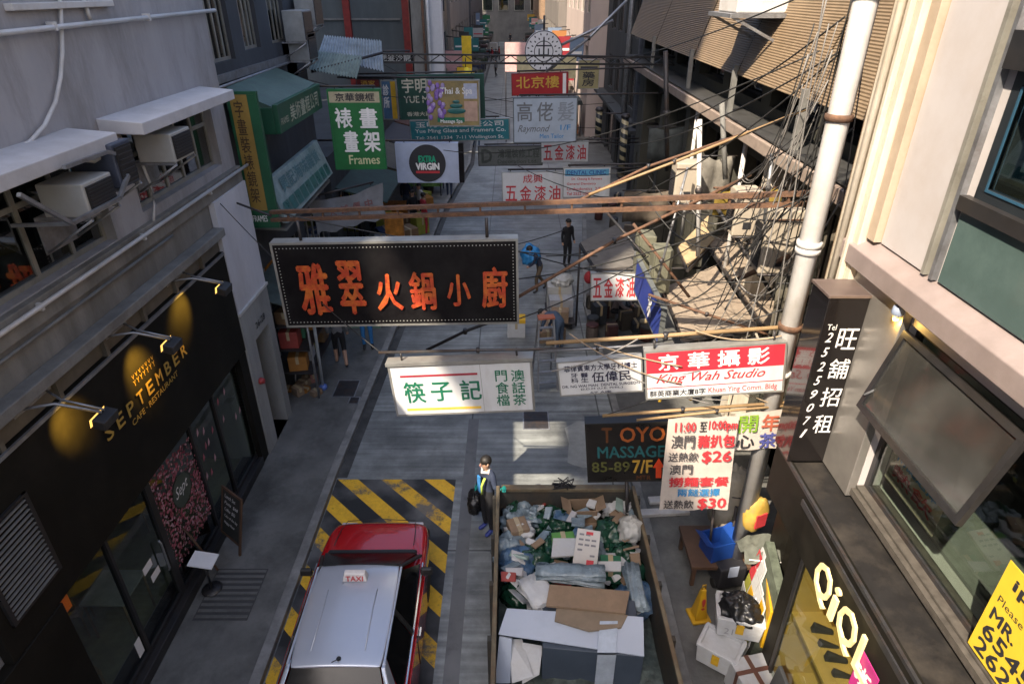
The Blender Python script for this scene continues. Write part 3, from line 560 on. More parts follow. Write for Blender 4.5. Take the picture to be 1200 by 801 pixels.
# cross of red and white tape stand and fruit pile at the foot of the post
p=P(352,440,Z=.12); e=E('folding_stand','folding stand wrapped in red and white tape below the black restaurant sign','stand',(p.x,p.y,.12),.4)
for k in range(3):
    a=k*2.1; MB().tube([(.28*math.cos(a),.28*math.sin(a),0),(0,0,.95)],.018,6).build('leg',mat('tape_red',(.3,.06,.05),.5) if k==1 else white_metal,e)
MB().box(-.2,.2,-.06,.06,.93,.98).build('top',white_metal,e)
for k in range(7):
    p=P(345+rr.uniform(-9,26),452+rr.uniform(-8,10),Z=.12); i=rr.randrange(3); z=.12
    crate('parcel','small %s parcel littered by the stall foot, %s of heap'%(['brown','orange','pink'][i],['back','front','left','right','top','near','far'][k]+' side'),(p.x,p.y,z),(rr.uniform(.15,.3),rr.uniform(.15,.25),rr.uniform(.1,.25)),[cardboard,gm_[0],mat('pink_wrap',(.35,.16,.13),.5)][i],rr.uniform(0,3),group='parcels littered by the stall')
p=P(379,455,Z=.12); e=E('stall_pole','pale plastic pole standing in a blue foot at the pavement stall','pole',(p.x,p.y,.12)); MB().tube([(0,0,.06),(-.03,.2,2.4)],.04,10).build('pole',mat('pale_tube',(.42,.45,.47),.5),e); MB().lathe([(.1,0),(.1,.08),(.05,.12)],12).build('foot',mat('blue_plastic',(.12,.2,.55),.4),e)
p=P(425,385,Z=.12); crate('plastic_crate','pale green plastic crate on the left pavement behind the people',(p.x,p.y+.3,.12),(1.0,.55,.5),mat('pale_green_plastic',(.22,.34,.27),.5,dirt=(.1,.15,.12)),0,'crate',True)
p=P(372,410,Z=.12); e=E('sign_board','tall grey board leaning between the stall posts','board',(p.x,p.y,.12),R(20)); MB().hexa([(-.35,-.02,0),(.35,-.02,0),(.35,.02,0),(-.35,.02,0),(-.35,.3,1.5),(.35,.3,1.5),(.35,.34,1.5),(-.35,.34,1.5)]).build('board',mat('grey_board',(.17,.2,.2),.7,var=.3),e); MB().box(-.3,.3,-.1,-.05,.3,.34).build('rail',grey_metal,e)
# corrugated lean-to roofs and air conditioners above
def corrugated(e,a,b,c,d,mt,n=28,amp=.025,nm='sheet'):
    """corrugated sheet over quad a b c d: ridges run a->d, waves along a->b"""
    a,b,c,d=[Vector(q) for q in (a,b,c,d)]; nn=(b-a).cross(d-a).normalized(); mb=MB(); N=n*6
    for t in (0,.008):
        vs=[]
        for i in range(N+1):
            o=nn*(amp*math.sin(2*math.pi*i/6)+t); vs+=[a.lerp(b,i/N)+o,d.lerp(c,i/N)+o]
        mb.add(vs,[(2*i,2*i+2,2*i+3,2*i+1) for i in range(N)],0,True)
    return mb.build(nm,mt,e,world=True)
cor=mat('corrugated_grey',(.33,.37,.40),.45,.4,var=.25,scale=4,dirt=(.13,.15,.13),damt=.7,dscale=1.5)
e=E('lean_to_roof','pale corrugated lean-to roof jutting out above the green frames sign','roof',(-4.3,19.6,6.4)); corrugated(e,P(372,66,Y=19.8),P(450,84,Y=19.4),P(447,48,Y=21),P(380,42,Y=21.5),cor,22); corrugated(e,P(362,82,Y=18.6),P(418,92,Y=18.3),P(425,66,Y=19.6),P(372,60,Y=19.9),mat('corrugated_mossy',(.2,.25,.22),.6,.2,var=.4,scale=4,dirt=(.08,.1,.08),damt=.7),16)
MB().tube([P(365,84,Y=18.6),P(448,62,Y=20)],.04).build('rail',dark_steel,e,world=True)
def aircon(px,py,X,label,sgn=1,size=(.55,.7,.42),cat_='air conditioner',group='window air conditioners',col=None,D=None):
    p=P(px,py,X=X) if D is None else P(px,py,Y=D); e=E('air_conditioner',label,cat_,p,0,group); a,b,h=size[0]/2,size[1]/2,size[2]
    MB().box(-a,a,-b,b,0,h).build('casing',col or white_plastic,e,bevel=.015)
    g=MB(); g.box(sgn*a-.004 if sgn>0 else -a-.02,sgn*a+.02 if sgn>0 else -a+.004,-b+.04,b-.04,.04,h-.04)
    gg=g.build('grille',black_metal,e); s=MB(); 
    for i in range(7):
        z=.07+i*(h-.14)/6; s.box(min(sgn*(a+.02),sgn*(a+.03)),max(sgn*(a+.02),sgn*(a+.03)),-b+.05,b-.05,z-.006,z+.006)
    s.build('slat',dark_steel,gg)
    k=MB(); k.box(-a-.1,a,-b-.001,-b+.03,-.035,0); k.box(-a-.1,a,b-.03,b+.001,-.035,0); k.tube([(-a-.1,-b,-.4),(a,-b,-.03)],.016,6); k.tube([(-a-.1,b,-.4),(a,b,-.03)],.016,6); k.box(-a-.12,-a-.1,-b-.02,b+.02,-.42,.0); k.build('bracket',grey_metal,e)
    return e
aircon(98,246,-4.8,'nearest box air conditioner on a bracket under the first grey ledge',size=(.5,.56,.36))
aircon(130,216,-4.78,'dark-fronted air conditioner tucked close behind the nearest one',size=(.5,.4,.5),col=mat('navy_casing',(.06,.07,.1),.4))
aircon(197,185,-4.85,'white air conditioner under the far ledge beside the open window',size=(.5,.6,.38))
for k,(px,py,l) in enumerate([(357,70,'small grey air conditioner beside the corrugated lean-to, lowest of its stack'),(352,48,'grey air conditioner in the middle of the stack beside the lean-to'),(364,30,'grey air conditioner high on the indigo house above the lean-to')]): aircon(px,py,-5.4,l,col=mat('grey_casing',(.25,.27,.28),.5,dirt=(.1,.1,.1)),size=(.5,.8,.7))
e=E('support_bracket','steel angle frame with pipes over the first two air conditioners','bracket',P(120,180,X=-4.8)); mb=MB()
for a,b in [((22,228),(84,262)),((84,262),(140,232)),((140,232),(150,205)),((75,196),(125,178)),((125,178),(134,180))]: mb.beam(P(*a,X=-4.5),P(*b,X=-4.5),.04,.04)
for a in ((84,262),(140,232)): mb.beam(P(*a,X=-4.5),P(a[0],a[1],X=-4.5)+Vector((-.62,0,-.02)),.035,.035)
mb.build('angle_frame',grey_metal,e,world=True)
MB().tube([P(x,y,X=-4.7) for x,y in [(70,196),(95,187),(110,189),(127,178),(131,172),(122,170)]],.025).build('insulated_pipe',white_plastic,e,world=True)
# grey wall with red posts across the side street, and white column
gw=E('hoarding_wall','tall grey rendered wall with two red posts across the side street','wall',(-9,40,0))
MB().box(-14,-5.9,40,41,0,12).build('wall',mat('blue_grey_render',(.10,.115,.12),.85,var=.3,scale=.8,dirt=(.07,.08,.08),damt=.7,streak=True),gw,world=True)
for px in (409,477): 
    p=P(px,40,Y=39.8); MB().box(p.x-.18,p.x+.18,39.7,39.99,0,12).build('post',mat('red_post',(.24,.025,.02),.5,var=.3),gw,world=True)
MB().box(-14,-6.2,39.9,39.99,7.0,7.1).build('ledge',concrete,gw,world=True)
wc=E('white_column','white painted corner column at the end of the grey wall','column',(-5.3,39.5,0)); p=P(511,60,Y=38.6)
MB().box(p.x-.4,p.x+.4,38.6,39.4,0,12).build('shaft',mat('white_stucco',(.62,.6,.6),.8,var=.08),wc,world=True); MB().box(p.x-.5,p.x+.5,38.5,39.5,0,.5).build('base',concrete,wc,world=True)
pc=E('concrete_column','stained concrete column with downpipes just left of the white column','column',(-6.6,38.4,0)); p=P(494,60,Y=38)
MB().box(p.x-.45,p.x+.3,38,38.8,0,12).build('shaft',grey_wall,pc,world=True); MB().tube([(p.x+.42,38.1,0),(p.x+.42,38.1,12)],.09).build('downpipe',white_metal,pc,world=True); MB().tube([(p.x+.2,37.9,0),(p.x+.2,37.9,12)],.07).build('downpipe',rust,pc,world=True)
# ---------------- right side, near building
R1=3.9
cream=mat('cream_paint',(.62,.56,.47),.75,var=.12,scale=3,dirt=(.34,.27,.17),damt=.65,dscale=1.6,streak=True,bump=.15)
lilac=mat('aluminium_cladding',(.52,.49,.49),.45,var=.05,scale=1.5,dirt=(.4,.34,.3),damt=.4,dscale=1.2)
rb=E('corner_building','pale clad building on the right with a black shop fascia below','building',(R1,3,0))
rops=[(-3,5.35,7.05,8.05),(-3,5.35,8.35,9.4),(2.95,5.6,3.66,5.72),(-3,2.8,3.62,5.72)]
mb=MB(); facade(mb,R1,-8,7.0,3.5,16,rops,.25,-1); mb.box(R1+2.6,12,-8,6.98,0,16); mb.box(R1+.02,R1+2.6,-8,6.98,5.8,6.9); mb.box(R1+.02,R1+2.6,-8,6.98,8.1,8.3); mb.box(R1+.02,R1+2.6,-8,6.98,9.5,16); mb.box(R1+.02,R1+2.6,-8,6.98,3.2,3.5); mb.box(R1+.02,R1+2.6,6.6,7.0,3.2,16); mb.box(4.5,R1+2.6,6.6,7.0,0,3.2)
mb.build('wall',lilac,rb,world=True)
MB().box(R1-.03,R1+.01,5.65,6.42,6.25,16).build('clad_panel',lilac,rb,world=True,bevel=.006)
MB().box(R1-.1,R1-.005,6.44,6.6,6.25,16).build('pilaster',mat('beige_trim',(.45,.36,.27),.6,var=.12,dirt=(.3,.22,.14)),rb,world=True,bevel=.006)
mb=MB(); mb.box(R1-.16,R1+.3,6.62,7.12,3.45,16); mb.box(R1-.22,R1-.16,6.72,6.78,3.52,16); mb.build('corner_pier',cream,rb,world=True,bevel=.008)
MB().tube([(R1-.2,6.9,3.6),(R1-.2,6.9,16)],.045).build('drain_pipe',cream,rb,world=True)
MB().box(R1-.05,R1+.3,7.14,7.34,3.5,16).build('brown_strip',mat('brown_strip',(.2,.14,.09),.8,var=.3),rb,world=True)
for y in (5.45,5.58): MB().box(R1-.06,R1+.01,y,y+.05,6.25,16).build('window_trim',grey_metal if y<5.5 else alu,rb,world=True)
mb=MB(); mb.hexa([(R1-.2,-8,5.93),(R1+.01,-8,5.93),(R1+.01,6.9,5.93),(R1-.2,6.9,5.93),(R1-.2,-8,6.14),(R1+.01,-8,6.24),(R1+.01,6.9,6.24),(R1-.2,6.9,6.14)]); mb.build('cornice',mat('cornice_paint',(.27,.22,.21),.6,var=.15,dirt=(.17,.13,.11)),rb,world=True,bevel=.012)
MB().box(R1-.03,R1+.02,-8,5.4,6.26,6.93).build('spandrel_glass',teal_glass,rb,world=True)
MB().box(R1-.08,R1+.02,-8,5.42,6.93,7.05).build('transom',black_metal,rb,world=True)
wb=mat('blue_black_frame',(.02,.025,.03),.35,var=.3)
f=window(rb,R1+.02,-3,5.35,7.05,8.05,4,wb,win_glass,.1); window(rb,R1+.02,-3,5.35,8.35,9.4,4,wb,win_glass,.1)
MB().box(R1-.015,R1-.006,3.75,5.24,7.13,7.15).build('blue_seal',mat('blue_seal',(.03,.09,.15),.4),f,world=True); MB().box(R1-.015,R1-.006,5.22,5.24,7.15,7.94).build('blue_seal',MATS['blue_seal'],f,world=True)
MB().box(R1-.09,R1+.02,-8,5.42,8.05,8.32).build('transom',black_metal,rb,world=True)
# curtains, sill clutter in that upper window
mb=MB(); n=40
mb.add([(R1+.22+.035*math.sin(i*.9),4.6+.6*i/n,z) for z in (7.3,7.95) for i in range(n+1)],[(i,i+1,n+2+i,n+1+i) for i in range(n)],0,True); mb.build('curtain',mat('curtain',(.4,.42,.46),.9),rb,world=True)
MB().box(R1+.1,R1+.4,3,5.3,7.06,7.22).build('window_seat',mat('beige_ledge',(.3,.25,.19),.7),rb,world=True)
# first floor glazing
window(rb,R1+.1,2.95,5.6,3.66,5.72,0,dark_steel,shop_glass,.07); window(rb,R1+.1,-3,2.8,3.62,5.72,1,alu,win_glass,.07)
MB().box(R1-.06,R1+.1,2.78,2.97,3.55,5.8).build('mullion',grey_metal,rb,world=True,bevel=.01)
MB().box(R1-.1,R1+.0,5.6,6.62,3.52,5.9).build('steel_panel',mat('brushed_steel',(.36,.34,.32),.35,.6,var=.2,scale=2),rb,world=True,bevel=.01)
MB().box(R1-.06,R1+.1,-3,5.62,3.56,3.64).build('sill',mat('worn_sill',(.085,.075,.065),.6,var=.4,scale=9),rb,world=True)
MB().box(R1+.5,R1+2.4,-3,6.5,3.52,3.56).build('room_floor',concrete,rb,world=True)
MB().box(R1-.012,R1+.24,-3,5.6,3.655,3.68).build('inner_sill',MATS['worn_sill'],rb,world=True)
# reversed posters in the window
e=E('window_poster','pale food poster with red and blue lines stuck inside the first-floor window','poster',(R1+.16,5.2,4)); MB().box(R1+.155,R1+.16,4.55,5.45,3.95,5.0).build('paper',mat('poster_cream',(.42,.36,.28),.7),e,world=True)
for z,c,mt in [(4.72,'26',ink_red),(4.45,'撈麵套餐',ink_red),(4.25,'兩餸選擇',ink_blue),(4.05,'熱飲',ink_red)]:
    mb=MB(); addtext(mb,c,-5.35,z,-4.65,z+.17,ex=.004,bold=.02,xf=face_xf(R1+.154,0,0,-1)); mb.build('lettering',mt,e,world=True)
# outward-opening sash
a=P(1060,392,X=R1-.03); sw=R(30); e=E('open_sash','dusty dark-framed window sash propped open above the first-floor window','window sash',(R1-.04,4.72,5.66)); xf=Matrix.Rotation(R(15),4,'Y')
W2,Hs=.86,.92; m=MB(xf)
m.box(-.03,.03,-W2,W2,-.06,0); m.box(-.03,.03,-W2,W2,-Hs,-Hs+.06); m.box(-.029,.029,-W2,-W2+.06,-Hs+.06,-.06); m.box(-.029,.029,W2-.06,W2,-Hs+.06,-.06); fo=m.build('frame',black_metal,e)
MB(xf).box(-.006,.006,-W2+.05,W2-.05,-Hs+.05,-.05).build('pane',glass('hazed_glass',(.4,.38,.36),.08,.1,.12),e)  # pale film in the glass colour stands in for reflected light
MB().tube([(0,W2-.1,-.5),(-.25,W2-.05,-.72)],.012).build('stay',grey_metal,e)
# yellow poster
e=E('rental_poster','yellow rental poster with black phone digits in the lower right window','poster',(R1-.02,2.6,3.9)); ye=mat('poster_yellow',(.75,.52,.04),.5,var=.08)
pa=P(1157,705,X=R1-.03); pz=4.7
MB().box(R1-.02,R1-.014,1.2,pa.y,3.72,pz).build('sheet',ye,e,world=True)
xf=face_xf(R1-.021,0,0,-1); mb=MB(); y1=-pa.y
addtext(mb,'MR.',y1+.06,4.12,y1+.34,4.25,bold=.03,xf=xf,ex=.002); addtext(mb,'6545',y1+.06,3.93,y1+.6,4.09,bold=.03,xf=xf,ex=.002); addtext(mb,'2626',y1+.06,3.75,y1+.6,3.91,bold=.03,xf=xf,ex=.002); addtext(mb,'Please Call',y1+.06,4.31,y1+.55,4.38,xf=xf,ex=.002); addtext(mb,'ip',y1+.12,4.48,y1+.32,4.62,bold=.03,xf=xf,ex=.002)
mb.build('lettering',ink_black,e,world=True)
# black shop fascia, ledge and lit shop window
sf=E('boutique','black shop front with lit cream letters and a yellow-lit display below','shopfront',(3.45,4,0))
SX=3.4
mb=MB(); mb.box(SX,SX+.06,-8,6.62,2.72,3.5); mb.box(SX+.06,R1,6.56,6.62,2.72,3.47); mb.build('fascia',black_panel,sf,world=True,bevel=.008)
MB().box(SX+.07,R1,-8,6.6,3.40,3.475).build('top_ledge',mat('black_ledge',(.018,.017,.017),.55,spec=.25,var=.3,dirt=(.07,.06,.05),damt=.6,dscale=1.5),sf,world=True)
MB().box(SX-.012,SX+.02,-8,6.63,3.47,3.515).build('edge_trim',dark_steel,sf,world=True)
MB().box(SX-.02,SX-.001,-8,5.7,3.30,3.38).build('trim_line',dark_steel,sf,world=True)
mb=MB(); xf=face_xf(SX-.001,0,0,-1)
for ch,y,w_ in [('Q',5.0,.34),('i',4.6,.1),('Q',4.44,.34),('L',4.03,.24),('U',3.72,.3),('E',3.36,.24)][:4]:
    addtext(mb,ch,-y,2.78 if ch!='Q' else 2.72,-y+w_,3.22,ex=.07,xf=xf)
vs=list(mb.v); lt=mb.build('lettering',mat('lit_letter',(.8,.68,.36),.4,emis=(1,.72,.28),estr=.16),sf,world=True)
so_=lt.modifiers.new('s','SOLIDIFY'); so_.thickness=.03; so_.offset=-1
# lit display window
MB().box(SX+.02,SX+.08,-8,5.55,.12,.5).build('plinth',black_metal,sf,world=True)
mb=MB(); mb.box(SX+.04,R1+.5,5.5,5.72,.12,2.72); mb.box(4.4,4.5,5.72,7.3,.12,2.72); mb.box(SX+.06,4.5,5.72,6.6,2.70,2.715); mb.build('shop_pier',black_panel,sf,world=True)
mb=MB(); mb.box(SX+.08,5.4,-6,5.48,.5,.55); mb.box(5.4,5.45,-6,5.5,.12,2.72); mb.box(SX+.06,5.45,-6,5.5,2.68,2.72); mb.box(SX+.08,5.45,5.44,5.5,.5,2.7); mb.build('display_room',mat('display_yellow',(.42,.27,.08),.5,var=.1),sf,world=True)
f=MB(); 
for y in (5.44,3.6,1.7): f.box(SX+.03,SX+.07,y-.04,y+.02,.5,2.72)
f=f.build('display_window',black_metal,sf,world=True); MB().box(SX+.045,SX+.052,-6,5.4,.5,2.72).build('pane',shop_glass,f,world=True)
l=bpy.data.lights.new('display_lamp','AREA'); l.energy=7; l.color=(1,.66,.25); l.size=.3; l.shape='RECTANGLE'; l.size_y=3; o=bpy.data.objects.new('display_lamp',l); C.objects.link(o); o.location=(4.2,4.2,2.66)
def shoe(y,z,lbl,x=3.75):
    e=E('shoe',lbl,'shoe',(x,y,z),R(80),'black shoes on the lit display'); MB().hexa([(-.04,-.14,0),(.04,-.14,0),(.045,.12,0),(-.045,.12,0),(-.02,-.13,.05),(.02,-.13,.05),(.035,.11,.13),(-.035,.11,.13)]).build('upper',ink_black,e,bevel=.02); MB().box(-.035,.035,.05,.12,-.0,.03).build('heel',ink_black,e)
for k,(px,py) in enumerate([(965,755),(972,775)]):
    p=P(px,py,X=3.7); e=E('display_shelf','%s yellow display shelf behind the shop glass'%['upper','lower'][k],'shelf',(p.x,p.y,p.z)); MB().box(-.2,.35,-.8,.55,-.03,0).build('board',MATS['display_yellow'],e,bevel=.006); MB().box(-.2,-.18,-.7,.45,-.09,-.03).build('lip',ink_gold,e)
    shoe(p.y+.18,p.z,'black shoe farther from the camera on the %s lit shelf'%['upper','lower'][k]); shoe(p.y-.2,p.z,'black shoe nearer the camera on the %s lit shelf'%['upper','lower'][k])
p=P(1010,790,X=SX-.03); e=E('price_tag','magenta price sheet with white figures hanging in the shop window','price tag',p); MB().box(0,.01,-.2,.12,-.3,.22).build('sheet',mat('magenta',(.45,.03,.2),.5),e); mb=MB(); addtext(mb,'5折',-.1,-.15,.15,.12,ex=.003,bold=.03,xf=face_xf(-.001,0,0,-1)); mb.build('lettering',ink_white,e)
# small lit lamp on the steel panel
p=P(1050,372,X=R1-.14); e=E('wall_lamp','small lit amber wall lamp under the right cornice','lamp',p); MB().lathe([(.03,0),(.06,.05),(.05,.12)],10).build('shade',mat('blue_grey_shade',(.25,.3,.4),.5),e); MB().ball((0,0,-.01),.028).build('bulb',mat('bulb',(1,.7,.2),.3,emis=(1,.55,.1),estr=8),e)
l=bpy.data.lights.new('wall_lamp','POINT'); l.energy=2.2; l.color=(1,.6,.15); l.shadow_soft_size=.03; o=bpy.data.objects.new('wall_lamp_light',l); C.objects.link(o); o.parent=e; o.location=(-.02,0,-.07)
# vertical black sign with phone number
bl=P(962,541,Y=6.3); tp=P(1000,332,Y=6.3)
e=E('vertical_sign','black box sign with white vertical characters and phone number at the building corner','sign',(3.5,6.45,3.5))
x0,x1=3.36,3.80; z0,z1=3.53,5.72; y0,y1=6.2,6.62
MB().box(x0,x1,y0,y1,z0,z1).build('sign_box',mat('glossy_black',(.012,.010,.010),.15,var=.2,coat=.5),e,world=True,bevel=.008)
MB().box(x0-.015,x1+.015,y0-.015,y1+.015,z1,z1+.035).build('cap',mat('cap_brown',(.12,.09,.08),.4),e,world=True,bevel=.005)
mb=MB(); 
for k,ch in enumerate('旺舖招租'): addtext(mb,ch,x0+.2,z1-.62-k*.38,x0+.42,z1-.36-k*.38,y=y0-.001,ex=.004,bold=.005)
for k,ch in enumerate('25259071'): addtext(mb,ch,x0+.07,z1-.53-k*.185,x0+.145,z1-.41-k*.185,y=y0-.001,ex=.004,shear=.25,bold=.01)
addtext(mb,'Tel',x0+.06,z1-.38,x0+.16,z1-.31,y=y0-.001,ex=.004)
mb.build('lettering',ink_white,e,world=True)
MB().box(x1,R1+.0,6.3,6.34,4.2,4.26).build('bracket',grey_metal,e,world=True)
MB().box(R1+.0,R1+.5,6.64,7.1,.12,3.449).build('pier_base',black_panel,rb,world=True)
# big white rainwater pipe on the corner
e=E('drain_pipe','thick white rainwater pipe with collars running down the right corner','pipe',(3.5,7.5,.12)); MB().tube([(3.62,7.45,.12),(3.62,7.45,16)],.125,20).build('pipe',white_metal,e,world=True)
for z in (4.0,4.7,5.75,5.83,7.3,8.5): MB().lathe([(.128,0),(.15,.01),(.15,.07),(.128,.08)],20,(3.62,7.45,z)).build('collar',white_metal if z not in(4.7,7.3) else rust,e,world=True)
# ---------------- right side, second building behind the cables
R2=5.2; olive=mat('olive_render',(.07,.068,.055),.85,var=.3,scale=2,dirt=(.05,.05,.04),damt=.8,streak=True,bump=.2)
e2=E('market_building','old market building on the right with brown corrugated hoods and long ledge','building',(R2,18,0))
ws=[(y,y+2.3,6.5,7.15) for y in (8.6,11.4,14.2,17,19.8,22.6,25.4)]+[(y,y+2.2,3.4,5.4) for y in (9.2,12.4,15.6,18.8,22,25)]+[(y,y+2.6,.12,2.6) for y in (8.8,12,15.2,18.4,21.6,24.8)]
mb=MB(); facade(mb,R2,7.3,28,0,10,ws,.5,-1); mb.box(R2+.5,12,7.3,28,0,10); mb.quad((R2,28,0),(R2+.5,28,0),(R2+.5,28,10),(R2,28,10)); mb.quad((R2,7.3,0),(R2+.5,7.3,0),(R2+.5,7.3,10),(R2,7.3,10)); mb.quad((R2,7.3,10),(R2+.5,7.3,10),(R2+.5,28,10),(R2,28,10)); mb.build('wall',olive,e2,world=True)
for o in ws[:13]: window(e2,R2+.3,*o,2,dark_steel,win_glass,.06)
MB().hexa([(4.45,7.6,5.98),(R2+.02,7.6,5.95),(R2+.02,28,5.95),(4.45,28,5.98),(4.45,7.6,6.2),(R2+.02,7.6,6.24),(R2+.02,28,6.24),(4.45,28,6.2)]).build('ledge',mat('ledge_stone',(.30,.24,.20),.8,var=.25,scale=4,dirt=(.18,.13,.11),damt=.7,bump=.3),e2,world=True,bevel=.015)
MB().box(4.5,5.15,7.7,28,6.24,6.27).build('gutter_bed',mat('wet_dark',(.06,.06,.06),.4),e2,world=True)
brown=mat('brown_corrugated',(.22,.16,.10),.6,var=.2,scale=3,dirt=(.2,.14,.09),damt=.6,dscale=1.2)
for a,b,z in [(7.6,10.75,7.25),(10.82,14.35,7.22),(14.42,18,7.2),(18.1,23,7.2),(23.1,28,7.2)]:
    corrugated(e2,(4.66,a,z-.2),(5.3,a,z+1.7),(5.3,b,z+1.7),(4.66,b,z-.2),brown,44,.007,'corrugated_hood')
for y in (10.8,14.4,18.1,23.1): MB().box(4.58,4.68,y-.05,y+.05,6.2,7.2).build('post',concrete,e2,world=True)
for y,mt in ((12.0,MATS['cream_paint']),(14.9,olive),(18.2,olive),(21.4,olive),(24.6,olive)): MB().box(4.75,R2,y-.22,y+.22,.1,5.95).build('column',mt,e2,world=True,bevel=.02)
for y in (9.6,13.2,17): MB().tube([(4.68,y,2.6),(4.68,y,5.95)],.05).build('downpipe',white_metal,e2,world=True)
for k,(y,l) in enumerate([(9.2,'white sheet-metal box on the ledge corner nearest the cables')]): pass
p=P(880,8,X=4.6); e=E('sheet_metal_tank','white sheet-metal tank on a steel tray above the brown hoods','tank',p); MB().box(-.45,.5,-.6,.6,-.1,.9).build('body',white_metal,e,bevel=.03); mb=MB(); mb.box(-.6,.5,-.75,.75,-.17,-.1); mb.beam((-.55,-.7,-.15),(.6,-.7,-.7),.05,.05); mb.beam((-.55,.7,-.15),(.6,.7,-.7),.05,.05); mb.build('tray',grey_metal,e); MB().tube([(0,-.61,.2),(0,-.61,.6)],.02).build('handle',rust,e)
# split air-conditioner units, brackets, tarpaulin
for k,(px,py,l,D) in enumerate([(905,315,'tall cream condenser box with a printed plate below the rusty beams',9.5),(868,272,'smaller cream condenser box behind the tall one',10.6),(800,235,'cream condenser box beside the concrete column',13.0)]):
    p=P(px,py,Y=D); e=E('condenser',l,'air conditioner',p); h=[1.0,.75,.8][k]; a=[.3,.22,.25][k]
    MB().hexa([(-a,-.2,0),(a,-.2,0),(a,.25,0),(-a,.25,0),(-a*.97,-.2,h),(a*.97,-.2,h),(a*.97,.25,h),(-a*.97,.25,h)]).build('casing',mat('cream_casing',(.42,.37,.30),.55,var=.1,dirt=(.32,.25,.18),damt=.5),e,bevel=.02)
    g=MB(); g.box(-a-.012,-a+.02,-.14,.2,.08,h*.75); gg=g.build('grille',black_metal,e); g=MB()
    for i in range(9): g.box(-a-.022,-a-.012,-.13,.19,.1+i*(h*.75-.14)/9,.115+i*(h*.75-.14)/9)
    g.build('slat',dark_steel,gg); MB().box(-a-.01,a+.01,-.212,-.203,h*.86,h*.88).build('seam',rust,e)
    mb=MB(); mb.box(-.06,.08,-.206,-.199,.12,.24); mb.build('plate',ink_black,e); mb=MB(); mb.tube([(-a,-.2,-.02),(a+.2,-.2,-.02)],.02,6); mb.tube([(-a,.2,-.02),(a+.2,.2,-.02)],.02,6); mb.box(a+.18,a+.21,-.22,.22,-.06,.02); mb.build('bracket',dark_steel,e)
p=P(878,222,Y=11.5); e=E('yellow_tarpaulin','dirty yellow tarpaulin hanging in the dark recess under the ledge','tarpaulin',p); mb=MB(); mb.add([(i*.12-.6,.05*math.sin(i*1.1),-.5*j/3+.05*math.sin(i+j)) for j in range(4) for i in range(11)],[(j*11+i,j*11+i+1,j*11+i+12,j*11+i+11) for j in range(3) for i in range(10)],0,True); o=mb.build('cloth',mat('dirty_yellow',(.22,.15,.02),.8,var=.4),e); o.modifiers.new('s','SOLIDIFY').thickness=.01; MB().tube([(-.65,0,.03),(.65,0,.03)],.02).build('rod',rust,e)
# stall canopies over the right pavement
tim=mat('weathered_boards',(.27,.22,.17),.8,var=.3,scale=7,dirt=(.26,.2,.15),damt=.7,dscale=2,bump=.3)
def canopy(label,q,th,mt,slats=6,legs=True):
    q=[Vector(v) for v in q]; e=E('stall_canopy',label,'canopy',(sum(q,Vector())/4)); 
    n=slats; m=MB()
    for i in range(n):
        a=q[0].lerp(q[1],(i+.01)/n); b=q[0].lerp(q[1],(i+.97)/n); c=q[3].lerp(q[2],(i+.97)/n); d=q[3].lerp(q[2],(i+.01)/n); dz=Vector((0,0,th+.006*(i%2)))
        m.hexa([a,b,c,d,a+dz,b+dz,c+dz,d+dz])
    m.build('boards',mt,e,world=True)
    f=MB(); dn=Vector((0,0,-.05))
    for a,b in ((0,1),(1,2),(2,3),(3,0)): f.beam(q[a]+dn,q[b]+dn,.06,.08)
    f.build('frame',dark_steel,e,world=True)
    if legs:
        for i in (0,3): MB().tube([q[i]+dn,(q[i].x,q[i].y,.12)],.03).build('leg',dark_steel,e,world=True)
    return e
Z=2.9
canopy('sunlit weathered board canopy over the right pavement, striped with cable shadows',[P(778,338,Z=Z),P(800,395,Z=Z),P(888,384,Z=Z+.15),P(838,312,Z=Z+.15)],.03,tim,5)
canopy('narrow sunlit board walkway behind the weathered canopy, climbing towards the column',[P(818,268,Z=3.4),P(898,385,Z=3.0),P(948,372,Z=3.1),P(866,262,Z=3.5)],.03,tim,4,False)
canopy('small plywood hatch canopy in front of the cream column',[P(795,290,Z=3.4),P(806,314,Z=3.3),P(856,262,Z=3.4),P(838,245,Z=3.5)],.03,mat('plywood',(.45,.34,.2),.75,var=.25),2,False)
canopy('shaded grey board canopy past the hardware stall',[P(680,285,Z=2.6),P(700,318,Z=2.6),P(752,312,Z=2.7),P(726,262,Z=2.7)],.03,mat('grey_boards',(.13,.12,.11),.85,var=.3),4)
# green-grey shutter boxes and blue fascia at the canopy edge
for k,(px,py,sx,l) in enumerate([(752,320,.2,'tall olive metal cabinet on the canopy edge farther along'),(770,338,.22,'wider olive metal cabinet on the canopy edge nearer the boards')]):
    p=P(px,py,Z=2.95); e=E('metal_cabinet',l,'cabinet',p); MB().box(-.16,.2,-.25,.25,0,.95).build('body',mat('olive_metal',(.19,.19,.14),.5,.2,var=.25,dirt=(.1,.09,.06)),e,bevel=.02); MB().box(-.18,-.16,-.2,.2,.08,.85).build('door',MATS['olive_metal'],e,bevel=.01); MB().box(-.21,-.18,-.02,.02,.4,.52).build('handle',grey_metal,e)
r=sign('shop_sign','blue sign edge with a white emblem along the stall canopy','sign',749,779,303,362,341,12.9,10.6,.1,mat('steel_rim',(.12,.13,.13),.5),mat('royal_blue',(.025,.045,.24),.5,var=.15),.03)
T(r,'水',(.55,.15,.7,.85),ink_white,.03)
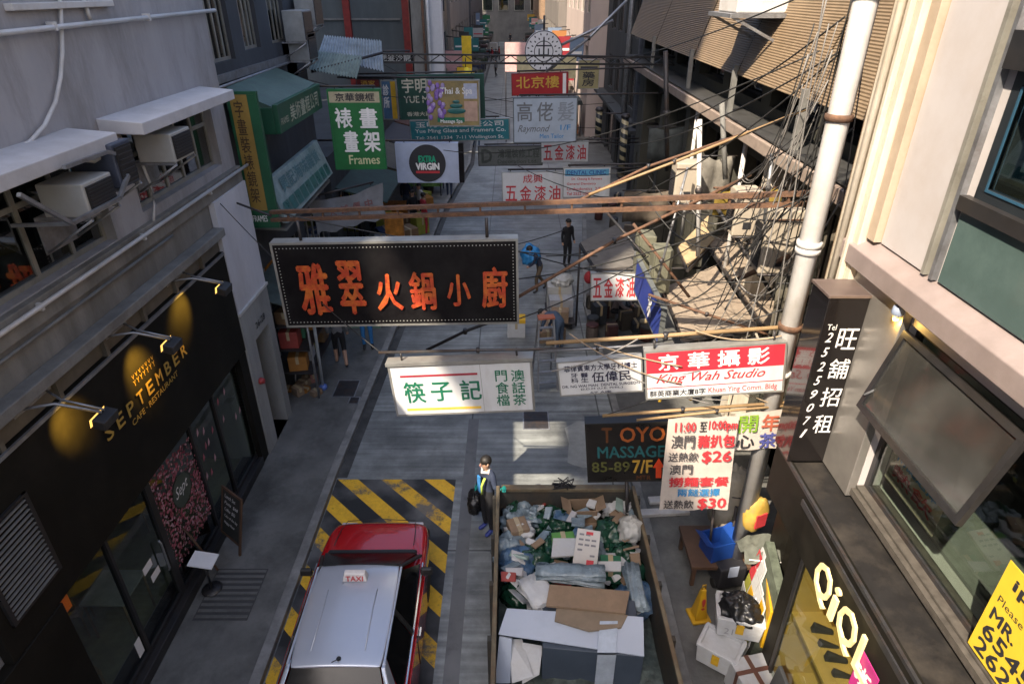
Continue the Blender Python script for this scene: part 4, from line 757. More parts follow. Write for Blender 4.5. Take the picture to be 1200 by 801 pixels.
# third building, dark, and the striped poles
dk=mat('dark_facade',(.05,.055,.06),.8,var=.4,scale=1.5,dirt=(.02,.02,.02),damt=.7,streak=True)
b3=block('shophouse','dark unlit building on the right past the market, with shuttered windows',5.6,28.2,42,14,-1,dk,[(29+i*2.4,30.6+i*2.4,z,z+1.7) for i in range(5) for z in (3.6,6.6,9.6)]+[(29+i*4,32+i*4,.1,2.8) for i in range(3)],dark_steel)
MB().box(5.0,5.59,28.3,42,3.1,3.25).build('ledge',dk,b3,world=True); MB().tube([(5.45,33,0),(5.45,33,14)],.12).build('downpipe',grey_metal,b3,world=True); MB().tube([(5.4,29,0),(5.4,29,14)],.2).build('downpipe',mat('blue_grey_pipe',(.12,.13,.16),.5),b3,world=True)
def barber(px,y0,y1,D,label):
    a=P(px,y0,Y=D); b=P(px-1.5,y1,Y=D); h=a.z-b.z; e=E('striped_pole',label,'pole',b,0); m=mat('spiral_stripe',(.1,.1,.1),.4)
    if 'spiral' not in m:
        n=m.node_tree.nodes; L=m.node_tree.links; m['spiral']=1; tc=n.new('ShaderNodeTexCoord'); sp=n.new('ShaderNodeSeparateXYZ'); L.new(tc.outputs['Object'],sp.inputs[0]); at=n.new('ShaderNodeMath'); at.operation='ARCTAN2'; L.new(sp.outputs[1],at.inputs[0]); L.new(sp.outputs[0],at.inputs[1])
        q=n.new('ShaderNodeMath'); q.operation='MULTIPLY_ADD'; q.inputs[1].default_value=1/(2*math.pi); L.new(at.outputs[0],q.inputs[0]); z=n.new('ShaderNodeMath'); z.operation='MULTIPLY'; z.inputs[1].default_value=3.2; L.new(sp.outputs[2],z.inputs[0]); L.new(z.outputs[0],q.inputs[2])
        f=n.new('ShaderNodeMath'); f.operation='FRACT'; L.new(q.outputs[0],f.inputs[0]); g=n.new('ShaderNodeValToRGB'); g.color_ramp.interpolation='CONSTANT'; g.color_ramp.elements[0].color=(.02,.025,.03,1); g.color_ramp.elements[1].position=.55; g.color_ramp.elements[1].color=(.42,.36,.22,1); L.new(f.outputs[0],g.inputs[0]); L.new(g.outputs[0],n['Principled BSDF'].inputs['Base Color'])
    MB().lathe([(.13,0),(.13,h)],18).build('tube',m,e)
    MB().lathe([(.15,h),(.17,h+.05),(.12,h+.14)],18).build('cap',dark_steel,e); MB().lathe([(.12,-.12),(.17,-.05),(.15,0)],18).build('base',dark_steel,e); MB().tube([(.1,0,h*.9),(1.2,0,h*.9)],.03).build('bracket',dark_steel,e)
barber(729,138,205,24,'longer gold-striped spiral pole on the dark building'); barber(702,130,160,27,'shorter gold-striped spiral pole on the left of the longer one')

# more brackets, struts, ducts and hanging lines in the dark middle distance on the right
rr=random.Random(99)
for k,(a,b,Da,Db,r_,m_,l) in enumerate([((742,262),(808,348),11.5,11,.03,rust,'rusty angle strut falling to the weathered canopy'),((806,196),(770,330),12.5,12,.025,grey_metal,'grey conduit dropping from the column to the cabinets'),((838,240),(910,352),10.8,10,.035,dark_steel,'dark diagonal brace behind the cream condenser box'),((858,330),(925,300),9.8,9.2,.04,rust,'short rusty brace at the tall condenser box'),((712,250),(756,300),14,13,.03,dark_steel,'dark strut beside the shaded grey canopy'),((820,140),(818,300),12.2,12,.045,white_metal,'white vertical pipe on the face of the concrete column'),((905,180),(896,260),9.6,9.4,.03,grey_metal,'short grey pipe hanging below the ledge end'),((780,60),(782,200),17,17,.06,dark_steel,'dark vertical duct beside the long ledge'),((846,120),(850,210),12.6,12.4,.05,concrete,'grey vertical duct under the brown hoods'),((760,345),(900,392),10.4,9.6,.025,bamboo if 'bamboo' in globals() else rust,'thin brown batten lying along the board canopy edge')]):
    t=E('strut',l,'strut',P(*a,Y=Da)); MB().tube([P(*a,Y=Da),P(*b,Y=Db)],r_,8).build('bar',m_,t,world=True); c=P(*a,Y=Da).lerp(P(*b,Y=Db),.5); MB().ball(c,r_*1.7).build('joint',dark_steel,t,world=True)
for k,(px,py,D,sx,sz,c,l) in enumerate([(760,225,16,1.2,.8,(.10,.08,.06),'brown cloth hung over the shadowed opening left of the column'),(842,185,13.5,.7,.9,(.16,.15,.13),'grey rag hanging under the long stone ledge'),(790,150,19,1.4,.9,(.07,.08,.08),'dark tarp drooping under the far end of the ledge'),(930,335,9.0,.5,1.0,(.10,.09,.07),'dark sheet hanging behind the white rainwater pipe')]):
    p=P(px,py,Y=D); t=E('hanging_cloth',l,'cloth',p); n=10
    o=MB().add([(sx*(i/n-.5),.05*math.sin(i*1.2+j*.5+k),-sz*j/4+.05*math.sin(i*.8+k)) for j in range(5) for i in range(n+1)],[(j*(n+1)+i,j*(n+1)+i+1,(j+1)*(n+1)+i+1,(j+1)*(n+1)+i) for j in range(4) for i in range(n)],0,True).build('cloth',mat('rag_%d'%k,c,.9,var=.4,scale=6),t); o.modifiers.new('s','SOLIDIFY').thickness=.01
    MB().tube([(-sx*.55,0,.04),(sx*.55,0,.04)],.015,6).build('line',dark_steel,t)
# ---------------- hanging signs over the street
rimw=mat('pale_rim',(.36,.36,.34),.4,.5,var=.2,dirt=(.15,.12,.09),damt=.5)
dark_back=mat('sign_black',(.009,.008,.009),.4,spec=.12,var=.3,scale=3,dirt=(.03,.03,.03),damt=.5)
r=sign('neon_sign','large black restaurant sign with red-orange brush characters and a dotted border','sign',318,607,282,277,380,9.3,9.3,.22,rimw,dark_back,.035)
W,H,d=r['W'],r['H'],r['d']
neon=mat('neon_red',(.42,.05,.02),.4,var=.5,scale=14,dirt=(.60,.20,.03),damt=.8,dscale=6)
chars=[('雅',.085,.155,.215,.78),('翠',.25,.16,.36,.80),('火',.405,.20,.515,.64),('鍋',.545,.20,.655,.66),('小',.70,.24,.80,.62),('廚',.845,.21,.955,.70)]
T(r,[(c,(a,b,e_,f_)) for c,a,b,e_,f_ in chars],None,neon,bold=.018,ex=.03,name='neon_lettering')
mb=MB(); y=-d*.5-.003
def dot(x,z): mb.add([(x-.008,y,z-.008),(x+.008,y,z-.008),(x+.008,y,z+.008),(x-.008,y,z+.008)],[(0,1,2,3)])
for i in range(66):
    x=-W/2+.08+(W-.16)*i/65; dot(x,.09); dot(x,H-.09)
for i in range(1,24):
    z=.09+(H-.18)*i/24; dot(-W/2+.08,z); dot(W/2-.08,z)
mb.build('stud_border',mat('stud_white',(.4,.4,.38),.4),r)
for x in (-W*.38,W*.375): MB().tube([(x,0,H),(x,0,H+.3)],.025).build('hanger',dark_steel,r)
# the rusty beam it hangs from
a=P(960,232,X=4.0); b=P(318,253,X=-4.3); q=P(640,246,Y=9.3)
e=E('steel_beam','long rusty double-angle beam spanning the street above the black restaurant sign','beam',(a+b)/2); dz=Vector((0,0,.07))
MB().beam(a+dz,b+dz,.09,.06).build('upper_angle',rust,e,world=True); MB().beam(a-dz,b-dz,.09,.06).build('lower_angle',rust,e,world=True)
mb=MB(); 
for i in range(12): c=a.lerp(b,(i+.5)/12); mb.beam(c-dz,c+dz,.03,.05)
mb.build('tie_plate',rust,e,world=True); MB().tube([b,(-5.04,11.55,5.15)],.02,6).build('stay',dark_steel,e,world=True)
r=sign('shop_sign','white lightbox sign with green chopsticks-shop characters over the middle of the road','sign',455,623,426,419,484,8.2,8.1,.16,rimw,sign_white,.03)
W,H=r['W'],r['H']; T(r,[('筷',(.085,.26,.235,.68)),('子',(.275,.28,.43,.66)),('記',(.485,.28,.635,.68))],None,ink_green,bold=.014)
T(r,[('門\n食\n檔',(.735,.14,.83,.84)),('澳\n話\n茶',(.85,.14,.945,.84))],None,ink_green,bold=.01)
panel(r,(.075,.77,.62,.81),mat('dark_red_line',(.35,.03,.05),.5)); panel(r,(.085,.10,.62,.15),mat('gold_line',(.72,.48,.08),.5)); panel(r,(.64,.03,.643,.96),rimw)
MB().box(-W/2-.02,W/2+.02,-.1,.1,H,H+.05).build('rain_cap',rimw,r)
for x in (-W*.4,W*.4): MB().tube([(x,0,H+.05),(x,0,H+.17)],.015).build('hanger',dark_steel,r)
r=sign('shop_sign','small white dental surgery sign with black lettering left of the red studio sign','sign',652,752,422,415,462,7.6,7.5,.12,rimw,sign_white,.02)
T(r,[('菲律賓東方大學牙科博士',(.08,.70,.94,.88)),('牙\n科',(.15,.38,.24,.66)),('醫\n生',(.27,.38,.36,.66)),('伍偉民',(.40,.36,.86,.66)),('DR. NG WAI MAN  DENTAL SURGEON',(.04,.24,.96,.32)),('D.D.M (U.E. PHIL.)',(.26,.14,.76,.21)),('4/F A座',(.36,.04,.62,.11))],None,mat('navy_ink',(.02,.02,.05),.5),bold=.015)
r=sign('shop_sign','red and white photo studio sign with script lettering, hung by the white pipe','sign',754,921,409,397,465,7.5,7.35,.16,rimw,sign_white,.025)
panel(r,(.012,.55,.988,.965),red_paint); panel(r,(.012,.235,.988,.25),red_paint)
T(r,[('京',(.10,.60,.245,.93)),('華',(.31,.60,.465,.93)),('攝',(.52,.60,.68,.93)),('影',(.73,.60,.885,.93))],None,ink_white,bold=.02,ex=.006)
T(r,'King Wah Studio',(.08,.29,.86,.53),ink_red,bold=.006,shear=.45,ex=.006); T(r,'群英商業大廈8字',(.03,.06,.44,.19),ink_black,bold=.012); T(r,'Khuan Ying Comm. Bldg',(.46,.05,.95,.19),ink_red,bold=.004)
W,H=r['W'],r['H']
for x in (-W*.42,W*.42): MB().tube([(x,0,H),(x,0,H+.12)],.015).build('hanger',dark_steel,r)
for x in (-.72,-.3): 
    e=bpy.data.objects.new('lamp',None); 
    MB().lathe([(.025,-.07),(.03,-.03),(.015,0)],10,(x*W*.55,-.03,-.0)).build('bulb_lamp',mat('bulb_yellow',(.7,.45,.05),.3),r)
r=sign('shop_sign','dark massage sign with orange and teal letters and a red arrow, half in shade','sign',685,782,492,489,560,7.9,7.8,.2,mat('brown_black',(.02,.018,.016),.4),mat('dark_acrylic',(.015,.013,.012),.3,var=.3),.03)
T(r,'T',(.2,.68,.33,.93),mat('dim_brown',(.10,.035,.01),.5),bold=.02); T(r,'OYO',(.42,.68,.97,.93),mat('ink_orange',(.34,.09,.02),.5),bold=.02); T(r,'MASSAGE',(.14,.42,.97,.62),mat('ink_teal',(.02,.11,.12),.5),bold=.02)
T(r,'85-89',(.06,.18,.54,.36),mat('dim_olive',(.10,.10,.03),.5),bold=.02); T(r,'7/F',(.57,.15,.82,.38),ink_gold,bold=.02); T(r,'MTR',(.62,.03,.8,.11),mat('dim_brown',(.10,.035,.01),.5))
W,H=r['W'],r['H']; mb=MB(); y=-r['d']*.5-.002; mb.add([(W*(x-.5),y,H*z) for x,z in [(.86,.06),(.93,.06),(.93,.24),(.97,.24),(.895,.40),(.82,.24),(.86,.24)]],[tuple(range(7))]); mb.build('arrow',mat('arrow_red',(.7,.07,.02),.5),r)
MB().tube([(0,0,0),(0,.0,-1.4)],.03).build('post',dark_steel,r)
# printed food banner in two sheets
mesh_c=mat('printed_mesh',(.55,.49,.44),.85,var=.2,scale=6,dirt=(.40,.33,.28),damt=.6,dscale=3,bump=.2)
r=sign('food_banner','cream printed banner listing noodle and pork-bun prices in red, blue and black','banner',783,866,490,488,597,7.25,7.2,.06)
W,H=r['W'],r['H']; mb=MB(); n=14
for s in (-.003,.003): mb.add([((i/n-.5)*W*(1+.05*(1-j/8))-.03*(1-j/8)*W,s+.018*math.sin(i*.8+j*.6),H*j/8) for j in range(9) for i in range(n+1)],[(j*(n+1)+i,j*(n+1)+i+1,(j+1)*(n+1)+i+1,(j+1)*(n+1)+i) for j in range(8) for i in range(n)],0,True)
mb.build('cloth',mesh_c,r)
T(r,[('澳門',(.06,.70,.40,.84)),('送熱飲',(.03,.56,.47,.66)),('澳門',(.06,.42,.40,.53)),('送熱飲',(.0,.03,.46,.13))],None,mat('grey_ink',(.07,.065,.07),.6),bold=.015)
T(r,[('豬扒包',(.44,.70,.98,.84)),('$26',(.52,.53,.96,.67)),('撈麵套餐',(.06,.28,.96,.39)),('$30',(.52,.01,.96,.15))],None,ink_red,bold=.03); T(r,'兩餸選擇',(.2,.17,.84,.26),ink_blue,bold=.02); T(r,[('11:00',(.1,.87,.4,.97)),('10:00pm',(.58,.86,.99,.98))],None,ink_red,bold=.02); T(r,'至',(.45,.87,.56,.97),ink_black)
r=sign('food_banner','smaller banner piece with green, black and orange characters beside the white pipe','banner',862,918,484,480,528,7.3,7.3,.06)
W,H=r['W'],r['H']; mb=MB()
for s in (-.003,.003): mb.add([((i/n-.5)*W,s+.012*math.sin(i*.8+j*.6),H*j/6) for j in range(7) for i in range(n+1)],[(j*(n+1)+i,j*(n+1)+i+1,(j+1)*(n+1)+i+1,(j+1)*(n+1)+i) for j in range(6) for i in range(n)],0,True)
mb.build('cloth',mesh_c,r); T(r,'開',(.08,.5,.48,.95),mat('lime_ink',(.2,.36,.03),.6),bold=.012); T(r,'心',(.05,.08,.45,.45),ink_black,bold=.02); T(r,'年',(.56,.5,.94,.95),mat('brick_ink',(.45,.12,.07),.6),bold=.02); T(r,'茶',(.54,.05,.94,.46),mat('violet_ink',(.08,.09,.3),.6),bold=.02)
# bars the near signs hang from
def bar(nm,label,pts,r_,mt,cat_='pole',group=None):
    e=E(nm,label,cat_,sum((Vector(p) for p in pts),Vector())/len(pts),0,group); MB().tube(pts,r_,8).build('bar',mt,e,world=True)
    m=MB(); 
    for p in pts[1:-1] or [Vector(pts[0]).lerp(Vector(pts[-1]),.5)]: m.tube([Vector(p)+Vector((0,0,-r_*1.6)),Vector(p)+Vector((0,0,r_*1.6))],r_*1.3,8)
    m.build('clamp',dark_steel,e,world=True); return e
bamboo=mat('bamboo',(.33,.22,.11),.6,var=.35,scale=8,dirt=(.16,.1,.06),damt=.6,dscale=4)
bar('scaffold_pole','straw-coloured pole along the top of the red studio sign',[P(640,402,Y=7.75),P(780,393,Y=7.6),P(948,381,Y=7.45)],.03,bamboo)
bar('scaffold_pole','dark thin pole holding the white chopsticks sign and running left',[P(444,413,Y=8.3),P(560,410,Y=8.2),P(700,408,Y=7.9)],.022,dark_steel)
bar('scaffold_pole','grey steel rail just above the dental sign',[P(632,412,Y=7.8),P(700,408,Y=7.75),P(790,402,Y=7.6)],.02,grey_metal)
bar('scaffold_pole','tan pole under the red studio sign, above the massage sign',[P(706,487,Y=7.6),P(800,480,Y=7.5),P(940,470,Y=7.4)],.025,bamboo)
bar('scaffold_pole','lower tan pole carrying the food banner',[P(746,492,Y=7.5),P(840,482,Y=7.4),P(935,474,Y=7.35)],.02,bamboo)
bar('scaffold_pole','slanting dark strut under the black restaurant sign',[P(500,410,Y=10.2),P(545,388,Y=10.2),P(588,372,Y=10.2)],.03,dark_steel)
bar('scaffold_pole','long brown pole rising across the street towards the stone ledge',[P(600,352,Y=9.4),P(720,282,Y=9.8),P(880,205,Y=10.2)],.028,rust)
bar('scaffold_pole','pale brown pole crossing the concrete column just above the long beam',[P(690,228,Y=9.6),P(790,190,Y=9.8),P(945,128,Y=9.9)],.022,bamboo)
bar('scaffold_pole','brown pole ending on the cream column high above the beam',[P(672,238,Y=10.6),P(760,195,Y=10.6),P(880,154,Y=10.6)],.025,rust)
bar('scaffold_pole','grey strut reaching up to the top right behind the round drum sign',[P(640,84,Y=22),P(690,45,Y=22),P(735,0,Y=22)],.04,grey_metal)
# ---------------- signs farther down the street
teal_rim=mat('deep_green_rim',(.012,.07,.05),.5,var=.2)
r=sign('shop_sign','green picture-framing sign with large white characters and the word Frames','sign',383,446,104,104,198,16.8,16.9,.18,mat('sign_green2',(.01,.14,.04),.45,var=.2),mat('leaf_green',(.015,.15,.04),.45,var=.2,dirt=(.01,.09,.03)),.03)
panel(r,(.03,.84,.97,.97),mat('buff_strip',(.42,.37,.25),.6)); T(r,'京華鏡框',(.14,.855,.88,.955),ink_black,bold=.02); T(r,[('裱',(.1,.53,.42,.78)),('畫',(.56,.53,.9,.78)),('畫',(.22,.23,.5,.5)),('架',(.6,.23,.92,.5))],None,ink_white,bold=.02,ex=.01); T(r,'Frames',(.28,.07,.88,.19),mat('pale_yellow_ink',(.6,.6,.35),.5),bold=.02)
r=sign('shop_sign','dark green sign with cream characters partly covered by the spa poster','sign',465,567,88,86,140,22,22,.2,teal_rim,mat('bottle_green',(.01,.055,.04),.5,var=.2),.04)
T(r,[('宇明',(.05,.60,.34,.93)),('YUE MING',(.06,.38,.52,.54)),('香港大藥房',(.08,.08,.44,.18))],None,mat('cream_ink',(.55,.52,.42),.5),bold=.015)
r=sign('spa_poster','small violet-edged massage and spa poster sign hung over the dark green sign','sign',499,562,93,93,148,21.4,21.4,.14,rimw,mat('poster_bg',(.25,.2,.09),.5,var=.5,scale=2.5,dirt=(.5,.33,.1),damt=.8),.04)
W,H=r['W'],r['H']; y=-r['d']*.5-.004; mb=MB(); rr=random.Random(5)
for i in range(34): mb.ball(((rr.uniform(-.48,-.18))*W,y,rr.uniform(.2,.95)*H),(.07,.012,.09),rr.randrange(2),6,4)
mb.build('orchid',[mat('orchid',(.28,.16,.5),.6),mat('orchid_pale',(.45,.35,.62),.6)],r)
mb=MB(); mb.ball((.05*W,y,.34*H),(.3,.012,.09)); mb.ball((.05*W,y-.005,.45*H),(.2,.012,.07)); mb.ball((.05*W,y-.01,.54*H),(.11,.012,.05)); mb.build('stone_stack',mat('spa_stone',(.03,.14,.13),.4),r)
panel(r,(.7,.12,.95,.55),mat('skin_patch',(.5,.33,.25),.6)); panel(r,(.7,.6,.95,.92),mat('sky_patch',(.45,.48,.6),.6)); panel(r,(.18,.1,.7,.2),ink_green)
T(r,'Thai & Spa',(.26,.66,.86,.84),ink_white,bold=.02,ex=.015); T(r,'Massage Spa',(.24,.06,.66,.16),ink_white,bold=.02,ex=.012)
r=sign('shop_sign','wide teal sign with white glass-and-frames shop lettering','sign',480,597,141,138,166,24.5,24.3,.2,rimw,mat('teal_board',(.03,.22,.26),.5,var=.25,dirt=(.02,.12,.15)),.03)
T(r,[('玉明玻璃鏡畫公司',(.06,.66,.94,.92)),('Yue Ming Glass and Framers Co.',(.05,.36,.96,.6)),('Tel: 2541 1234  7-11 Wellington St.',(.05,.06,.94,.26))],None,ink_white,bold=.015)
r=sign('shop_sign','pale blue sign with a black round badge in green, white and red lettering','sign',463,537,167,167,213,18.4,18.4,.22,sign_blue,sign_blue,.01)
W,H=r['W'],r['H']; y=-r['d']*.5-.001; R0=.47*H
MB().lathe([(R0,-.012),(R0,0)],40,(0,y,H*.5),axis='y').build('badge',ink_black,r); mb=MB(); mb.lathe([(R0*.93,-.014),(R0*.9,-.016)],40,(0,y,H*.5),axis='y'); 
T(r,'EXTRA',(.36,.52,.64,.70),mat('badge_green',(.01,.30,.16),.5),bold=.05,ex=.02); T(r,'VIRGIN',(.31,.33,.69,.52),ink_white,bold=.05,ex=.02); 
mb=MB(); mb.box(-.19*W,.19*W,y-.02,y-.013,.25*H,.31*H); mb.build('colour_band',ink_red,r)
MB().box(W/2+.001,W/2+.14,-.1,.1,0,H).build('side_panel',dark_back,r)
def hwsign(label,pxl,pxr,yt,yb,D,small='',red=ink_red):
    r=sign('shop_sign',label,'sign',pxl,pxr,yt,yt-1,yb,D,D-.1,.16,rimw,sign_blue if False else sign_white,.02,)
    h=.58 if small else .84
    n=4
    for k,ch in enumerate('五金漆油'): T(r,ch,(.05+k*.235,.12,.24+k*.235,h),red,bold=.012)
    if small: T(r,small,(.34,.66,.66,.92),red,bold=.01)
    return r
hwsign('white sign with four red hardware-and-paint characters below two smaller ones',588,661,201,239,21,'成興')
hwsign('white hardware sign with red characters low beside the blue canopy sign',692,748,319,351,14.2)
hwsign('half-hidden white hardware sign with red characters behind the cables',634,690,166,190,26)
r=sign('shop_sign','white notice sign with a blue heading and red lines of text','sign',660,716,196,195,231,20,20,.12,rimw,sign_white,.02)
panel(r,(.04,.72,.96,.94),mat('sky_heading',(.12,.36,.55),.5)); T(r,'DENTAL CLINIC',(.08,.76,.9,.9),mat('deep_blue_ink',(.02,.06,.25),.5),bold=.02); T(r,[('Dr. Cheung & Partners',(.18,.56,.82,.66)),('General Dentistry',(.08,.40,.7,.5)),('Orthodontics  2/F',(.08,.24,.8,.34)),('Tel 2522 0000',(.08,.08,.6,.18))],None,ink_red,bold=.02)
r=sign('shop_sign','red sign with gold Peking characters above the grey-blue tailor sign','sign',599,666,86,84,112,23.5,23.5,.25,mat('maroon',(.2,.012,.015),.5,var=.2),mat('sign_crimson',(.36,.015,.02),.5,var=.2),.03)
T(r,'北京樓',(.08,.32,.84,.86),ink_gold,bold=.015,ex=.01); panel(r,(.9,.05,.96,.95),ink_white)
r=sign('shop_sign','grey-blue tailor sign with faded brush characters','sign',601,677,114,113,167,21,21,.2,mat('slate_rim',(.10,.12,.13),.5),mat('ice_blue',(.38,.44,.52),.5,var=.12,dirt=(.25,.3,.36)),.03)
T(r,[('高',(.06,.48,.30,.9)),('佬',(.37,.48,.62,.9))],None,mat('faded_ink',(.15,.16,.17),.6),bold=.01); T(r,'髮',(.69,.48,.95,.9),mat('fainter_ink',(.25,.28,.32),.6),bold=.01); T(r,'Raymond',(.07,.2,.58,.4),mat('faded_ink',(.15,.16,.17),.6),bold=.01,shear=.4); T(r,'1/F',(.74,.28,.9,.4),ink_blue,bold=.02); T(r,'Men Tailor',(.42,.1,.8,.2),ink_blue)
r=sign('shop_sign','dull grey-green sign with worn lettering behind the other signs','sign',560,636,171,170,194,27,27,.2,dark_steel,mat('grey_green_board',(.16,.17,.16),.6,var=.3),.03)
T(r,'鴻運裝修工程',(.3,.4,.95,.85),mat('worn_ink',(.07,.08,.07),.6),bold=.02); T(r,'D',(.05,.15,.22,.85),mat('worn_ink',(.07,.08,.07),.6),bold=.03); T(r,'Decoration Ltd.',(.3,.12,.92,.32),mat('worn_ink',(.07,.08,.07),.6))
r=sign('shop_sign','faded yellow sign with black stripes near the dark building on the right','sign',678,703,70,70,104,25,25,.2,rimw,mat('faded_yellow',(.30,.26,.13),.6,var=.2),.02); T(r,['',][0] or '藥\n房',(.2,.1,.8,.6),ink_black,bold=.02); panel(r,(.1,.7,.9,.78),ink_black)
r=sign('shop_sign','black sign with pale hair-salon characters under the corrugated roof','sign',440,485,62,62,74,24,24,.15,dark_steel,dark_back,.03); T(r,'理髮沙龍',(.1,.2,.92,.85),mat('pale_grey_ink',(.4,.4,.38),.5),bold=.01)
r=sign('shop_sign','dim dark red sign between the frames sign and the bottle-green one','sign',417,445,92,92,102,23,23,.15,dark_steel,mat('oxblood',(.11,.012,.012),.6),.03); T(r,'酒家',(.2,.2,.8,.8),ink_gold)
r=sign('shop_sign','narrow blue and yellow sign at the left edge of the dark green sign','sign',446,464,94,94,140,22.5,22.5,.15,rimw,mat('dull_blue',(.08,.17,.3),.5,var=.3),.03); panel(r,(.62,.02,.97,.98),yellow_paint); T(r,'診\n所',(.1,.3,.5,.9),ink_white,bold=.02)
# round drum sign
c=P(637,60,Y=27); e=E('drum_sign','round white drum-shaped sign with a black lattice pattern','sign',c-Vector((0,0,.75))); RR=.72
MB().lathe([(RR,-.14),(RR,.14)],40,(0,0,.75),axis='y').build('drum',mat('drum_white',(.7,.68,.68),.5,var=.06),e)
mb=MB(); 
def ring(r0,r1,y=-.145):
    vs=[];n=40
    for k in range(n): a=2*math.pi*k/n; vs+=[(r0*math.cos(a),y,.75+r0*math.sin(a)),(r1*math.cos(a),y,.75+r1*math.sin(a))]
    mb.add(vs,[(2*k,2*k+1,(2*k+3)%(2*n),(2*k+2)%(2*n)) for k in range(n)])
ring(.69,.72); ring(.34,.37,-.146)
for k in range(16):
    a=2*math.pi*k/16
    for r_ in (.47,.6): 
        b=a+(.2 if r_>.5 else 0); ca,sa=math.cos(b),math.sin(b); cx,cz=r_*ca,.75+r_*sa; s1,s2=.055,.03
        mb.add([(cx+ca*s1,-.147,cz+sa*s1),(cx-sa*s2,-.147,cz+ca*s2),(cx-ca*s1,-.147,cz-sa*s1),(cx+sa*s2,-.147,cz-ca*s2)],[(0,1,2,3)])
mb.box(-.28,.28,-.149,-.145,.92,.97); mb.box(-.03,.03,-.149,-.145,.5,1.2); mb.box(-.2,.2,-.150,-.146,.6,.65); mb.box(-.2,-.15,-.15,-.146,.65,.85); mb.box(.15,.2,-.15,-.146,.65,.85)
mb.build('lattice',ink_black,e); MB().tube([(0,0,.75+RR),(0,0,.75+RR+.5)],.04).build('hanger',dark_steel,e); MB().tube([(.2,.1,.75),(2.6,.1,1.8)],.05).build('arm',grey_metal,e)
# long black trussed beam across the street
e=E('truss','thin black truss spanning the street above the far signs','truss',P(560,76,Y=21)); L_=P(330,72,Y=20); R_=P(790,76,Y=22); hz=Vector((0,0,.22))
MB().beam(L_,R_,.06,.06).build('bottom_chord',black_metal,e,world=True); MB().beam(L_+hz,R_+hz,.05,.05).build('top_chord',black_metal,e,world=True)
mb=MB(); 
for i in range(34): mb.beam(L_.lerp(R_,i/34)+(hz if i%2 else hz*0),L_.lerp(R_,(i+1)/34)+(hz*0 if i%2 else hz),.025,.025)
mb.build('lacing',black_metal,e,world=True)
# overhead cables
ck=mat('black_cable',(.02,.02,.02),.6,var=.2); cg=mat('grey_cable',(.2,.19,.18),.6,var=.2)
rr=random.Random(21)
LB='thin dark cable crossing the street from the right-hand buildings'
def cable(a,b,s,r_=.012,mt=None,label=LB,group='dark cables strung over the street'):
    o=MB().tube(sag(a,b,s,16),r_,6).build('cable',mt or ck,None,world=True); return tag(o,label,'cable',group)
for q in [((330,250,9.9),(700,300,11),.15),((566,330,11),(960,225,8),.25),((600,376,9.8),(760,300,11),.1),((520,176,18),(960,60,9),.5),((690,160,22),(985,60,8),.6),((450,76,22),(700,150,24),.5),
          ((640,300,14),(1000,120,8),.5),((700,240,13),(1010,40,8),.4),((730,330,11),(1000,150,7.8),.2),((760,150,18),(990,20,8),.3),((420,300,12),(660,270,14),.25),((480,90,24),(720,120,24),.4),((700,70,24),(930,0,9.5),.2),((340,88,19),(620,112,24),.4),((640,200,19),(960,120,8.5),.45),((560,276,12),(900,330,8.6),.3),((600,190,22),(960,262,8),.4)]:
    cable(P(q[0][0],q[0][1],Y=q[0][2]),P(q[1][0],q[1][1],Y=q[1][2]),q[2],.011)
LB2='loose cable looping up beside the white rainwater pipe'
for k in range(22):
    x0=rr.uniform(730,905); y0=rr.uniform(190,420); x1=rr.uniform(935,985); y1=rr.uniform(20,300)
    cable(P(x0,y0,Y=rr.uniform(8.6,11)),P(x1,y1,Y=rr.uniform(7.7,8.4)),rr.uniform(.1,1.1),rr.choice([.006,.008,.011]),rr.choice([ck,cg,cg]),LB2,'loose cables by the rainwater pipe')
for k in range(7):
    x0=rr.uniform(920,1000); cable(P(x0+30,-20,Y=7.8),P(x0-rr.uniform(30,130),rr.uniform(300,560),Y=rr.uniform(7.7,9)),rr.uniform(-.1,.1),.009,rr.choice([ck,cg]),LB2,'loose cables by the rainwater pipe')
for k in range(14):
    x0=rr.uniform(640,820); y0=rr.uniform(385,420); x1=x0+rr.uniform(60,170); 
    cable(P(x0,y0+rr.uniform(-5,75),Y=7.5),P(min(x1,940),y0+rr.uniform(-12,70),Y=7.35),rr.uniform(.02,.16),rr.choice([.007,.01]),rr.choice([cg,ck,mat('tan_cable',(.35,.26,.17),.7)]),'frayed wire tangled among the near hanging signs','frayed wires around the near signs')

for a_,b_,l_ in [(P(446,413,Y=8.3),(-5.05,10.9,5.35),'slack stay cable from the chopsticks sign pole to the white pier'),(P(700,408,Y=7.75),(3.6,7.5,5.0),'stay cable from the dental sign rail to the rainwater pipe'),(P(706,487,Y=7.6),(3.6,7.5,4.6),'stay cable holding the pole above the massage sign')]:
    cable(a_,b_,.12,.008,ck,l_,None)
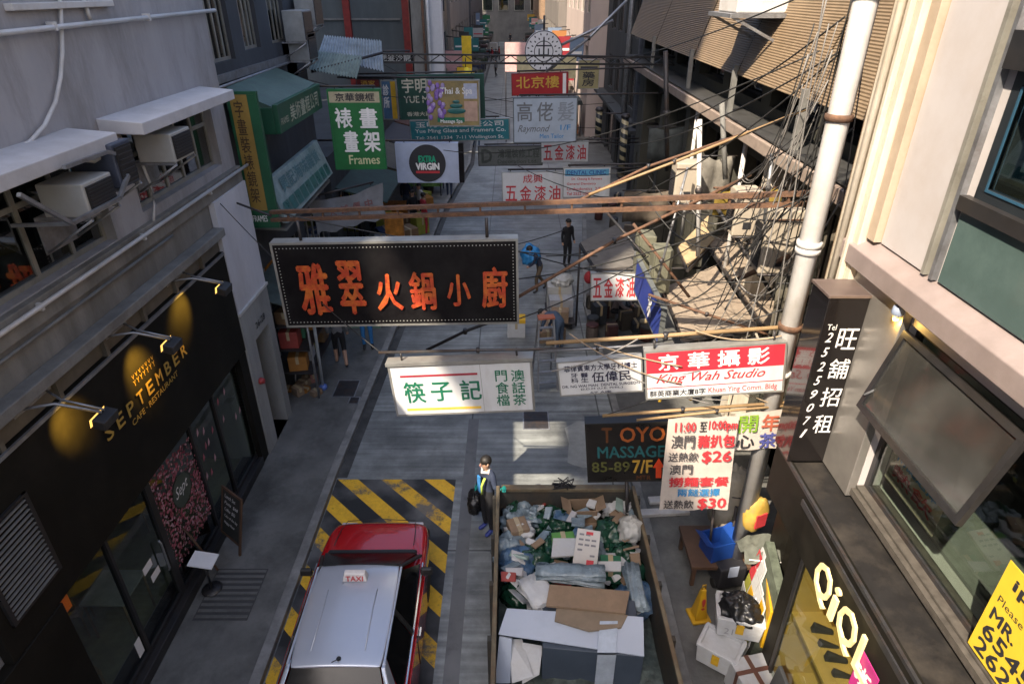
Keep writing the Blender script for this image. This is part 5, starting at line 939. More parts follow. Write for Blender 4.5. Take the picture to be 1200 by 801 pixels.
# ---------------- taxi
def make_taxi():
    t=E('taxi','red taxi with a silver roof driving away over the hatched road box','taxi',(-2.14,5.7,0),R(.6))
    red=mat('taxi_red',(.42,.008,.012),.22,var=.04,coat=1.,dirt=(.22,.015,.015),damt=.2); sil=mat('taxi_silver',(.48,.52,.60),.32,.45,var=.03,coat=.6)
    gl=mat('taxi_glass',(.006,.007,.008),.08,var=.1,spec=.35); ch=mat('chrome',(.6,.6,.6),.15,.9); rub=mat('rubber',(.02,.02,.02),.8); blk=mat('trim_black',(.02,.02,.02),.45)
    # lower body: loft of half sections  y, width at sill, width at shoulder, z sill, z shoulder, z deck(centre)
    st=[(-2.42,.66,.64,.42,.70,.72),(-2.36,.74,.75,.30,.86,.90),(-2.1,.80,.82,.24,.93,.98),(-1.6,.81,.845,.22,.95,1.00),(-.7,.81,.85,.22,.96,1.0),(.4,.81,.85,.22,.95,1.0),(1.0,.81,.845,.22,.94,1.0),(1.6,.80,.83,.22,.90,.965),(2.05,.78,.80,.25,.855,.915),(2.24,.70,.74,.30,.80,.855),(2.32,.58,.60,.42,.62,.66)]
    rows=[]
    for y,ws,wh,zs,zh,zd in st:
        hp=[(ws*.9,zs),(ws,zs+.06),(wh*1.01,(zs+zh)*.5),(wh,zh-.05),(wh*.97,zh-.008),(wh*.86,zh+(zd-zh)*.55),(wh*.5,zd-.008),(0,zd)]
        rows.append([Vector((x,y,z)) for x,z in hp]+[Vector((-x,y,z)) for x,z in hp[-2::-1]])
    n=len(rows[0]); mb=MB(); mb.add([v for r_ in rows for v in r_],[(i*n+k,i*n+k+1,(i+1)*n+k+1,(i+1)*n+k) for i in range(len(rows)-1) for k in range(n-1)]+[tuple(range(n)),tuple(range((len(rows)-1)*n,len(rows)*n))[::-1]]+[(i*n,(i+1)*n,(i+1)*n+n-1,i*n+n-1) for i in range(len(rows)-1)],0,True)
    b=mb.build('body',red,t); b.modifiers.new('s','SUBSURF').levels=2; b.modifiers['s'].render_levels=2
    # greenhouse
    zr=1.46
    def sec(y,w,z,d=.0): return [(-w,y,z),(-w*.5,y,z+d),(0,y,z+d*1.3),(w*.5,y,z+d),(w,y,z)]
    roof=[sec(-.78,.545,1.43,.02),sec(-.6,.57,1.455,.025),sec(0,.585,1.475,.03),sec(.6,.575,1.465,.03),sec(.78,.55,1.43,.02)]
    mb=MB(); m=5; vs=[Vector(v) for r_ in roof for v in r_]; k=len(vs); vs+=[v-Vector((0,0,.045)) for v in vs]
    fs=[(i*m+j,i*m+j+1,(i+1)*m+j+1,(i+1)*m+j) for i in range(4) for j in range(4)]; fs+=[tuple(k+q for q in f[::-1]) for f in fs]
    per=[0,1,2,3,4,9,14,19,24,23,22,21,20,15,10,5]; fs+=[(per[i],per[(i+1)%16],k+per[(i+1)%16],k+per[i]) for i in range(16)]
    rf=MB().add(vs,fs,0,True).build('roof',sil,t); rf.modifiers.new('b','BEVEL').width=.012; s_=rf.modifiers.new('s','SUBSURF'); s_.levels=2; s_.render_levels=2
    for x in (-.33,.33): MB().tube([(x,-.6,1.489),(x*.98,0,1.507),(x,.3,1.502)],.006,6).build('roof_bead',sil,t)
    # pillars
    for s in (-1,1):
        MB().beam((s*.56,.76,1.42),(s*.75,1.38,.97),.045,.035).build('front_pillar',blk,t); MB().beam((s*.59,.02,1.43),(s*.80,.04,.96),.06,.03).build('middle_pillar',blk,t)
        MB().beam((s*.585,-.74,1.43),(s*.585,.74,1.43),.025,.03).build('gutter',sil,t)
        MB().hexa([(s*.79,-1.25,.95),(s*.74,-1.3,.95),(s*.75,-.95,.95),(s*.80,-.95,.95),(s*.60,-.79,1.42),(s*.55,-.8,1.42),(s*.56,-.66,1.42),(s*.6,-.66,1.42)]).build('rear_pillar',sil,t,bevel=.012)
    MB().add([(-.54,.775,1.415),(.54,.775,1.43),(.71,1.42,1.0),(-.71,1.42,1.0)],[(0,1,2,3)]).build('windscreen',gl,t)
    MB().add([(-.53,-.775,1.415),(.53,-.775,1.415),(.69,-1.27,1.0),(-.69,-1.27,1.0)],[(0,1,2,3)]).build('rear_window',gl,t)
    for s in (-1,1):
        MB().add([(s*.592,.07,1.405),(s*.575,.70,1.405),(s*.765,1.22,.97),(s*.80,.07,.965)],[(0,1,2,3)]).build('side_window',gl,t); MB().add([(s*.592,-.02,1.405),(s*.58,-.62,1.405),(s*.785,-.9,.97),(s*.80,-.02,.965)],[(0,1,2,3)]).build('side_window',gl,t)
        for y0,y1 in ((.04,1.05),(-1.0,.0)):
            d=MB().hexa([(s*.845,y0,.30),(s*.86,y0,.30),(s*.86,y1,.30),(s*.845,y1,.30),(s*.835,y0,.90),(s*.853,y0,.90),(s*.853,y1,.90),(s*.835,y1,.90)]).build('door',red,t,bevel=.008); MB().box(min(s*.86,s*.885),max(s*.86,s*.885),y0+.06,y0+.2,.78,.81).build('handle',ch,d)
        MB().beam((s*.815,-1.3,.965),(s*.80,1.25,.955),.02,.02).build('window_strip',ch,t)
        MB().hexa([(s*.80,.98,.98),(s*.98,.98,.98),(s*.98,1.06,.98),(s*.80,1.06,.98),(s*.80,.99,1.1),(s*.97,.99,1.1),(s*.97,1.05,1.1),(s*.80,1.05,1.1)]).build('mirror',blk,t,bevel=.02)
        for y in (1.42,-1.42):
            w_=MB().lathe([(.2,-.085),(.3,-.085),(.315,-.05),(.315,.05),(.3,.085),(.2,.085)],24,(s*.74,y,.315),axis='x').build('wheel',rub,t); MB().lathe([(.2,-.06),(.2,.06)],20,(s*.76,y,.315),axis='x').build('rim',grey_metal,w_)
        MB().box(min(s*.42,s*.68),max(s*.42,s*.68),2.24,2.33,.60,.74).build('headlight',mat('lamp_clear',(.6,.62,.65),.1,coat=1),t,bevel=.02); MB().box(min(s*.42,s*.7),max(s*.42,s*.7),-2.42,-2.36,.62,.78).build('taillight',mat('lamp_red',(.35,.01,.01),.15,coat=1),t,bevel=.02)
    MB().box(-.4,.4,2.25,2.32,.56,.72).build('grille',blk,t,bevel=.01); MB().box(-.76,.76,2.28,2.42,.36,.52).build('bumper',blk,t,bevel=.04,seg=3); MB().box(-.76,.76,-2.52,-2.38,.36,.54).build('bumper',blk,t,bevel=.04,seg=3)
    pl=MB().box(-.26,.26,2.421,2.43,.38,.49).build('number_plate',ink_white,t)
    MB().hexa([(-.70,1.38,.97),(.70,1.38,.97),(.69,1.49,.955),(-.69,1.49,.955),(-.69,1.38,1.0),(.69,1.38,1.0),(.66,1.49,.992),(-.66,1.49,.992)]).build('cowl',blk,t,bevel=.01)
    mb=MB(); mb.add([(.02,1.28,.985),(.018,2.2,.87),(-.018,2.2,.87),(-.02,1.28,.985)],[(0,1,2,3)])
    sg=MB().hexa([(-.17,.42,1.505),(.17,.42,1.505),(.17,.56,1.505),(-.17,.56,1.505),(-.14,.45,1.63),(.14,.45,1.63),(.14,.53,1.63),(-.14,.53,1.63)]).build('roof_sign',mat('taxi_sign_white',(.72,.68,.66),.3),t,bevel=.015)
    mb=MB(); tl=Matrix.Translation((0,.418,1.52))@Matrix.Rotation(R(-13),4,'X'); addtext(mb,'TAXI',-.12,0.005,.12,.085,ex=.004,bold=.03,xf=tl); mb.build('lettering',ink_red,sg)
    for s in (-1,1): MB().tube([(s*.62,1.58,.985),(s*.60,2.0,.905),(s*.56,2.24,.84)],.006,5).build('bonnet_seam',blk,t)
    MB().tube([(-.56,2.245,.845),(0,2.262,.87),(.56,2.245,.845)],.006,5).build('bonnet_seam',blk,t)
    MB().add([(-.53,.76,1.445),(.53,.76,1.445),(.545,.80,1.425),(-.545,.80,1.425)],[(0,1,2,3)]).build('window_rubber',blk,t)
    for s in (-1,1):
        for y in (1.06,.02,-1.0): MB().beam((s*.864,y,.32),(s*.858,y,.93),.008,.012).build('door_seam',blk,t)
    MB().lathe([(.03,0),(.03,.015)],10,(.03,-.7,1.465)).build('antenna_base',blk,t); 
    MB().tube([(.03,-.7,1.47),(.03,-.92,1.72)],.006,6).build('antenna',blk,t)
    return t
make_taxi()
# ---------------- rubbish skip
SK=E('rubbish_skip','rusty open-topped skip heaped with cardboard, foam and green bags','skip',(.88,5.2,0)); x0,x1,y0,y1=-.25,1.99,2.4,8.02; zt=1.5
side=mat('skip_side',(.06,.058,.052),.7,.3,var=.4,scale=4,dirt=(.10,.06,.03),damt=.6,dscale=2,bump=.2); rim=mat('skip_rim',(.17,.14,.09),.6,.2,var=.4,scale=6,dirt=(.14,.08,.04),damt=.8,dscale=4)
MB().box(x0+.05,x1-.05,y0,y1-.05,.35,.42).build('floor',side,SK,world=True)
for a,b in ((x0,x0+.05),(x1-.05,x1)): 
    MB().box(a,b,y0,y1,.35,zt-.03).build('side_panel',side,SK,world=True); MB().box(a-.004,b+.004,y0,y1+.03,zt-.03,zt+.02).build('rim',rim,SK,world=True,bevel=.01)
    m=MB(); s=-1 if a==x0 else 1; c=a if a==x0 else b
    for i in range(7): y=y0+.3+i*.85; m.box(min(c,c+s*.06),max(c,c+s*.06),y,y+.08,.35,zt-.04)
    m.build('rib',side,SK,world=True)
for y in (y0-.05,y1-.05): MB().box(x0+.05,x1-.05,y,y+.05,.35,zt-.03).build('end_panel',side,SK,world=True)
MB().box(x0+.081,x1-.081,y1-.08,y1+.03,zt-.03,zt+.04).build('rim',rim,SK,world=True,bevel=.01)
for y in (3.2,7.1):
    for x in (x0+.3,x1-.3):
        w_=MB().lathe([(.1,-.09),(.18,-.09),(.18,.09),(.1,.09)],16,(x,y,.18),axis='x').build('wheel',mat('rubber',(.02,.02,.02),.8),SK,world=True)
# contents
def bag(nm,label,p,r,mt,seed,cat_='bag',group=None,flat=.55,amp=.28):
    e=E(nm,label,cat_,p,seed*1.1,group); MB().ball((0,0,r[2]*flat),r,0,44,26,seed,amp,2.2,flat).build('sack',mt,e); MB().ball((r[0]*.15,0,r[2]*(flat+.95)),(r[0]*.14,r[0]*.14,r[2]*.22),0,8,6,seed+.5,.5,3).build('knot',mt,e); return e
gbag=mat('green_bag',(.012,.055,.032),.22,var=.5,scale=7,bump=.9,bscale=11); cbag=mat('clear_bag',(.20,.26,.30),.25,var=.35,scale=8,dirt=(.15,.2,.24),damt=.6,dscale=4,bump=1.,bscale=12); bbag=mat('blue_bag',(.06,.13,.24),.3,var=.5,scale=7,dirt=(.25,.31,.36),damt=.7,dscale=4,bump=1.,bscale=12)
rr=random.Random(9)
gs=[(640,604,1.0,'far left end'),(664,610,1.05,'far end beside the open carton'),(628,652,1.1,'left of the printed carton'),(648,640,1.1,'behind the printed carton'),(720,625,1.15,'far right corner'),(728,650,1.1,'right side under the white bag'),(735,672,1.05,'right side nearer the camera'),(652,668,1.05,'left of the folded plastic'),(612,692,1.0,'low at the left wall')]
for k,(px,py,z,w_) in enumerate(gs): p=P(px,py,Z=z); bag('rubbish_bag','dark green rubbish bag in the skip, '+w_,p-Vector((0,0,.2)),(rr.uniform(.24,.34),rr.uniform(.22,.3),.22),gbag,k+1,group='green bags in the skip')
for k,(px,py,z,w_) in enumerate([(607,658,1.15,'against its left wall'),(596,640,1.1,'in its left far part'),(688,643,1.2,'between the green bags'),(742,700,1.1,'along its right wall')]): p=P(px,py,Z=z); bag('rubbish_bag','crumpled pale blue plastic bag in the skip, '+w_,p-Vector((0,0,.2)),(.26,.24,.22),[bbag,cbag,cbag,bbag][k],k+20,group='blue bags in the skip')
p=P(739,618,Z=1.4); bag('rubbish_bag','tied white plastic bag at the right rim of the skip',p-Vector((0,0,.15)),(.17,.17,.2),white_plastic,33)
def flat(nm,label,pxs,zs,mt,th=.02,cat_='sheet',group=None,bev=.004):
    v=[P(a,b,Z=z) for (a,b),z in zip(pxs,zs)]; c=sum(v,Vector())/len(v); e=E(nm,label,cat_,c,0,group); nn=(v[1]-v[0]).cross(v[2]-v[0]).normalized(); nn=nn if nn.z>0 else -nn; n=len(v); q=[x-c for x in v]
    MB().add([x-nn*th for x in q]+q,[tuple(range(n))[::-1],tuple(range(n,2*n))]+[(i,(i+1)%n,n+(i+1)%n,n+i) for i in range(n)]).build('panel',mt,e,bevel=bev); return e,v
blue_white=mat('blue_white_board',(.42,.47,.56),.6,var=.1,scale=3,dirt=(.28,.32,.4),damt=.5,dscale=1.5); navy=mat('navy_box',(.045,.06,.085),.6,var=.15,scale=3,dirt=(.08,.1,.13),damt=.5)
# large carton with raised white lid at the near end
e=E('large_carton','big navy carton with pale lid and clear tape at the near skip end','carton',P(690,790,Z=.9)); q=[P(636,757,Z=1.42),P(755,768,Z=1.42)]; A,B=q; zb=.5
MB().hexa([(A.x,A.y-1.0,zb),(B.x,A.y-1.0,zb),(B.x,B.y-.02,zb),(A.x,A.y,zb),(A.x,A.y-1.0,1.42),(B.x,A.y-1.0,1.42),(B.x,B.y-.02,1.42),(A.x,A.y,1.42)]) 
bx=MB().hexa([(A.x,A.y,zb),(B.x,B.y,zb),(B.x,B.y+.75,zb),(A.x,A.y+.8,zb),(A.x,A.y,1.40),(B.x,B.y,1.40),(B.x,B.y+.75,1.5),(A.x,A.y+.8,1.5)]).build('body',navy,e,world=True,bevel=.01)
l4=[P(594,712,Z=1.52),P(754,722,Z=1.56),P(755,768,Z=1.43),P(584,742,Z=1.45)]; up=Vector((0,0,.02))
MB().hexa([l4[3]-up,l4[2]-up,l4[1]-up,l4[0]-up,l4[3],l4[2],l4[1],l4[0]]).build('lid',blue_white,e,world=True,bevel=.004)
t0,t1=P(702,716,Z=1.56),P(716,716,Z=1.56)
m=MB(); m.quad(P(703,727,Z=1.563),P(724,727,Z=1.563),P(722,764,Z=1.45),P(700,764,Z=1.45)); a=P(700,766,Z=1.43); b=P(722,766,Z=1.43); m.quad((a.x,a.y-.012,1.435),(b.x,b.y-.012,1.435),(b.x,b.y-.012,.5),(a.x,a.y-.012,.5)); m.build('tape',mat('clear_tape',(.40,.45,.52),.15,coat=.5),e,world=True)
f=flat('foam_sheet','upright pale blue board down the left wall of the skip',[(585,745),(600,748),(598,800),(580,800)],[1.4,1.4,.9,.9],blue_white,.03)
for k,(pts,zs,l) in enumerate([([(597,748),(612,748),(625,792),(600,800)],[1.3,1.25,1.05,1.0],'crumpled white foam sheet left of the navy carton'),([(612,752),(636,756),(632,790),(612,801)],[1.25,1.2,1.0,.95],'torn white wrapping beside the navy carton')]): flat('foam_sheet',l,pts,zs,foam,.025)
# brown cartons and mixed rubbish
e,v=flat('flat_carton','long brown flattened carton across the middle of the skip',[(644,684),(738,692),(733,718),(640,708)],[1.62,1.62,1.60,1.60],cardboard,.05,'carton'); 
e,v=flat('flat_carton','second brown flattened carton just under the long one',[(652,712),(736,720),(728,734),(690,738),(650,726)],[1.56,1.56,1.55,1.55,1.55],mat('cardboard_dark',(.22,.17,.12),.85,var=.2),.04,'carton')
def sheetpile(nm,label,px,py,z,s,rz,mt,n=6,cat_='plastic sheet'):
    p=P(px,py,Z=z); e=E(nm,label,cat_,p,rz); rr2=random.Random(int(px)); mb=MB()
    for k in range(n):
        w_,h_=s; oz=.025*k; a=rr2.uniform(-.15,.15); N=8
        vs=[(Matrix.Rotation(a,3,'Z')@Vector(((i/N-.5)*w_,(j/3-.5)*h_,oz+.06*noise.noise(Vector((i*.6+k*3,j*.9,px)))))) for j in range(4) for i in range(N+1)]
        mb.add(vs,[(j*(N+1)+i,j*(N+1)+i+1,(j+1)*(N+1)+i+1,(j+1)*(N+1)+i) for j in range(3) for i in range(N)],0,True)
    o=mb.build('sheet',mt,e); o.modifiers.new('s','SOLIDIFY').thickness=.008; return e
sheetpile('plastic_sheet','folded clear plastic sheeting behind the long brown carton',668,676,1.5,(.95,.22),R(-8),cbag,7); sheetpile('plastic_sheet','crumpled white sheeting left of the long brown carton',630,695,1.45,(.35,.5),R(30),foam,5); sheetpile('plastic_sheet','crumpled clear sheeting along the right wall of the skip',744,690,1.35,(.2,.75),R(8),cbag,5)
crate('carton','open brown carton at the far end of the skip',P(682,608,Z=1.05),(.42,.3,.3),cardboard,.05,'carton',True); crate('carton','shallow brown carton right under the open carton in the skip',P(682,618,Z=.9),(.5,.34,.22),cardboard,-.05,'carton')
crate('carton','small brown carton near the left rim of the skip',P(607,630,Z=1.0),(.3,.3,.3),cardboard,.3,'carton'); crate('carton','squashed brown carton lower at the left wall of the skip',P(600,648,Z=1.0),(.32,.25,.2),cardboard,.6,'carton'); crate('carton','pale carton with green base between bags in the skip',P(660,648,Z=1.1),(.34,.3,.3),mat('green_carton',(.10,.28,.06),.6,var=.2),.1,'carton'); crate('carton','white and dark green carton at the right of the skip',P(714,675,Z=1.1),(.3,.26,.3),mat('dark_green_carton',(.02,.12,.06),.6),-.1,'carton'); 
e,v=flat('foam_sheet','white lid lying on the dark green carton in the skip',[(701,657),(728,657),(728,668),(702,668)],[1.42]*4,foam,.03,'lid'); e,v=flat('foam_sheet','pale lid lying on the green-based carton in the skip',[(648,630),(676,630),(674,650),(646,652)],[1.42]*4,foam,.03,'lid')
e,v=flat('printed_carton','tall off-white printed carton with red and grey marks in the middle of the skip',[(677,618),(704,622),(699,668),(670,665)],[1.62,1.62,1.42,1.42],mat('print_white',(.55,.53,.5),.7,var=.1,dirt=(.4,.38,.35)),.05,'carton')
def onplane(v,fx,fz): return v[3].lerp(v[2],fx).lerp(v[0].lerp(v[1],fx),fz)+Vector((0,0,.008))
m=MB(); rr2=random.Random(2)
for i in range(5):
    for j in range(3):
        if rr2.random()<.7: a,b=.12+j*.27,.3+i*.13; m.quad(onplane(v,a,b),onplane(v,a+.2,b),onplane(v,a+.2,b+.05),onplane(v,a,b+.05))
m.build('grey_print',mat('print_grey',(.2,.2,.22),.7),e,world=True); m=MB(); m.quad(onplane(v,.55,.08),onplane(v,.85,.08),onplane(v,.85,.22),onplane(v,.55,.22)); m.quad(onplane(v,.4,.85),onplane(v,.7,.85),onplane(v,.7,.93),onplane(v,.4,.93)); m.build('red_print',ink_red,e,world=True)
for k,(px,py,l) in enumerate([(600,606,'white crumpled plastic at the far left corner of the skip'),(618,600,'pale plastic film behind the first green bag'),(722,592,'torn pale packaging in the far right corner of the skip'),(735,588,'white wrapping sticking out by the right far corner of the skip'),(610,622,'white paper parcel on the small brown carton')]): p=P(px,py,Z=1.15); bag('plastic_wrap',l,p-Vector((0,0,.15)),(.2,.15,.14),[cbag,cbag,foam,foam,foam][k],k+50,'wrapping',amp=.5)
fill=MB(); N=14; vs=[(x0+.06+(x1-x0-.12)*i/N, 2.6+(y1-2.75)*j/N, .82+.16*noise.noise(Vector((i*.9,j*.9,4)))) for j in range(N+1) for i in range(N+1)]; fill.add(vs,[(j*(N+1)+i,j*(N+1)+i+1,(j+1)*(N+1)+i+1,(j+1)*(N+1)+i) for j in range(N) for i in range(N)]); tag(fill.build('rubble',mat('rubbish_mass',(.09,.11,.10),.8,var=.8,scale=7,dirt=(.03,.05,.05),damt=.9,dscale=4),None),'mass of loose rubbish filling the bottom of the skip','rubbish',kind='stuff')
rr=random.Random(77); pal=[foam,cardboard,cbag,gbag,bbag,mat('bottle_clear',(.3,.4,.36),.15),gm_[2],gm_[3],cbag,foam]
bm_lab=['scrap','bottle','carton scrap']
for k in range(150):
    px,py=rr.uniform(592,748),rr.uniform(588,735)
    if 640<px<740 and py>682: continue
    p=P(px,py,Z=rr.uniform(1.0,1.35)); mt=rr.choice(pal); xf=Matrix.Rotation(rr.uniform(0,6),4,'Z')@Matrix.Rotation(rr.uniform(-.8,.8),4,'X'); a,b,c=rr.uniform(.05,.16),rr.uniform(.04,.12),rr.uniform(.008,.05)
    o=MB(xf); o.hexa([(-a,-b,0),(a,-b*.8,0),(a*.9,b,0),(-a,b*.9,0),(-a*.9,-b,c),(a,-b*.7,c*1.3),(a*.8,b,c),(-a*.8,b,c*.7)]); o=o.build('scrap',mt,None,bevel=.006); o.location=p; tag(o,'small scrap of packaging among the rubbish bags in the skip','scrap','loose scraps in the skip')
# ---------------- people
skin=mat('skin',(.42,.25,.17),.55,var=.1); hairm=mat('hair',(.012,.010,.009),.6)
def person(label,loc,rz,shirt,trous,shoes,pose=None,sleeves=True,short=False,h=1.7,hair=hairm,fingers=False,group=None,hands=None,skinm=None):
    """one skinned body; joints in metres for a 1.7 m figure facing -y"""
    J={'pel':(0,0,.95),'spi':(0,.01,1.12),'che':(0,.01,1.32),'nec':(0,.0,1.46),'jaw':(0,-.02,1.53),'hed':(0,-.015,1.62),'top':(0,0,1.675),
       'hipL':(.09,0,.9),'kneL':(.1,-.02,.49),'ankL':(.1,.02,.09),'toeL':(.11,-.14,.04),'hipR':(-.09,0,.9),'kneR':(-.1,-.02,.49),'ankR':(-.1,.02,.09),'toeR':(-.11,-.14,.04),
       'shoL':(.17,.01,1.40),'elbL':(.22,.03,1.13),'wriL':(.24,-.05,.90),'hanL':(.24,-.08,.83),'shoR':(-.17,.01,1.40),'elbR':(-.22,.03,1.13),'wriR':(-.24,-.05,.90),'hanR':(-.24,-.08,.83)}
    J.update(pose or {}); rad={'pel':.14,'spi':.125,'che':.145,'nec':.055,'jaw':.075,'hed':.098,'top':.07,'hip':.095,'kne':.062,'ank':.045,'toe':.04,'sho':.07,'elb':.048,'wri':.034,'han':.036}
    ed=[('pel','spi'),('spi','che'),('che','nec'),('nec','jaw'),('jaw','hed'),('hed','top')]
    for s in 'LR': ed+=[('pel','hip'+s),('hip'+s,'kne'+s),('kne'+s,'ank'+s),('ank'+s,'toe'+s),('che','sho'+s),('sho'+s,'elb'+s),('elb'+s,'wri'+s),('wri'+s,'han'+s)]
    names=list(J); V=[Vector(J[k]) for k in names]; ei=[(names.index(a),names.index(b)) for a,b in ed]; rr_=[rad[k[:3]] for k in names]
    if fingers:
        for s in 'LR':
            hi=names.index('han'+s); H_=V[hi]; d=(H_-V[names.index('wri'+s)]).normalized(); side=d.cross(Vector((0,0,1))); side=side.normalized() if side.length>.1 else Vector((1,0,0))
            for k,(o,l) in enumerate([(-.03,.07),(-.01,.085),(.01,.08),(.03,.065),(.05,.05)]):
                base=H_+side*o*.8+d*(.02 if k<4 else -.03); tip=base+d*l*.6+side*(0.02 if k==4 else 0); tip2=tip+d*l*.3+Vector((0,0,-.03))
                i0=len(V); V+=[base,tip,tip2]; rr_+=[.011,.010,.008]; ei+=[(hi,i0),(i0,i0+1),(i0+1,i0+2)]
    me=bpy.data.meshes.new('body'); me.from_pydata(V,ei,[]); o=bpy.data.objects.new('person_tmp',me); C.objects.link(o)
    sk=o.modifiers.new('k','SKIN'); sv=me.skin_vertices[0].data
    for i,r_ in enumerate(rr_): sv[i].radius=(r_,r_*(.72 if i<len(names) and names[i] in('pel','spi','che') else 1))
    sv[0].use_root=True; sk.use_smooth_shade=True; sb=o.modifiers.new('s','SUBSURF'); sb.levels=1; sb.render_levels=1
    dg=bpy.context.evaluated_depsgraph_get(); dg.update(); m2=bpy.data.meshes.new_from_object(o.evaluated_get(dg)); bpy.data.objects.remove(o)
    m2.materials.clear()
    for q in (shirt,trous,skinm or skin,shoes): m2.materials.append(q)
    def mi(c):
        best=None
        for a,b in ed:
            A,B=Vector(J[a]),Vector(J[b]); t=max(0,min(1,(c-A).dot(B-A)/max((B-A).length_squared,1e-9))); dd=(c-A.lerp(B,t)).length-(rad[a[:3]]*(1-t)+rad[b[:3]]*t)
            if best is None or dd<best[0]: best=(dd,a[:3],b[:3],t)
        a,b,t=best[1:]
        if b in('nec',): return 0 if t<.6 else 2
        if a in('nec','jaw','hed'): return 2
        if a=='wri': return 2 if hands is None else 3
        if a=='elb': return 0 if sleeves and t<.9 else 2
        if a=='sho': return 0 if sleeves or t<.6 else 2
        if b=='kne': return 1
        if a=='kne': return (1 if t<.12 else 2) if short else (1 if t<.88 else 3)
        if a=='ank': return 3
        if a=='pel' and b=='hip': return 1
        if a=='pel': return 1 if t<.25 else 0
        return 0
    for p in m2.polygons: p.use_smooth=True; p.material_index=mi(p.center)
    if hands is not None: m2.materials.append(hands); 
    if hands is not None:
        for p in m2.polygons:
            if min((p.center-Vector(J['hanL'])).length,(p.center-Vector(J['hanR'])).length)<.12: p.material_index=4
    m2.name='person'; r=bpy.data.objects.new('person',m2); C.objects.link(r); r.location=loc; r.rotation_euler=(0,0,rz); s=h/1.7; r.scale=(s,s,s); tag(r,label,'person',group)
    hd=Vector(J['hed']); up=(Vector(J['top'])-Vector(J['jaw'])).normalized(); x=Vector((1,0,0)); f=up.cross(x).normalized()*-1; f=Vector((0,-1,0)) if f.length<.5 else f
    if f.y>0 and abs(f.y)>.3: f=-f
    back=-f; M=Matrix((x,back,up)).transposed().to_4x4(); M.translation=hd
    hb=MB(M); hb.ball((0,.018,.03),(.098,.1,.092),0,14,8,2.2,.08,3); hh=hb.build('hair',hair,r)
    fc=MB(M); fc.ball((-.035,-.088,.0),(.013,.008,.008),0,8,5); fc.ball((.035,-.088,.0),(.013,.008,.008),0,8,5); fc.build('eye',ink_black,r)
    fc=MB(M); fc.add([(-.014,-.085,-.035),(.014,-.085,-.035),(0,-.118,-.03),(0,-.088,.01)],[(0,1,2),(0,2,3),(1,3,2),(0,3,1)]); fc.build('nose',skinm or skin,r)
    fc=MB(M); fc.box(-.024,.024,-.093,-.08,-.066,-.056); fc.build('mouth',mat('lip',(.3,.12,.1),.5),r)
    for s_ in (-1,1): MB(M).ball((s_*.095,.0,-.01),(.012,.025,.032),0,8,6).build('ear',skinm or skin,r)
    return r
def cloth(n,c): return mat(n,c,.85,var=.25,scale=8)
gr=cloth('grey_shirt',(.17,.17,.18)); blk=cloth('black_cloth',(.012,.012,.015)); nav=cloth('navy_cloth',(.02,.03,.06)); blu=cloth('bright_blue_cloth',(.03,.17,.42)); den=cloth('denim',(.06,.09,.14)); wht=cloth('white_cloth',(.5,.5,.5)); redc=cloth('red_cloth',(.35,.03,.04)); shoe_b=mat('shoe_blue',(.03,.05,.25),.5); shoe_k=mat('shoe_dark',(.02,.02,.02),.5)
def G(px,py,z=0): return P(px,py,Z=z)
# worker at the skip corner
p=G(572,622); L=Vector((-.12,7.93,1.56))-p; a=R(-55)
def inv(v): return Matrix.Rotation(-a,4,'Z')@v
hl=inv(L); 
w1=person('worker in dark clothes and teal gloves holding a black bag at the skip corner',p,a,nav,blk,shoe_b,{'hanL':tuple(hl),'wriL':tuple(hl+Vector((-.05,.04,-.02))),'elbL':(.27,.0,1.2),'hed':(.0,-.03,1.62),'hanR':(-.3,-.05,.82),'wriR':(-.28,-.03,.9)},h=1.68,fingers=True,hands=mat('teal_glove',(.02,.38,.32),.5))
mb=MB(); mb.tube([(.12,-.12,1.38),(.07,-.15,1.2),(.07,-.15,1.02)],.022,6); mb.build('reflective_stripe',mat('lime_stripe',(.45,.6,.1),.4),w1); MB().tube([(-.09,-.02,1.44),(0,-.09,1.42),(.09,-.02,1.44),(0,.07,1.46),(-.09,-.02,1.44)],.03,8).build('collar',wht,w1); MB().hexa([(-.075,-.155,1.0),(.03,-.16,1.0),(.03,-.13,1.0),(-.075,-.13,1.0),(-.06,-.165,1.36),(.02,-.165,1.36),(.02,-.13,1.36),(-.06,-.13,1.36)]).build('blue_shirt_front',blu,w1,bevel=.01)
hp=Matrix.Rotation(a,4,'Z')@Vector((-.3,-.05,.78))+p; bag('carrier_bag','black carrier bag hanging from the hand of the skip worker',hp-Vector((0,0,.45)),(.2,.13,.22),mat('black_bag',(.012,.012,.013),.3,bump=.4,bscale=14),44,flat=.8)
walk={'kneL':(.1,-.16,.5),'ankL':(.1,-.12,.09),'toeL':(.11,-.27,.06),'kneR':(-.1,.02,.5),'ankR':(-.1,.28,.16),'toeR':(-.1,.17,.05)}
p=G(401,428,.12); person('man in a grey shirt and black shorts walking on the left pavement',p,R(200),gr,blk,shoe_k,{**walk,'elbL':(.25,.1,1.14),'hanL':(.22,-.12,.9),'wriL':(.23,-.06,.95)},sleeves=True,short=True)
MB().tube([(-.1,-.09,1.42),(.02,-.15,1.25),(.15,-.13,1.05)],.018,6).build('bag_strap',ink_black,[o for o in bpy.data.objects if o.name.startswith('person')][-1] if 0 else bpy.data.objects['person.001'])
p=G(432,408,.12); person('person in a bright blue outfit beside the green crate on the pavement',p,R(10),blu,blu,shoe_k,{'hanR':(-.1,-.3,1.05),'wriR':(-.16,-.24,1.05)})
p=G(527,232); person('person in blue jeans walking away under the round badge sign',p,R(180),den,nav,shoe_k,walk)
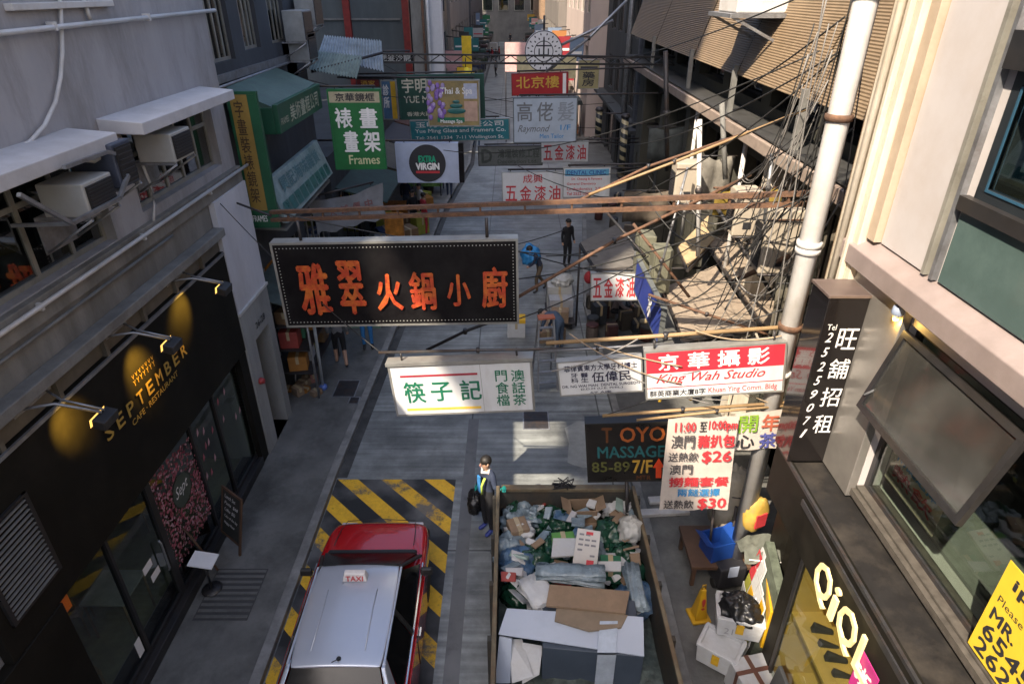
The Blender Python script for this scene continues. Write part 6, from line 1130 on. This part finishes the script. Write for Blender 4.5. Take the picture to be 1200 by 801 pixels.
p=G(632,342); person('stooping figure in blue carrying a sack beside the loaded trolley',p,R(-70),nav,cloth('brown_trousers',(.11,.08,.05)),shoe_k,{'che':(0,-.18,1.27),'spi':(0,-.06,1.1),'nec':(0,-.3,1.37),'jaw':(0,-.36,1.42),'hed':(0,-.38,1.5),'top':(0,-.36,1.56),'shoL':(.17,-.2,1.35),'shoR':(-.17,-.2,1.35),'elbL':(.2,-.3,1.1),'elbR':(-.2,-.3,1.1),'wriL':(.16,-.45,.98),'wriR':(-.16,-.45,.98),'hanL':(.15,-.52,.98),'hanR':(-.15,-.52,.98),**walk})
q=p+Vector((-.3,.0,1.0)); bag('sack','bright blue sack on the back of the stooping figure',q,(.26,.26,.3),mat('blue_sack',(.03,.22,.5),.5,bump=.3),12,flat=.8)
p=G(655,412); person('man in dark blue bending over by the stepladder, back to the camera',p,R(230),den,den,shoe_k,{'che':(0,-.32,1.02),'spi':(0,-.13,1.02),'nec':(0,-.47,1.0),'jaw':(0,-.53,.99),'hed':(0,-.6,.98),'top':(0,-.64,.98),'shoL':(.17,-.35,1.02),'shoR':(-.17,-.35,1.02),'elbL':(.2,-.42,.75),'elbR':(-.2,-.42,.75),'wriL':(.18,-.5,.52),'wriR':(-.18,-.5,.52),'hanL':(.17,-.52,.45),'hanR':(-.17,-.52,.45)})
p=G(664,312); person('man in black standing in the shade past the loaded trolley',p,R(30),blk,blk,shoe_k)
p=G(722,378,.12); person('worker in a pale apron crouching among the hardware on the right pavement',p,R(60),cloth('mauve_apron',(.22,.18,.18)),blk,shoe_k,{'pel':(0,.1,.42),'spi':(0,.05,.58),'che':(0,-.06,.76),'nec':(0,-.12,.89),'jaw':(0,-.17,.95),'hed':(0,-.18,1.03),'top':(0,-.16,1.09),'hipL':(.1,.08,.4),'kneL':(.18,-.3,.48),'ankL':(.15,-.05,.09),'toeL':(.17,-.2,.04),'hipR':(-.1,.08,.4),'kneR':(-.18,-.3,.48),'ankR':(-.15,-.05,.09),'toeR':(-.17,-.2,.04),'shoL':(.17,-.07,.84),'shoR':(-.17,-.07,.84),'elbL':(.24,-.25,.66),'elbR':(-.24,-.25,.66),'wriL':(.12,-.42,.58),'wriR':(-.12,-.42,.58),'hanL':(.1,-.48,.55),'hanR':(-.1,-.48,.55)})
for px,py,sh_,tr_,rz,l in [(486,272,blk,blk,40,'shopper in black at the stall front left of the road'),(494,263,wht,blk,-50,'shopper in a white top among the group by the road edge'),(499,276,redc,redc,120,'person in red at the end of the group by the road edge'),(478,255,nav,den,160,'person in navy behind the group by the road edge')]: p=G(px,py); person(l,p,R(rz),sh_,tr_,shoe_k)
for k,(px,py,c) in enumerate([(598,52,blk),(575,56,nav),(566,66,den),(543,72,blk),(547,60,redc),(655,88,blk),(640,70,nav),(558,84,gr)]): p=G(px,py); person(['person in black walking down the middle of the far road','person in navy beside the cars far down the road','person in denim behind the dark van','person in black near the yellow banner far down the street','person in red among the far shops on the left','person in black in the sun by the pink board','person in navy by the far right stalls','person in grey near the dark van'][k],p,R(k*70),c,blk,shoe_k,walk if k%2 else None)
# trolley, ladder, boxes in the road
p=G(655,375); e=E('trolley','flat hand trolley loaded with white parcels and brown cartons','trolley',(p.x,p.y,0)); MB().box(-.4,.4,-.7,.7,.2,.25).build('deck',dark_steel,e,bevel=.01); mb=MB(); mb.tube([(-.35,.7,.25),(-.35,.8,1.05),(.35,.8,1.05),(.35,.7,.25)],.02); mb.build('handle',grey_metal,e)
for x in (-.3,.3):
    for y in (-.55,.55): MB().lathe([(.1,-.03),(.1,.03)],14,(x,y,.1),axis='x').build('wheel',mat('rubber',(.02,.02,.02),.8),e)
X,Y=p.x,p.y
crate('parcel','large white wrapped parcel at the back of the trolley',(X,Y+.4,.25),(.7,.55,.75),white_plastic); crate('parcel','grey wrapped parcel in the middle of the trolley',(X+.02,Y-.12,.25),(.68,.42,.55),mat('grey_wrap',(.35,.36,.38),.5),.05); crate('carton','brown carton at the front of the trolley',(X-.02,Y-.52,.25),(.5,.34,.35),cardboard,-.1,'carton'); bag('sack','white sack thrown on top of the large parcel',Vector((X+.1,Y+.45,1.0)),(.3,.25,.16),white_plastic,61)
for k,(px,py,s_) in enumerate([(644,388,(.5,.4,.3)),(640,398,(.45,.4,.35)),(652,398,(.4,.35,.4))]): p=G(px,py); crate('carton','brown carton on the road by the stepladder, '+['behind the bending man','left of the ladder top','under the ladder'][k],(p.x,p.y,0),s_,cardboard,.2*k,'carton')
p=G(605,392); e=crate('carton','white and yellow carton standing in the road right of the black restaurant sign',(p.x,p.y,0),(.5,.4,.55),foam,0,'carton'); MB().box(-.251,.251,-.201,.201,.45,.551).build('band',yellow_paint,e)
p=G(640,452); e=E('stepladder','pale aluminium stepladder standing in the road left of the dental sign','ladder',(p.x,p.y,0),R(8))
for s_ in (-1,1): MB().beam((s_*.24,-.25,0),(s_*.18,.25,1.75),.04,.025).build('rail',grey_metal,e); MB().beam((s_*.24,.65,0),(s_*.18,.27,1.75),.04,.025).build('rail',grey_metal,e)
for k in range(6): MB().box(-.235+k*.008,.235-k*.008,-.25+(k+.7)*.078,-.17+(k+.7)*.078,.26*(k+.7),.26*(k+.7)+.03).build('rung',grey_metal,e)
MB().box(-.2,.2,.15,.36,1.75,1.79).build('top_step',mat('ladder_top',(.4,.12,.06),.6),e)
# dark hardware heaps in front of the right shops
rr=random.Random(31); hw=[mat('dark_ware_%d'%i,c,.6,var=.3) for i,c in enumerate([(.04,.04,.04),(.07,.06,.05),(.03,.035,.045),(.10,.08,.07),(.06,.02,.02)])]
wd_=['charcoal','brown-grey','slate','tan','dark red']
for k in range(26):
    px,py=rr.uniform(692,758),rr.uniform(355,398) if k<18 else rr.uniform(230,300); p=P(px,py,Z=.12); i=k%5; s_=(rr.uniform(.25,.5),rr.uniform(.25,.45),rr.uniform(.2,.6))
    if k%3==0:
        e=E('paint_drum','%s paint drum among the hardware shop goods'%wd_[i],'drum',(p.x,p.y,.12),0,'paint drums at the hardware shop'); MB().lathe([(.16,0),(.17,.02),(.17,.38),(.16,.4)],16).build('drum',hw[i],e); MB().lathe([(.175,.37),(.175,.42),(.15,.43)],16).build('lid',hw[(i+1)%5],e)
    else: crate('goods_box','%s goods box heaped outside the hardware shop'%wd_[i],(p.x,p.y,.12),s_,hw[i],rr.uniform(0,3),group='goods boxes at the hardware shop')
p=P(690,325,Z=1.9); e=E('lantern','small red lantern hanging in front of the hardware sign','lantern',p); MB().ball((0,0,0),(.13,.13,.17),0,12,8).build('shade',redc,e); MB().tube([(0,0,.17),(0,0,.6)],.008,6).build('cord',ink_black,e)
# ---------------- right pavement clutter near the camera
p=P(818,722,Z=.12); e=E('caution_sign','yellow plastic wet-floor cone sign standing on the right pavement','floor sign',(p.x,p.y,.12),R(10)); yl=mat('cone_yellow',(.60,.34,.015),.4,var=.1,dirt=(.3,.18,.03),damt=.4)
MB().hexa([(-.10,-.10,.04),(.10,-.10,.04),(.10,.10,.04),(-.10,.10,.04),(-.035,-.035,.62),(.035,-.035,.62),(.035,.035,.62),(-.035,.035,.62)]).build('cone',yl,e,bevel=.02); MB().box(-.15,.15,-.15,.15,0,.05).build('base',yl,e,bevel=.02); MB().tube([(-.025,0,.62),(-.025,0,.7),(.025,0,.7),(.025,0,.62)],.012,6).build('handle',yl,e)
mb=MB(); tl=Matrix.Translation((0,-.078,.25))@Matrix.Rotation(R(-6),4,'X'); addtext(mb,'!',-.03,0,.03,.22,ex=.012,bold=.03,xf=tl); mb.build('lettering',ink_red,e)
def foambox(label,px,py,z,s_,rz,lid=None):
    p=P(px,py,Z=z); e=E('foam_box',label,'foam box',(p.x,p.y,z-s_[2]),rz); a,b,h=s_[0]/2,s_[1]/2,s_[2]; m=MB(); t=.04
    m.hexa([(-a*.93,-b*.93,0),(a*.93,-b*.93,0),(a*.93,b*.93,0),(-a*.93,b*.93,0),(-a,-b,h-.05),(a,-b,h-.05),(a,b,h-.05),(-a,b,h-.05)]); m.box(-a-.01,a+.01,-b-.01,-b+t,h-.05,h); m.box(-a-.01,a+.01,b-t,b+.01,h-.05,h); m.box(-a-.01,-a+t,-b+t,b-t,h-.05,h); m.box(a-t,a+.01,-b+t,b-t,h-.05,h); m.build('tub',foam,e,bevel=.012)
    MB().box(-.05,.05,-b-.014,b+.014,h*.35,h-.06).build('tape',yellow_paint,e); return e,p
e,p=foambox('lower white foam box set askew beneath the black-bagged box',846,752,.62,(.55,.42,.36),R(-35)); e,p=foambox('upper white foam box with yellow tape, stuffed with a black bag',868,712,1.0,(.62,.48,.36),R(-14)); m=MB(); 
mb=MB(); addtext(mb,'21',-.2,.08,-.08,.2,y=-.242,ex=.004); mb.build('lettering',mat('pencil',(.3,.3,.32),.7),e)
bag('rubbish_bag','glossy black rubbish bag bulging out of the upper foam box',p-Vector((0,0,.12)),(.25,.19,.17),mat('black_bag',(.012,.012,.013),.3,bump=.4,bscale=14),71,amp=.35)
q=P(893,690,Z=1.0); e=E('yellow_board','yellow edged board standing behind the bagged foam box','board',(p.x+.36,p.y+.05,.55),R(76)); MB().box(-.36,.3,-.02,.02,0,.75).build('board',yl,e,bevel=.01); MB().box(-.3,.24,-.026,-.02,.06,.69).build('inset',mat('brown_inset',(.25,.15,.05),.7),e)
p=P(884,785,Z=.6); e=crate('cooler','pale strapped carton at the bottom right of the pavement',(p.x,p.y,.12),(.5,.45,.48),foam,R(12),'carton'); MB().box(-.03,.03,-.227,.227,.0,.486).build('strap',mat('brown_strap',(.14,.06,.04),.6),e); MB().box(-.252,.252,-.03,.03,.0,.487).build('strap',MATS['brown_strap'],e)
p=P(852,690,Z=.12); e=E('hand_trolley','black hand trolley with two handles and a white tag behind the caution sign','trolley',(p.x-.02,p.y+.1,.12),R(10)); MB().box(-.2,.25,-.15,.35,.08,.5).build('body',ink_black,e,bevel=.03)
for x in (-.18,.2): MB().tube([(x,.3,.3),(x*1.0,.42,1.25)],.022).build('handle',dark_steel,e)
MB().box(-.07,.09,-.16,-.152,.34,.56).build('tag',sign_blue,e); 
for x in (-.2,.25): MB().lathe([(.08,-.02),(.08,.02)],12,(x,0,.08),axis='x').build('wheel',mat('rubber',(.02,.02,.02),.8),e)
p=P(842,628,Z=.95); e=crate('plastic_tub','blue plastic storage tub on the stall ledge beyond the trolley',(p.x,p.y,.6),(.38,.38,.34),mat('tub_blue',(.012,.055,.26),.35,var=.15),R(15),'tub',True)
e=E('stall_ledge','dark wooden stall counter holding the blue tub','counter',(p.x,p.y+.1,.12)); MB().box(-.45,.5,-.4,.5,.4,.475).build('countertop',mat('dark_wood',(.09,.05,.03),.6),e,bevel=.01)
for x in (-.38,.42): 
    for y in (-.33,.43): MB().box(x-.03,x+.03,y-.03,y+.03,0,.4).build('leg',MATS['dark_wood'],e)
for k,(px,py,l) in enumerate([(770,598,'long white plank on the pavement below the massage sign'),(785,583,'shorter pale plank just above the long white one')]):
    p=P(px,py,Z=.2); e=E('plank',l,'plank',p,R(4)); MB().box(-.55+.15*k,.6,-.08,.08,-.08,-.01).build('board',white_metal,e,bevel=.01); MB().box(-.4,-.34,-.07,.07,-.13,-.08).build('foot',dark_steel,e); MB().box(.4,.46,-.07,.07,-.13,-.08).build('foot',dark_steel,e)
# draped cart, newspapers, magazine rack against the black pier
p=P(855,610,Z=.9); cv=mat('canvas',(.42,.38,.30),.9,var=.25,scale=6,dirt=(.25,.2,.14),damt=.6,dscale=3,bump=.4); e=E('canvas_bag','slumped cream canvas sack tied with string under the small banner','sack',(P(858,585,Z=1.1)).xyz-Vector((0,0,.5))); MB().ball((0,0,.45),(.33,.3,.62),0,26,18,91,.22,2,.75).build('sack',cv,e); MB().tube([(-.2,-.2,.75),(0,-.3,.8),(.22,-.18,.78)],.012,6).build('string',ink_black,e)
p=P(885,602,Z=1.5); e=E('yellow_sack','yellow and red printed food sack leaning on the clutter','sack',p-Vector((0,0,.3)),.4); MB().ball((0,0,.3),(.2,.13,.33),0,20,14,95,.16,2,.85).build('sack',mat('sack_yellow',(.45,.29,.05),.6,var=.3,scale=5,dirt=(.3,.22,.12),damt=.7,dscale=3),e); MB().box(-.1,.1,-.14,-.118,.15,.4).build('red_print',ink_red,e)
p=P(905,640,Z=1.3); e=E('tarpaulin','grey-green rumpled tarpaulin slung between the clutter and the black pier','tarpaulin',p); mb=MB(); n=10; mb.add([(-.45+.9*i/n,-.3+.6*j/6,.22*noise.noise(Vector((i*.5,j*.7,2)))-.25*abs(i/n-.5)-.15*j/6+.1) for j in range(7) for i in range(n+1)],[(j*(n+1)+i,j*(n+1)+i+1,(j+1)*(n+1)+i+1,(j+1)*(n+1)+i) for j in range(6) for i in range(n)],0,True); o=mb.build('cloth',mat('tarp_grey',(.12,.13,.11),.8,var=.4,bump=.3),e); o.modifiers.new('s','SOLIDIFY').thickness=.012; MB().tube([(-.45,-.3,.05),(.45,-.3,-.05)],.01,6).build('cord',ink_white,e)
rk=P(905,690,Z=.9)-Vector((.48,.12,0)); e=E('magazine_rack','tall rack crammed with weathered papers and magazines against the black pier','rack',(rk.x+.12,rk.y,.12),R(-100)); MB().hexa([(-.5,0,0),(.5,0,0),(.5,.3,0),(-.5,.3,0),(-.5,.18,1.4),(.5,.18,1.4),(.5,.3,1.4),(-.5,.3,1.4)]).build('frame',mat('rack_green',(.10,.12,.09),.8,var=.5,scale=9),e)
rr=random.Random(41); mg=[foam,ink_red,mat('mag_blue',(.1,.18,.35),.5),mat('mag_tan',(.4,.3,.2),.6),gm_[4],mat('mag_grey',(.3,.3,.3),.6),yl]; mcol=['white','red','blue','tan','lime','grey','yellow']
for k in range(18):
    z=.12+.25*(k//4)+.02; x=-.45+.23*(k%4); i=rr.randrange(7); f=(z-.12)/1.4; o=E('magazine','weathered %s magazine in the rack, row %s up, %s in the row'%(mcol[i],['one','two','three','four','five'][k//4],['first','second','third','fourth'][k%4]),'magazine',Matrix.Translation((rk.x+.12,rk.y,.12))@Matrix.Rotation(R(-100),4,'Z')@Vector((x+.1,-.03+.18*f,z-.1)),R(-100),'papers stuffed in the rack'); MB(Matrix.Rotation(R(-8+rr.uniform(-6,6)),4,'X')@Matrix.Rotation(R(rr.uniform(-8,8)),4,'Y')).box(-.1,.1,-.01,.01,0,.27).build('pages',foam,o); MB(Matrix.Rotation(R(-8),4,'X')).box(-.09,.09,-.03,-.024,.02,.24).build('cover',mg[i],o)
e=E('side_panel','dark grey panel leaning at the foot of the black shop pier','board',(3.35,5.0,.12)); MB().hexa([(3.2,4.2,.12),(3.25,4.2,.12),(3.25,5.1,.12),(3.2,5.1,.12),(3.32,4.2,1.2),(3.37,4.2,1.2),(3.37,5.1,1.2),(3.32,5.1,1.2)]).build('panel',mat('dark_grey_panel',(.035,.037,.04),.4,var=.3),e,world=True,bevel=.01); MB().box(3.19,3.25,4.3,5.0,.12,.2).build('foot',dark_steel,e,world=True)
for k,(px,py) in enumerate([(660,570)]):
    p=P(px,py,Z=1.55); e=E('wire_bundle','tangled dark wire bundle caught on the far rim of the skip','wire',p); mb=MB(); rr=random.Random(4)
    for i in range(7): mb.tube([(rr.uniform(-.2,.2),rr.uniform(-.08,.08),rr.uniform(-.02,.16)) for q in range(6)],.009,5)
    mb.build('strand',ink_black,e); MB().tube([(-.15,0,0),(.15,0,.02)],.03).build('core',dark_steel,e)
# ---------------- far end of the street
def car(label,px,py,col,rz=0,van=False,D=None):
    p=G(px,py); e=E('parked_car',label,'van' if van else 'car',(p.x,p.y,0),rz); w_,l,h=.85,2.1,(1.9 if van else 1.45); c=mat('car_'+col[0],col[1],.25,coat=1); g=mat('taxi_glass',(.008,.010,.012),.06)
    prof=[(-l,.35),(-l,.95),(-l*.92,1.0),(-l*.7,h-.05),(-l*.6,h),(l*.25 if not van else l*.55,h),(l*.5 if not van else l*.8,1.0),(l*.95,.85),(l,.7),(l,.35)]
    MB().prism(prof,-w_,w_,0,'x').build('body',c,e,bevel=.06)
    MB().add([(-w_*.85,-l*.93,1.03),(w_*.85,-l*.93,1.03),(w_*.8,-l*.73,h-.1),(-w_*.8,-l*.73,h-.1)],[(0,1,2,3)]).build('rear_window',g,e).location.y=-.03
    for s in (-1,1):
        MB().box(min(s*w_,s*(w_+.01)),max(s*w_,s*(w_+.01)),-l*.6,l*.3,1.0,h-.15).build('side_window',g,e); MB().box(min(s*.5,s*.75),max(s*.5,s*.75),-l-.02,-l+.02,.7,.85).build('taillight',mat('lamp_red',(.35,.01,.01),.15,coat=1),e)
        for y in (-l*.62,l*.62): MB().lathe([(.31,-.1),(.31,.1)],16,(s*(w_-.08),y,.31),axis='x').build('wheel',mat('rubber',(.02,.02,.02),.8),e)
    return e
car('dark van parked on the left of the far road',507*1+70,66,('black',(.015,.018,.02)),van=True)
car('pale car far down the street, facing the crossing',597,22,('silver',(.5,.5,.5))); car('dark car in front of the pale one far down the street',606,32,('navy',(.03,.04,.08)))
# left row beyond the white column, right sunlit row, end of the street
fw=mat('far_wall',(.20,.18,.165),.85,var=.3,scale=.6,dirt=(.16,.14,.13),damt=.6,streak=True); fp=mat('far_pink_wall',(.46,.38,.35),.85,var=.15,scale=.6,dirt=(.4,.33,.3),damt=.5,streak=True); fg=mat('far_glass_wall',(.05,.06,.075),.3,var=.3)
block('office_block','dark glazed block just right of the white column on the left','',0,0,0,1,fg,[]) if 0 else None
W_=lambda y0,y1,st,zs:[(y,y+st*.55,z,z+1.6) for z in zs for y in [y0+.6+i*st for i in range(int((y1-y0-1)/st))]]
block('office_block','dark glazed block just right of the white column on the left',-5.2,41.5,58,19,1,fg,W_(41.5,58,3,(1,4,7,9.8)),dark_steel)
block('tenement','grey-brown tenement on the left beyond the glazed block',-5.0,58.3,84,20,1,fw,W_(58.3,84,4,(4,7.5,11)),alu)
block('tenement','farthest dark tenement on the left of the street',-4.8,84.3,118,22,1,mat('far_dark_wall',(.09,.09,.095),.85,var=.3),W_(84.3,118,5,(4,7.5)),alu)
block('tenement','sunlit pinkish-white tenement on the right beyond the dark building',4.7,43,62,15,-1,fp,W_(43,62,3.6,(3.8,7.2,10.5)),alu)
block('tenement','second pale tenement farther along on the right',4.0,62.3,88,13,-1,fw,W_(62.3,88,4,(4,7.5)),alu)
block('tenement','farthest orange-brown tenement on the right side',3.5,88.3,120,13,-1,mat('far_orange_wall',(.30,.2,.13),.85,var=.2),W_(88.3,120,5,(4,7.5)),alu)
eb=E('tenement','grey building closing the far end of the street','building',(0,128,0)); MB().box(-16,16,128,134,0,26).build('wall',mat('far_dark_end',(.12,.115,.11),.85,var=.4,scale=.6),eb,world=True)
for i in range(6):
    for z in (5,9): 
        f=MB().box(-8+i*2.8,-6.2+i*2.8,127.9,127.99,z,z+2).build('window',alu,eb,world=True); MB().box(-7.9+i*2.8,-6.3+i*2.8,127.86,127.895,z+.1,z+1.9).build('pane',win_glass,f,world=True)
rr=random.Random(51)
fc=[('teal',(.02,.15,.16)),('orange',(.35,.15,.05)),('pale blue',(.16,.22,.32)),('yellow',(.45,.28,.03)),('white',(.40,.40,.40)),('crimson',(.25,.02,.03)),('black',(.03,.03,.03)),('green',(.03,.2,.08)),('pink',(.62,.35,.34))]
def farsign(k,x,y,z,w_,h,side):
    n,c=fc[k]; e=E('hanging_sign','%s hanging sign far along the %s row of shops'%(n,side),'sign',(x,y,z),0,'far shop signs'); MB().box(-w_/2,w_/2,-.1,.1,0,h).build('sign_box',mat('far_sign_'+n.replace(' ','_'),c,.5,var=.15),e); MB().box(-w_/2+.1,w_/2-.1,-.115,-.101,h*.3,h*.42).build('colour_band',ink_white if k not in(4,) else ink_red,e); MB().tube([(0,0,h),(math.copysign(w_/2+.6,x),0,h+.1)],.04).build('arm',dark_steel,e)
for i in range(36):
    s=-1 if i%2 else 1; y=44+i*2.2+rr.uniform(-1,1); w_=rr.uniform(.5,1.2); farsign(rr.randrange(9),s*((4.7 if s<0 else (4.5 if y<62 else 3.8))-w_/2-rr.uniform(0,.4)),y,rr.uniform(2.2,4.6),w_,rr.uniform(.5,1.5),'left' if s<0 else 'right')
for nm,l,px,py,D,w_,h,c in [('fabric_banner','tall yellow banner hanging by the road left of the dark van',548,95,44,.6,2.6,(.75,.5,.02)),('fabric_banner','lower yellow banner by the shopfront under the tall one',541,112,42,.45,1.6,(.7,.42,.02)),('notice_board','pink sunlit board standing at the right road edge',617,84,42,2.6,1.6,(.68,.42,.4)),('notice_board','white and yellow sunlit board behind the red Peking sign',640,92,40,3.4,1.2,(.6,.52,.3))]:
    p=P(px,py,Y=D); z0=max(p.z,.1); e=E(nm,l,'banner' if 'banner' in nm else 'board',(p.x,p.y,z0)); MB().box(-w_/2,w_/2,-.04,.04,0,h).build('sheet',mat('cloth_'+l[:8].replace(' ','_')+str(px),c,.6,var=.2),e); MB().tube([(-w_/2,.06,h),(w_/2,.06,h)],.04).build('rail',dark_steel,e)
    for x in (-w_/2+.05,w_/2-.05): MB().tube([(x,.06,h),(x,.06,-z0)],.03,6).build('post',dark_steel,e)
p=P(546,88,Y=43); e=E('lantern','round yellow lantern hanging above the yellow banner','lantern',p); MB().ball((0,0,0),.45,0,14,10).build('shade',mat('lantern_yellow',(.75,.6,.02),.5),e); MB().tube([(0,0,.4),(0,0,1)],.03).build('cord',ink_black,e)
# market stalls along the far pavements
for i,(px,py,c,l) in enumerate([(470,262,'orange','orange-draped fruit stall at the left road edge below the frames sign'),(500,228,'green','green-topped stall behind the round badge sign'),(545,120,'yellow','yellow-fronted stall on the far left'),(652,118,'white','white-topped stall on the far right in the sun')]):
    p=G(px,py); e=E('market_stall',l,'stall',(p.x,p.y,0)); k=dict(fc)[c]; 
    MB().hexa([(-.9,-.8,2.15),(.9,-.8,2.15),(.9,.8,2.15),(-.9,.8,2.15),(-.8,-.05,2.5),(.8,-.05,2.5),(.8,.05,2.5),(-.8,.05,2.5)]).build('awning',mat('far_sign_'+c,k,.5,var=.15),e); MB().box(-.8,.8,-.6,.6,.55,.8).build('counter',mat('stall_counter_%d'%i,[(.5,.17,.02),(.1,.2,.05),(.4,.3,.05),(.4,.4,.4)][i],.7,var=.6,scale=9),e)
    for x in (-.75,.75):
        for y in (-.6,.6): MB().tube([(x,y,0),(x,y,2.15)],.03,6).build('leg',dark_steel,e)
p=P(462,262,Y=20); e=E('sandwich_banner','tall orange and black printed stand by the road, left of the group','stand',(p.x,p.y,0)); MB().box(-.3,.3,-.05,.05,.1,2.3).build('panel',mat('orange_print',(.5,.2,.03),.6,var=.7,scale=5),e); MB().box(-.35,.35,-.15,.15,0,.1).build('base',ink_black,e)
p=P(510,226,Z=.12); e=E('street_bush','small leafy green bush in a tub beside the left road edge','plant',(p.x-.3,p.y,.12)); MB().lathe([(.2,0),(.28,.4)],14).build('tub',dark_steel,e); mb=MB(); rr=random.Random(8)
for k in range(500):
    d=Vector((rr.gauss(0,1),rr.gauss(0,1),rr.gauss(0,1))).normalized()*rr.uniform(.25,.65); c=Vector((0,0,1.05))+d; u=Vector((rr.gauss(0,1),rr.gauss(0,1),rr.gauss(0,1))).normalized()*.09; v=u.cross(d).normalized()*.05; mb.add([c-u,c+v,c+u,c-v],[(0,1,2,3)])
mb.build('foliage',mat('leaf',(.08,.2,.02),.5,var=.4),e); MB().tube([(0,0,.3),(0,0,1)],.03).build('trunk',rust,e)
# ---------------- unseen towers added beyond the left houses so their shade fills the street
tw=mat('tower_concrete',(.33,.33,.33),.8,var=.2,dirt=(.2,.2,.2))
k=.55/.45
def tower(label,ya,yb,H,xa=-14.3,xb=-24,gap_screen=None):
    e=E('shade_tower',label,'tower',(xa-4,(ya+yb)/2,0)); d=(xb-xa)*k
    MB().hexa([(xb,ya+d,0),(xa,ya,0),(xa,yb,0),(xb,yb+d,0),(xb,ya+d,H),(xa,ya,H),(xa,yb,H),(xb,yb+d,H)]).build('wall',tw,e,world=True)
    if gap_screen: MB().hexa([(xa-.3,gap_screen[0],27.2),(xa,gap_screen[0],27.2),(xa,gap_screen[1],27.2),(xa-.3,gap_screen[1],27.2),(xa-.3,gap_screen[0],H),(xa,gap_screen[0],H),(xa,gap_screen[1],H),(xa-.3,gap_screen[1],H)]).build('sun_screen',tw,e,world=True)  # unseen slab added across the gap to keep sun off the hanging signs
    for i in range(int(H/3.2)): 
        w_=MB().box(xa+.002,xa+.03,ya+.5,yb-.5,2+i*3.2,3.4+i*3.2).build('window_band',fg,e,world=True)
tower('long added sun-blocking tower behind the grey shophouse, outside the picture',-34,TA,TH,gap_screen=(TA+.01,TB-.01))
tower('taller added sun-blocking tower behind the indigo house, outside the picture',TB,24,55)
tower('lower added sun-blocking block farther behind the left houses, outside the picture',24.3,38,27)  # unseen block added to keep the sun off the grey side-street wall
low=block('shop_row','low shop row with dark shutters on the left behind the frames sign',-5.6,19.8,36,4.1,1,dk,[(20.5+i*3.9,23.5+i*3.9,.1,2.8) for i in range(4)],dark_steel)
for i in range(4): MB().hexa([(-5.6,20.2+i*3.9,3.0),(-4.0,20.2+i*3.9,2.55),(-4.0,23.8+i*3.9,2.55),(-5.6,23.8+i*3.9,3.0),(-5.6,20.2+i*3.9,3.05),(-4.0,20.2+i*3.9,2.6),(-4.0,23.8+i*3.9,2.6),(-5.6,23.8+i*3.9,3.05)]).build('awning',mat('awning_%d'%i,[(.04,.07,.06),(.10,.09,.07),(.05,.05,.06),(.09,.04,.03)][i],.8,var=.3,dirt=(.03,.03,.03)),low,world=True)
rr=random.Random(63)
for k in range(26):
    i=rr.randrange(7); crate('goods_box','%s goods box set out in front of the low shop row'%words[i],(rr.uniform(-5.2,-3.6),rr.uniform(16.5,33),.12),(rr.uniform(.4,.8),rr.uniform(.4,.7),rr.uniform(.3,1.0)),gm_[i],rr.uniform(0,1.5),group='goods outside the low shop row')

rr=random.Random(123)
for k in range(22):
    s=-1 if k%2 else 1; y=44+k*3.4; X=-4.6 if s<0 else (4.3 if y<62 else 3.6); i=rr.randrange(9); n,c=fc[i]
    e=E('street_stall','small street stall with a dark awning lining the far road','stall',(X-s*.7,y,.0),0,'stalls lining the far road')
    MB().hexa([(-.9,-1.1,2.1),(.9,-1.1,2.1),(.9,1.1,2.1),(-.9,1.1,2.1),(-.8,-1.1,2.35),(.8,-1.1,2.35),(.8,1.1,2.35),(-.8,1.1,2.35)]).build('awning',mat('far_awning_%d'%(k%5),[(.05,.06,.06),(.03,.07,.06),(.10,.08,.06),(.06,.03,.03),(.12,.12,.12)][k%5],.8,var=.4),e)
    MB().box(-.7,.7,-.9,.9,.3,.85).build('counter',mat('far_goods_%d'%(k%4),[(.25,.1,.04),(.08,.12,.06),(.2,.18,.16),(.06,.08,.14)][k%4],.8,var=.9,scale=5),e)
    for x in (-.8,.8):
        for yy in (-1,1): MB().tube([(x,yy,0),(x,yy,2.1)],.03,5).build('leg',dark_steel,e)
for k in range(16):
    y=rr.uniform(40,110); x=rr.choice([rr.uniform(-3.2,-1.5),rr.uniform(.8,2.6)]); person('distant pedestrian in dark clothes on the far road',(x,y,0),rr.uniform(0,6),rr.choice([blk,nav,gr,redc,wht]),rr.choice([blk,den]),shoe_k,walk if k%2 else None,group='distant pedestrians')
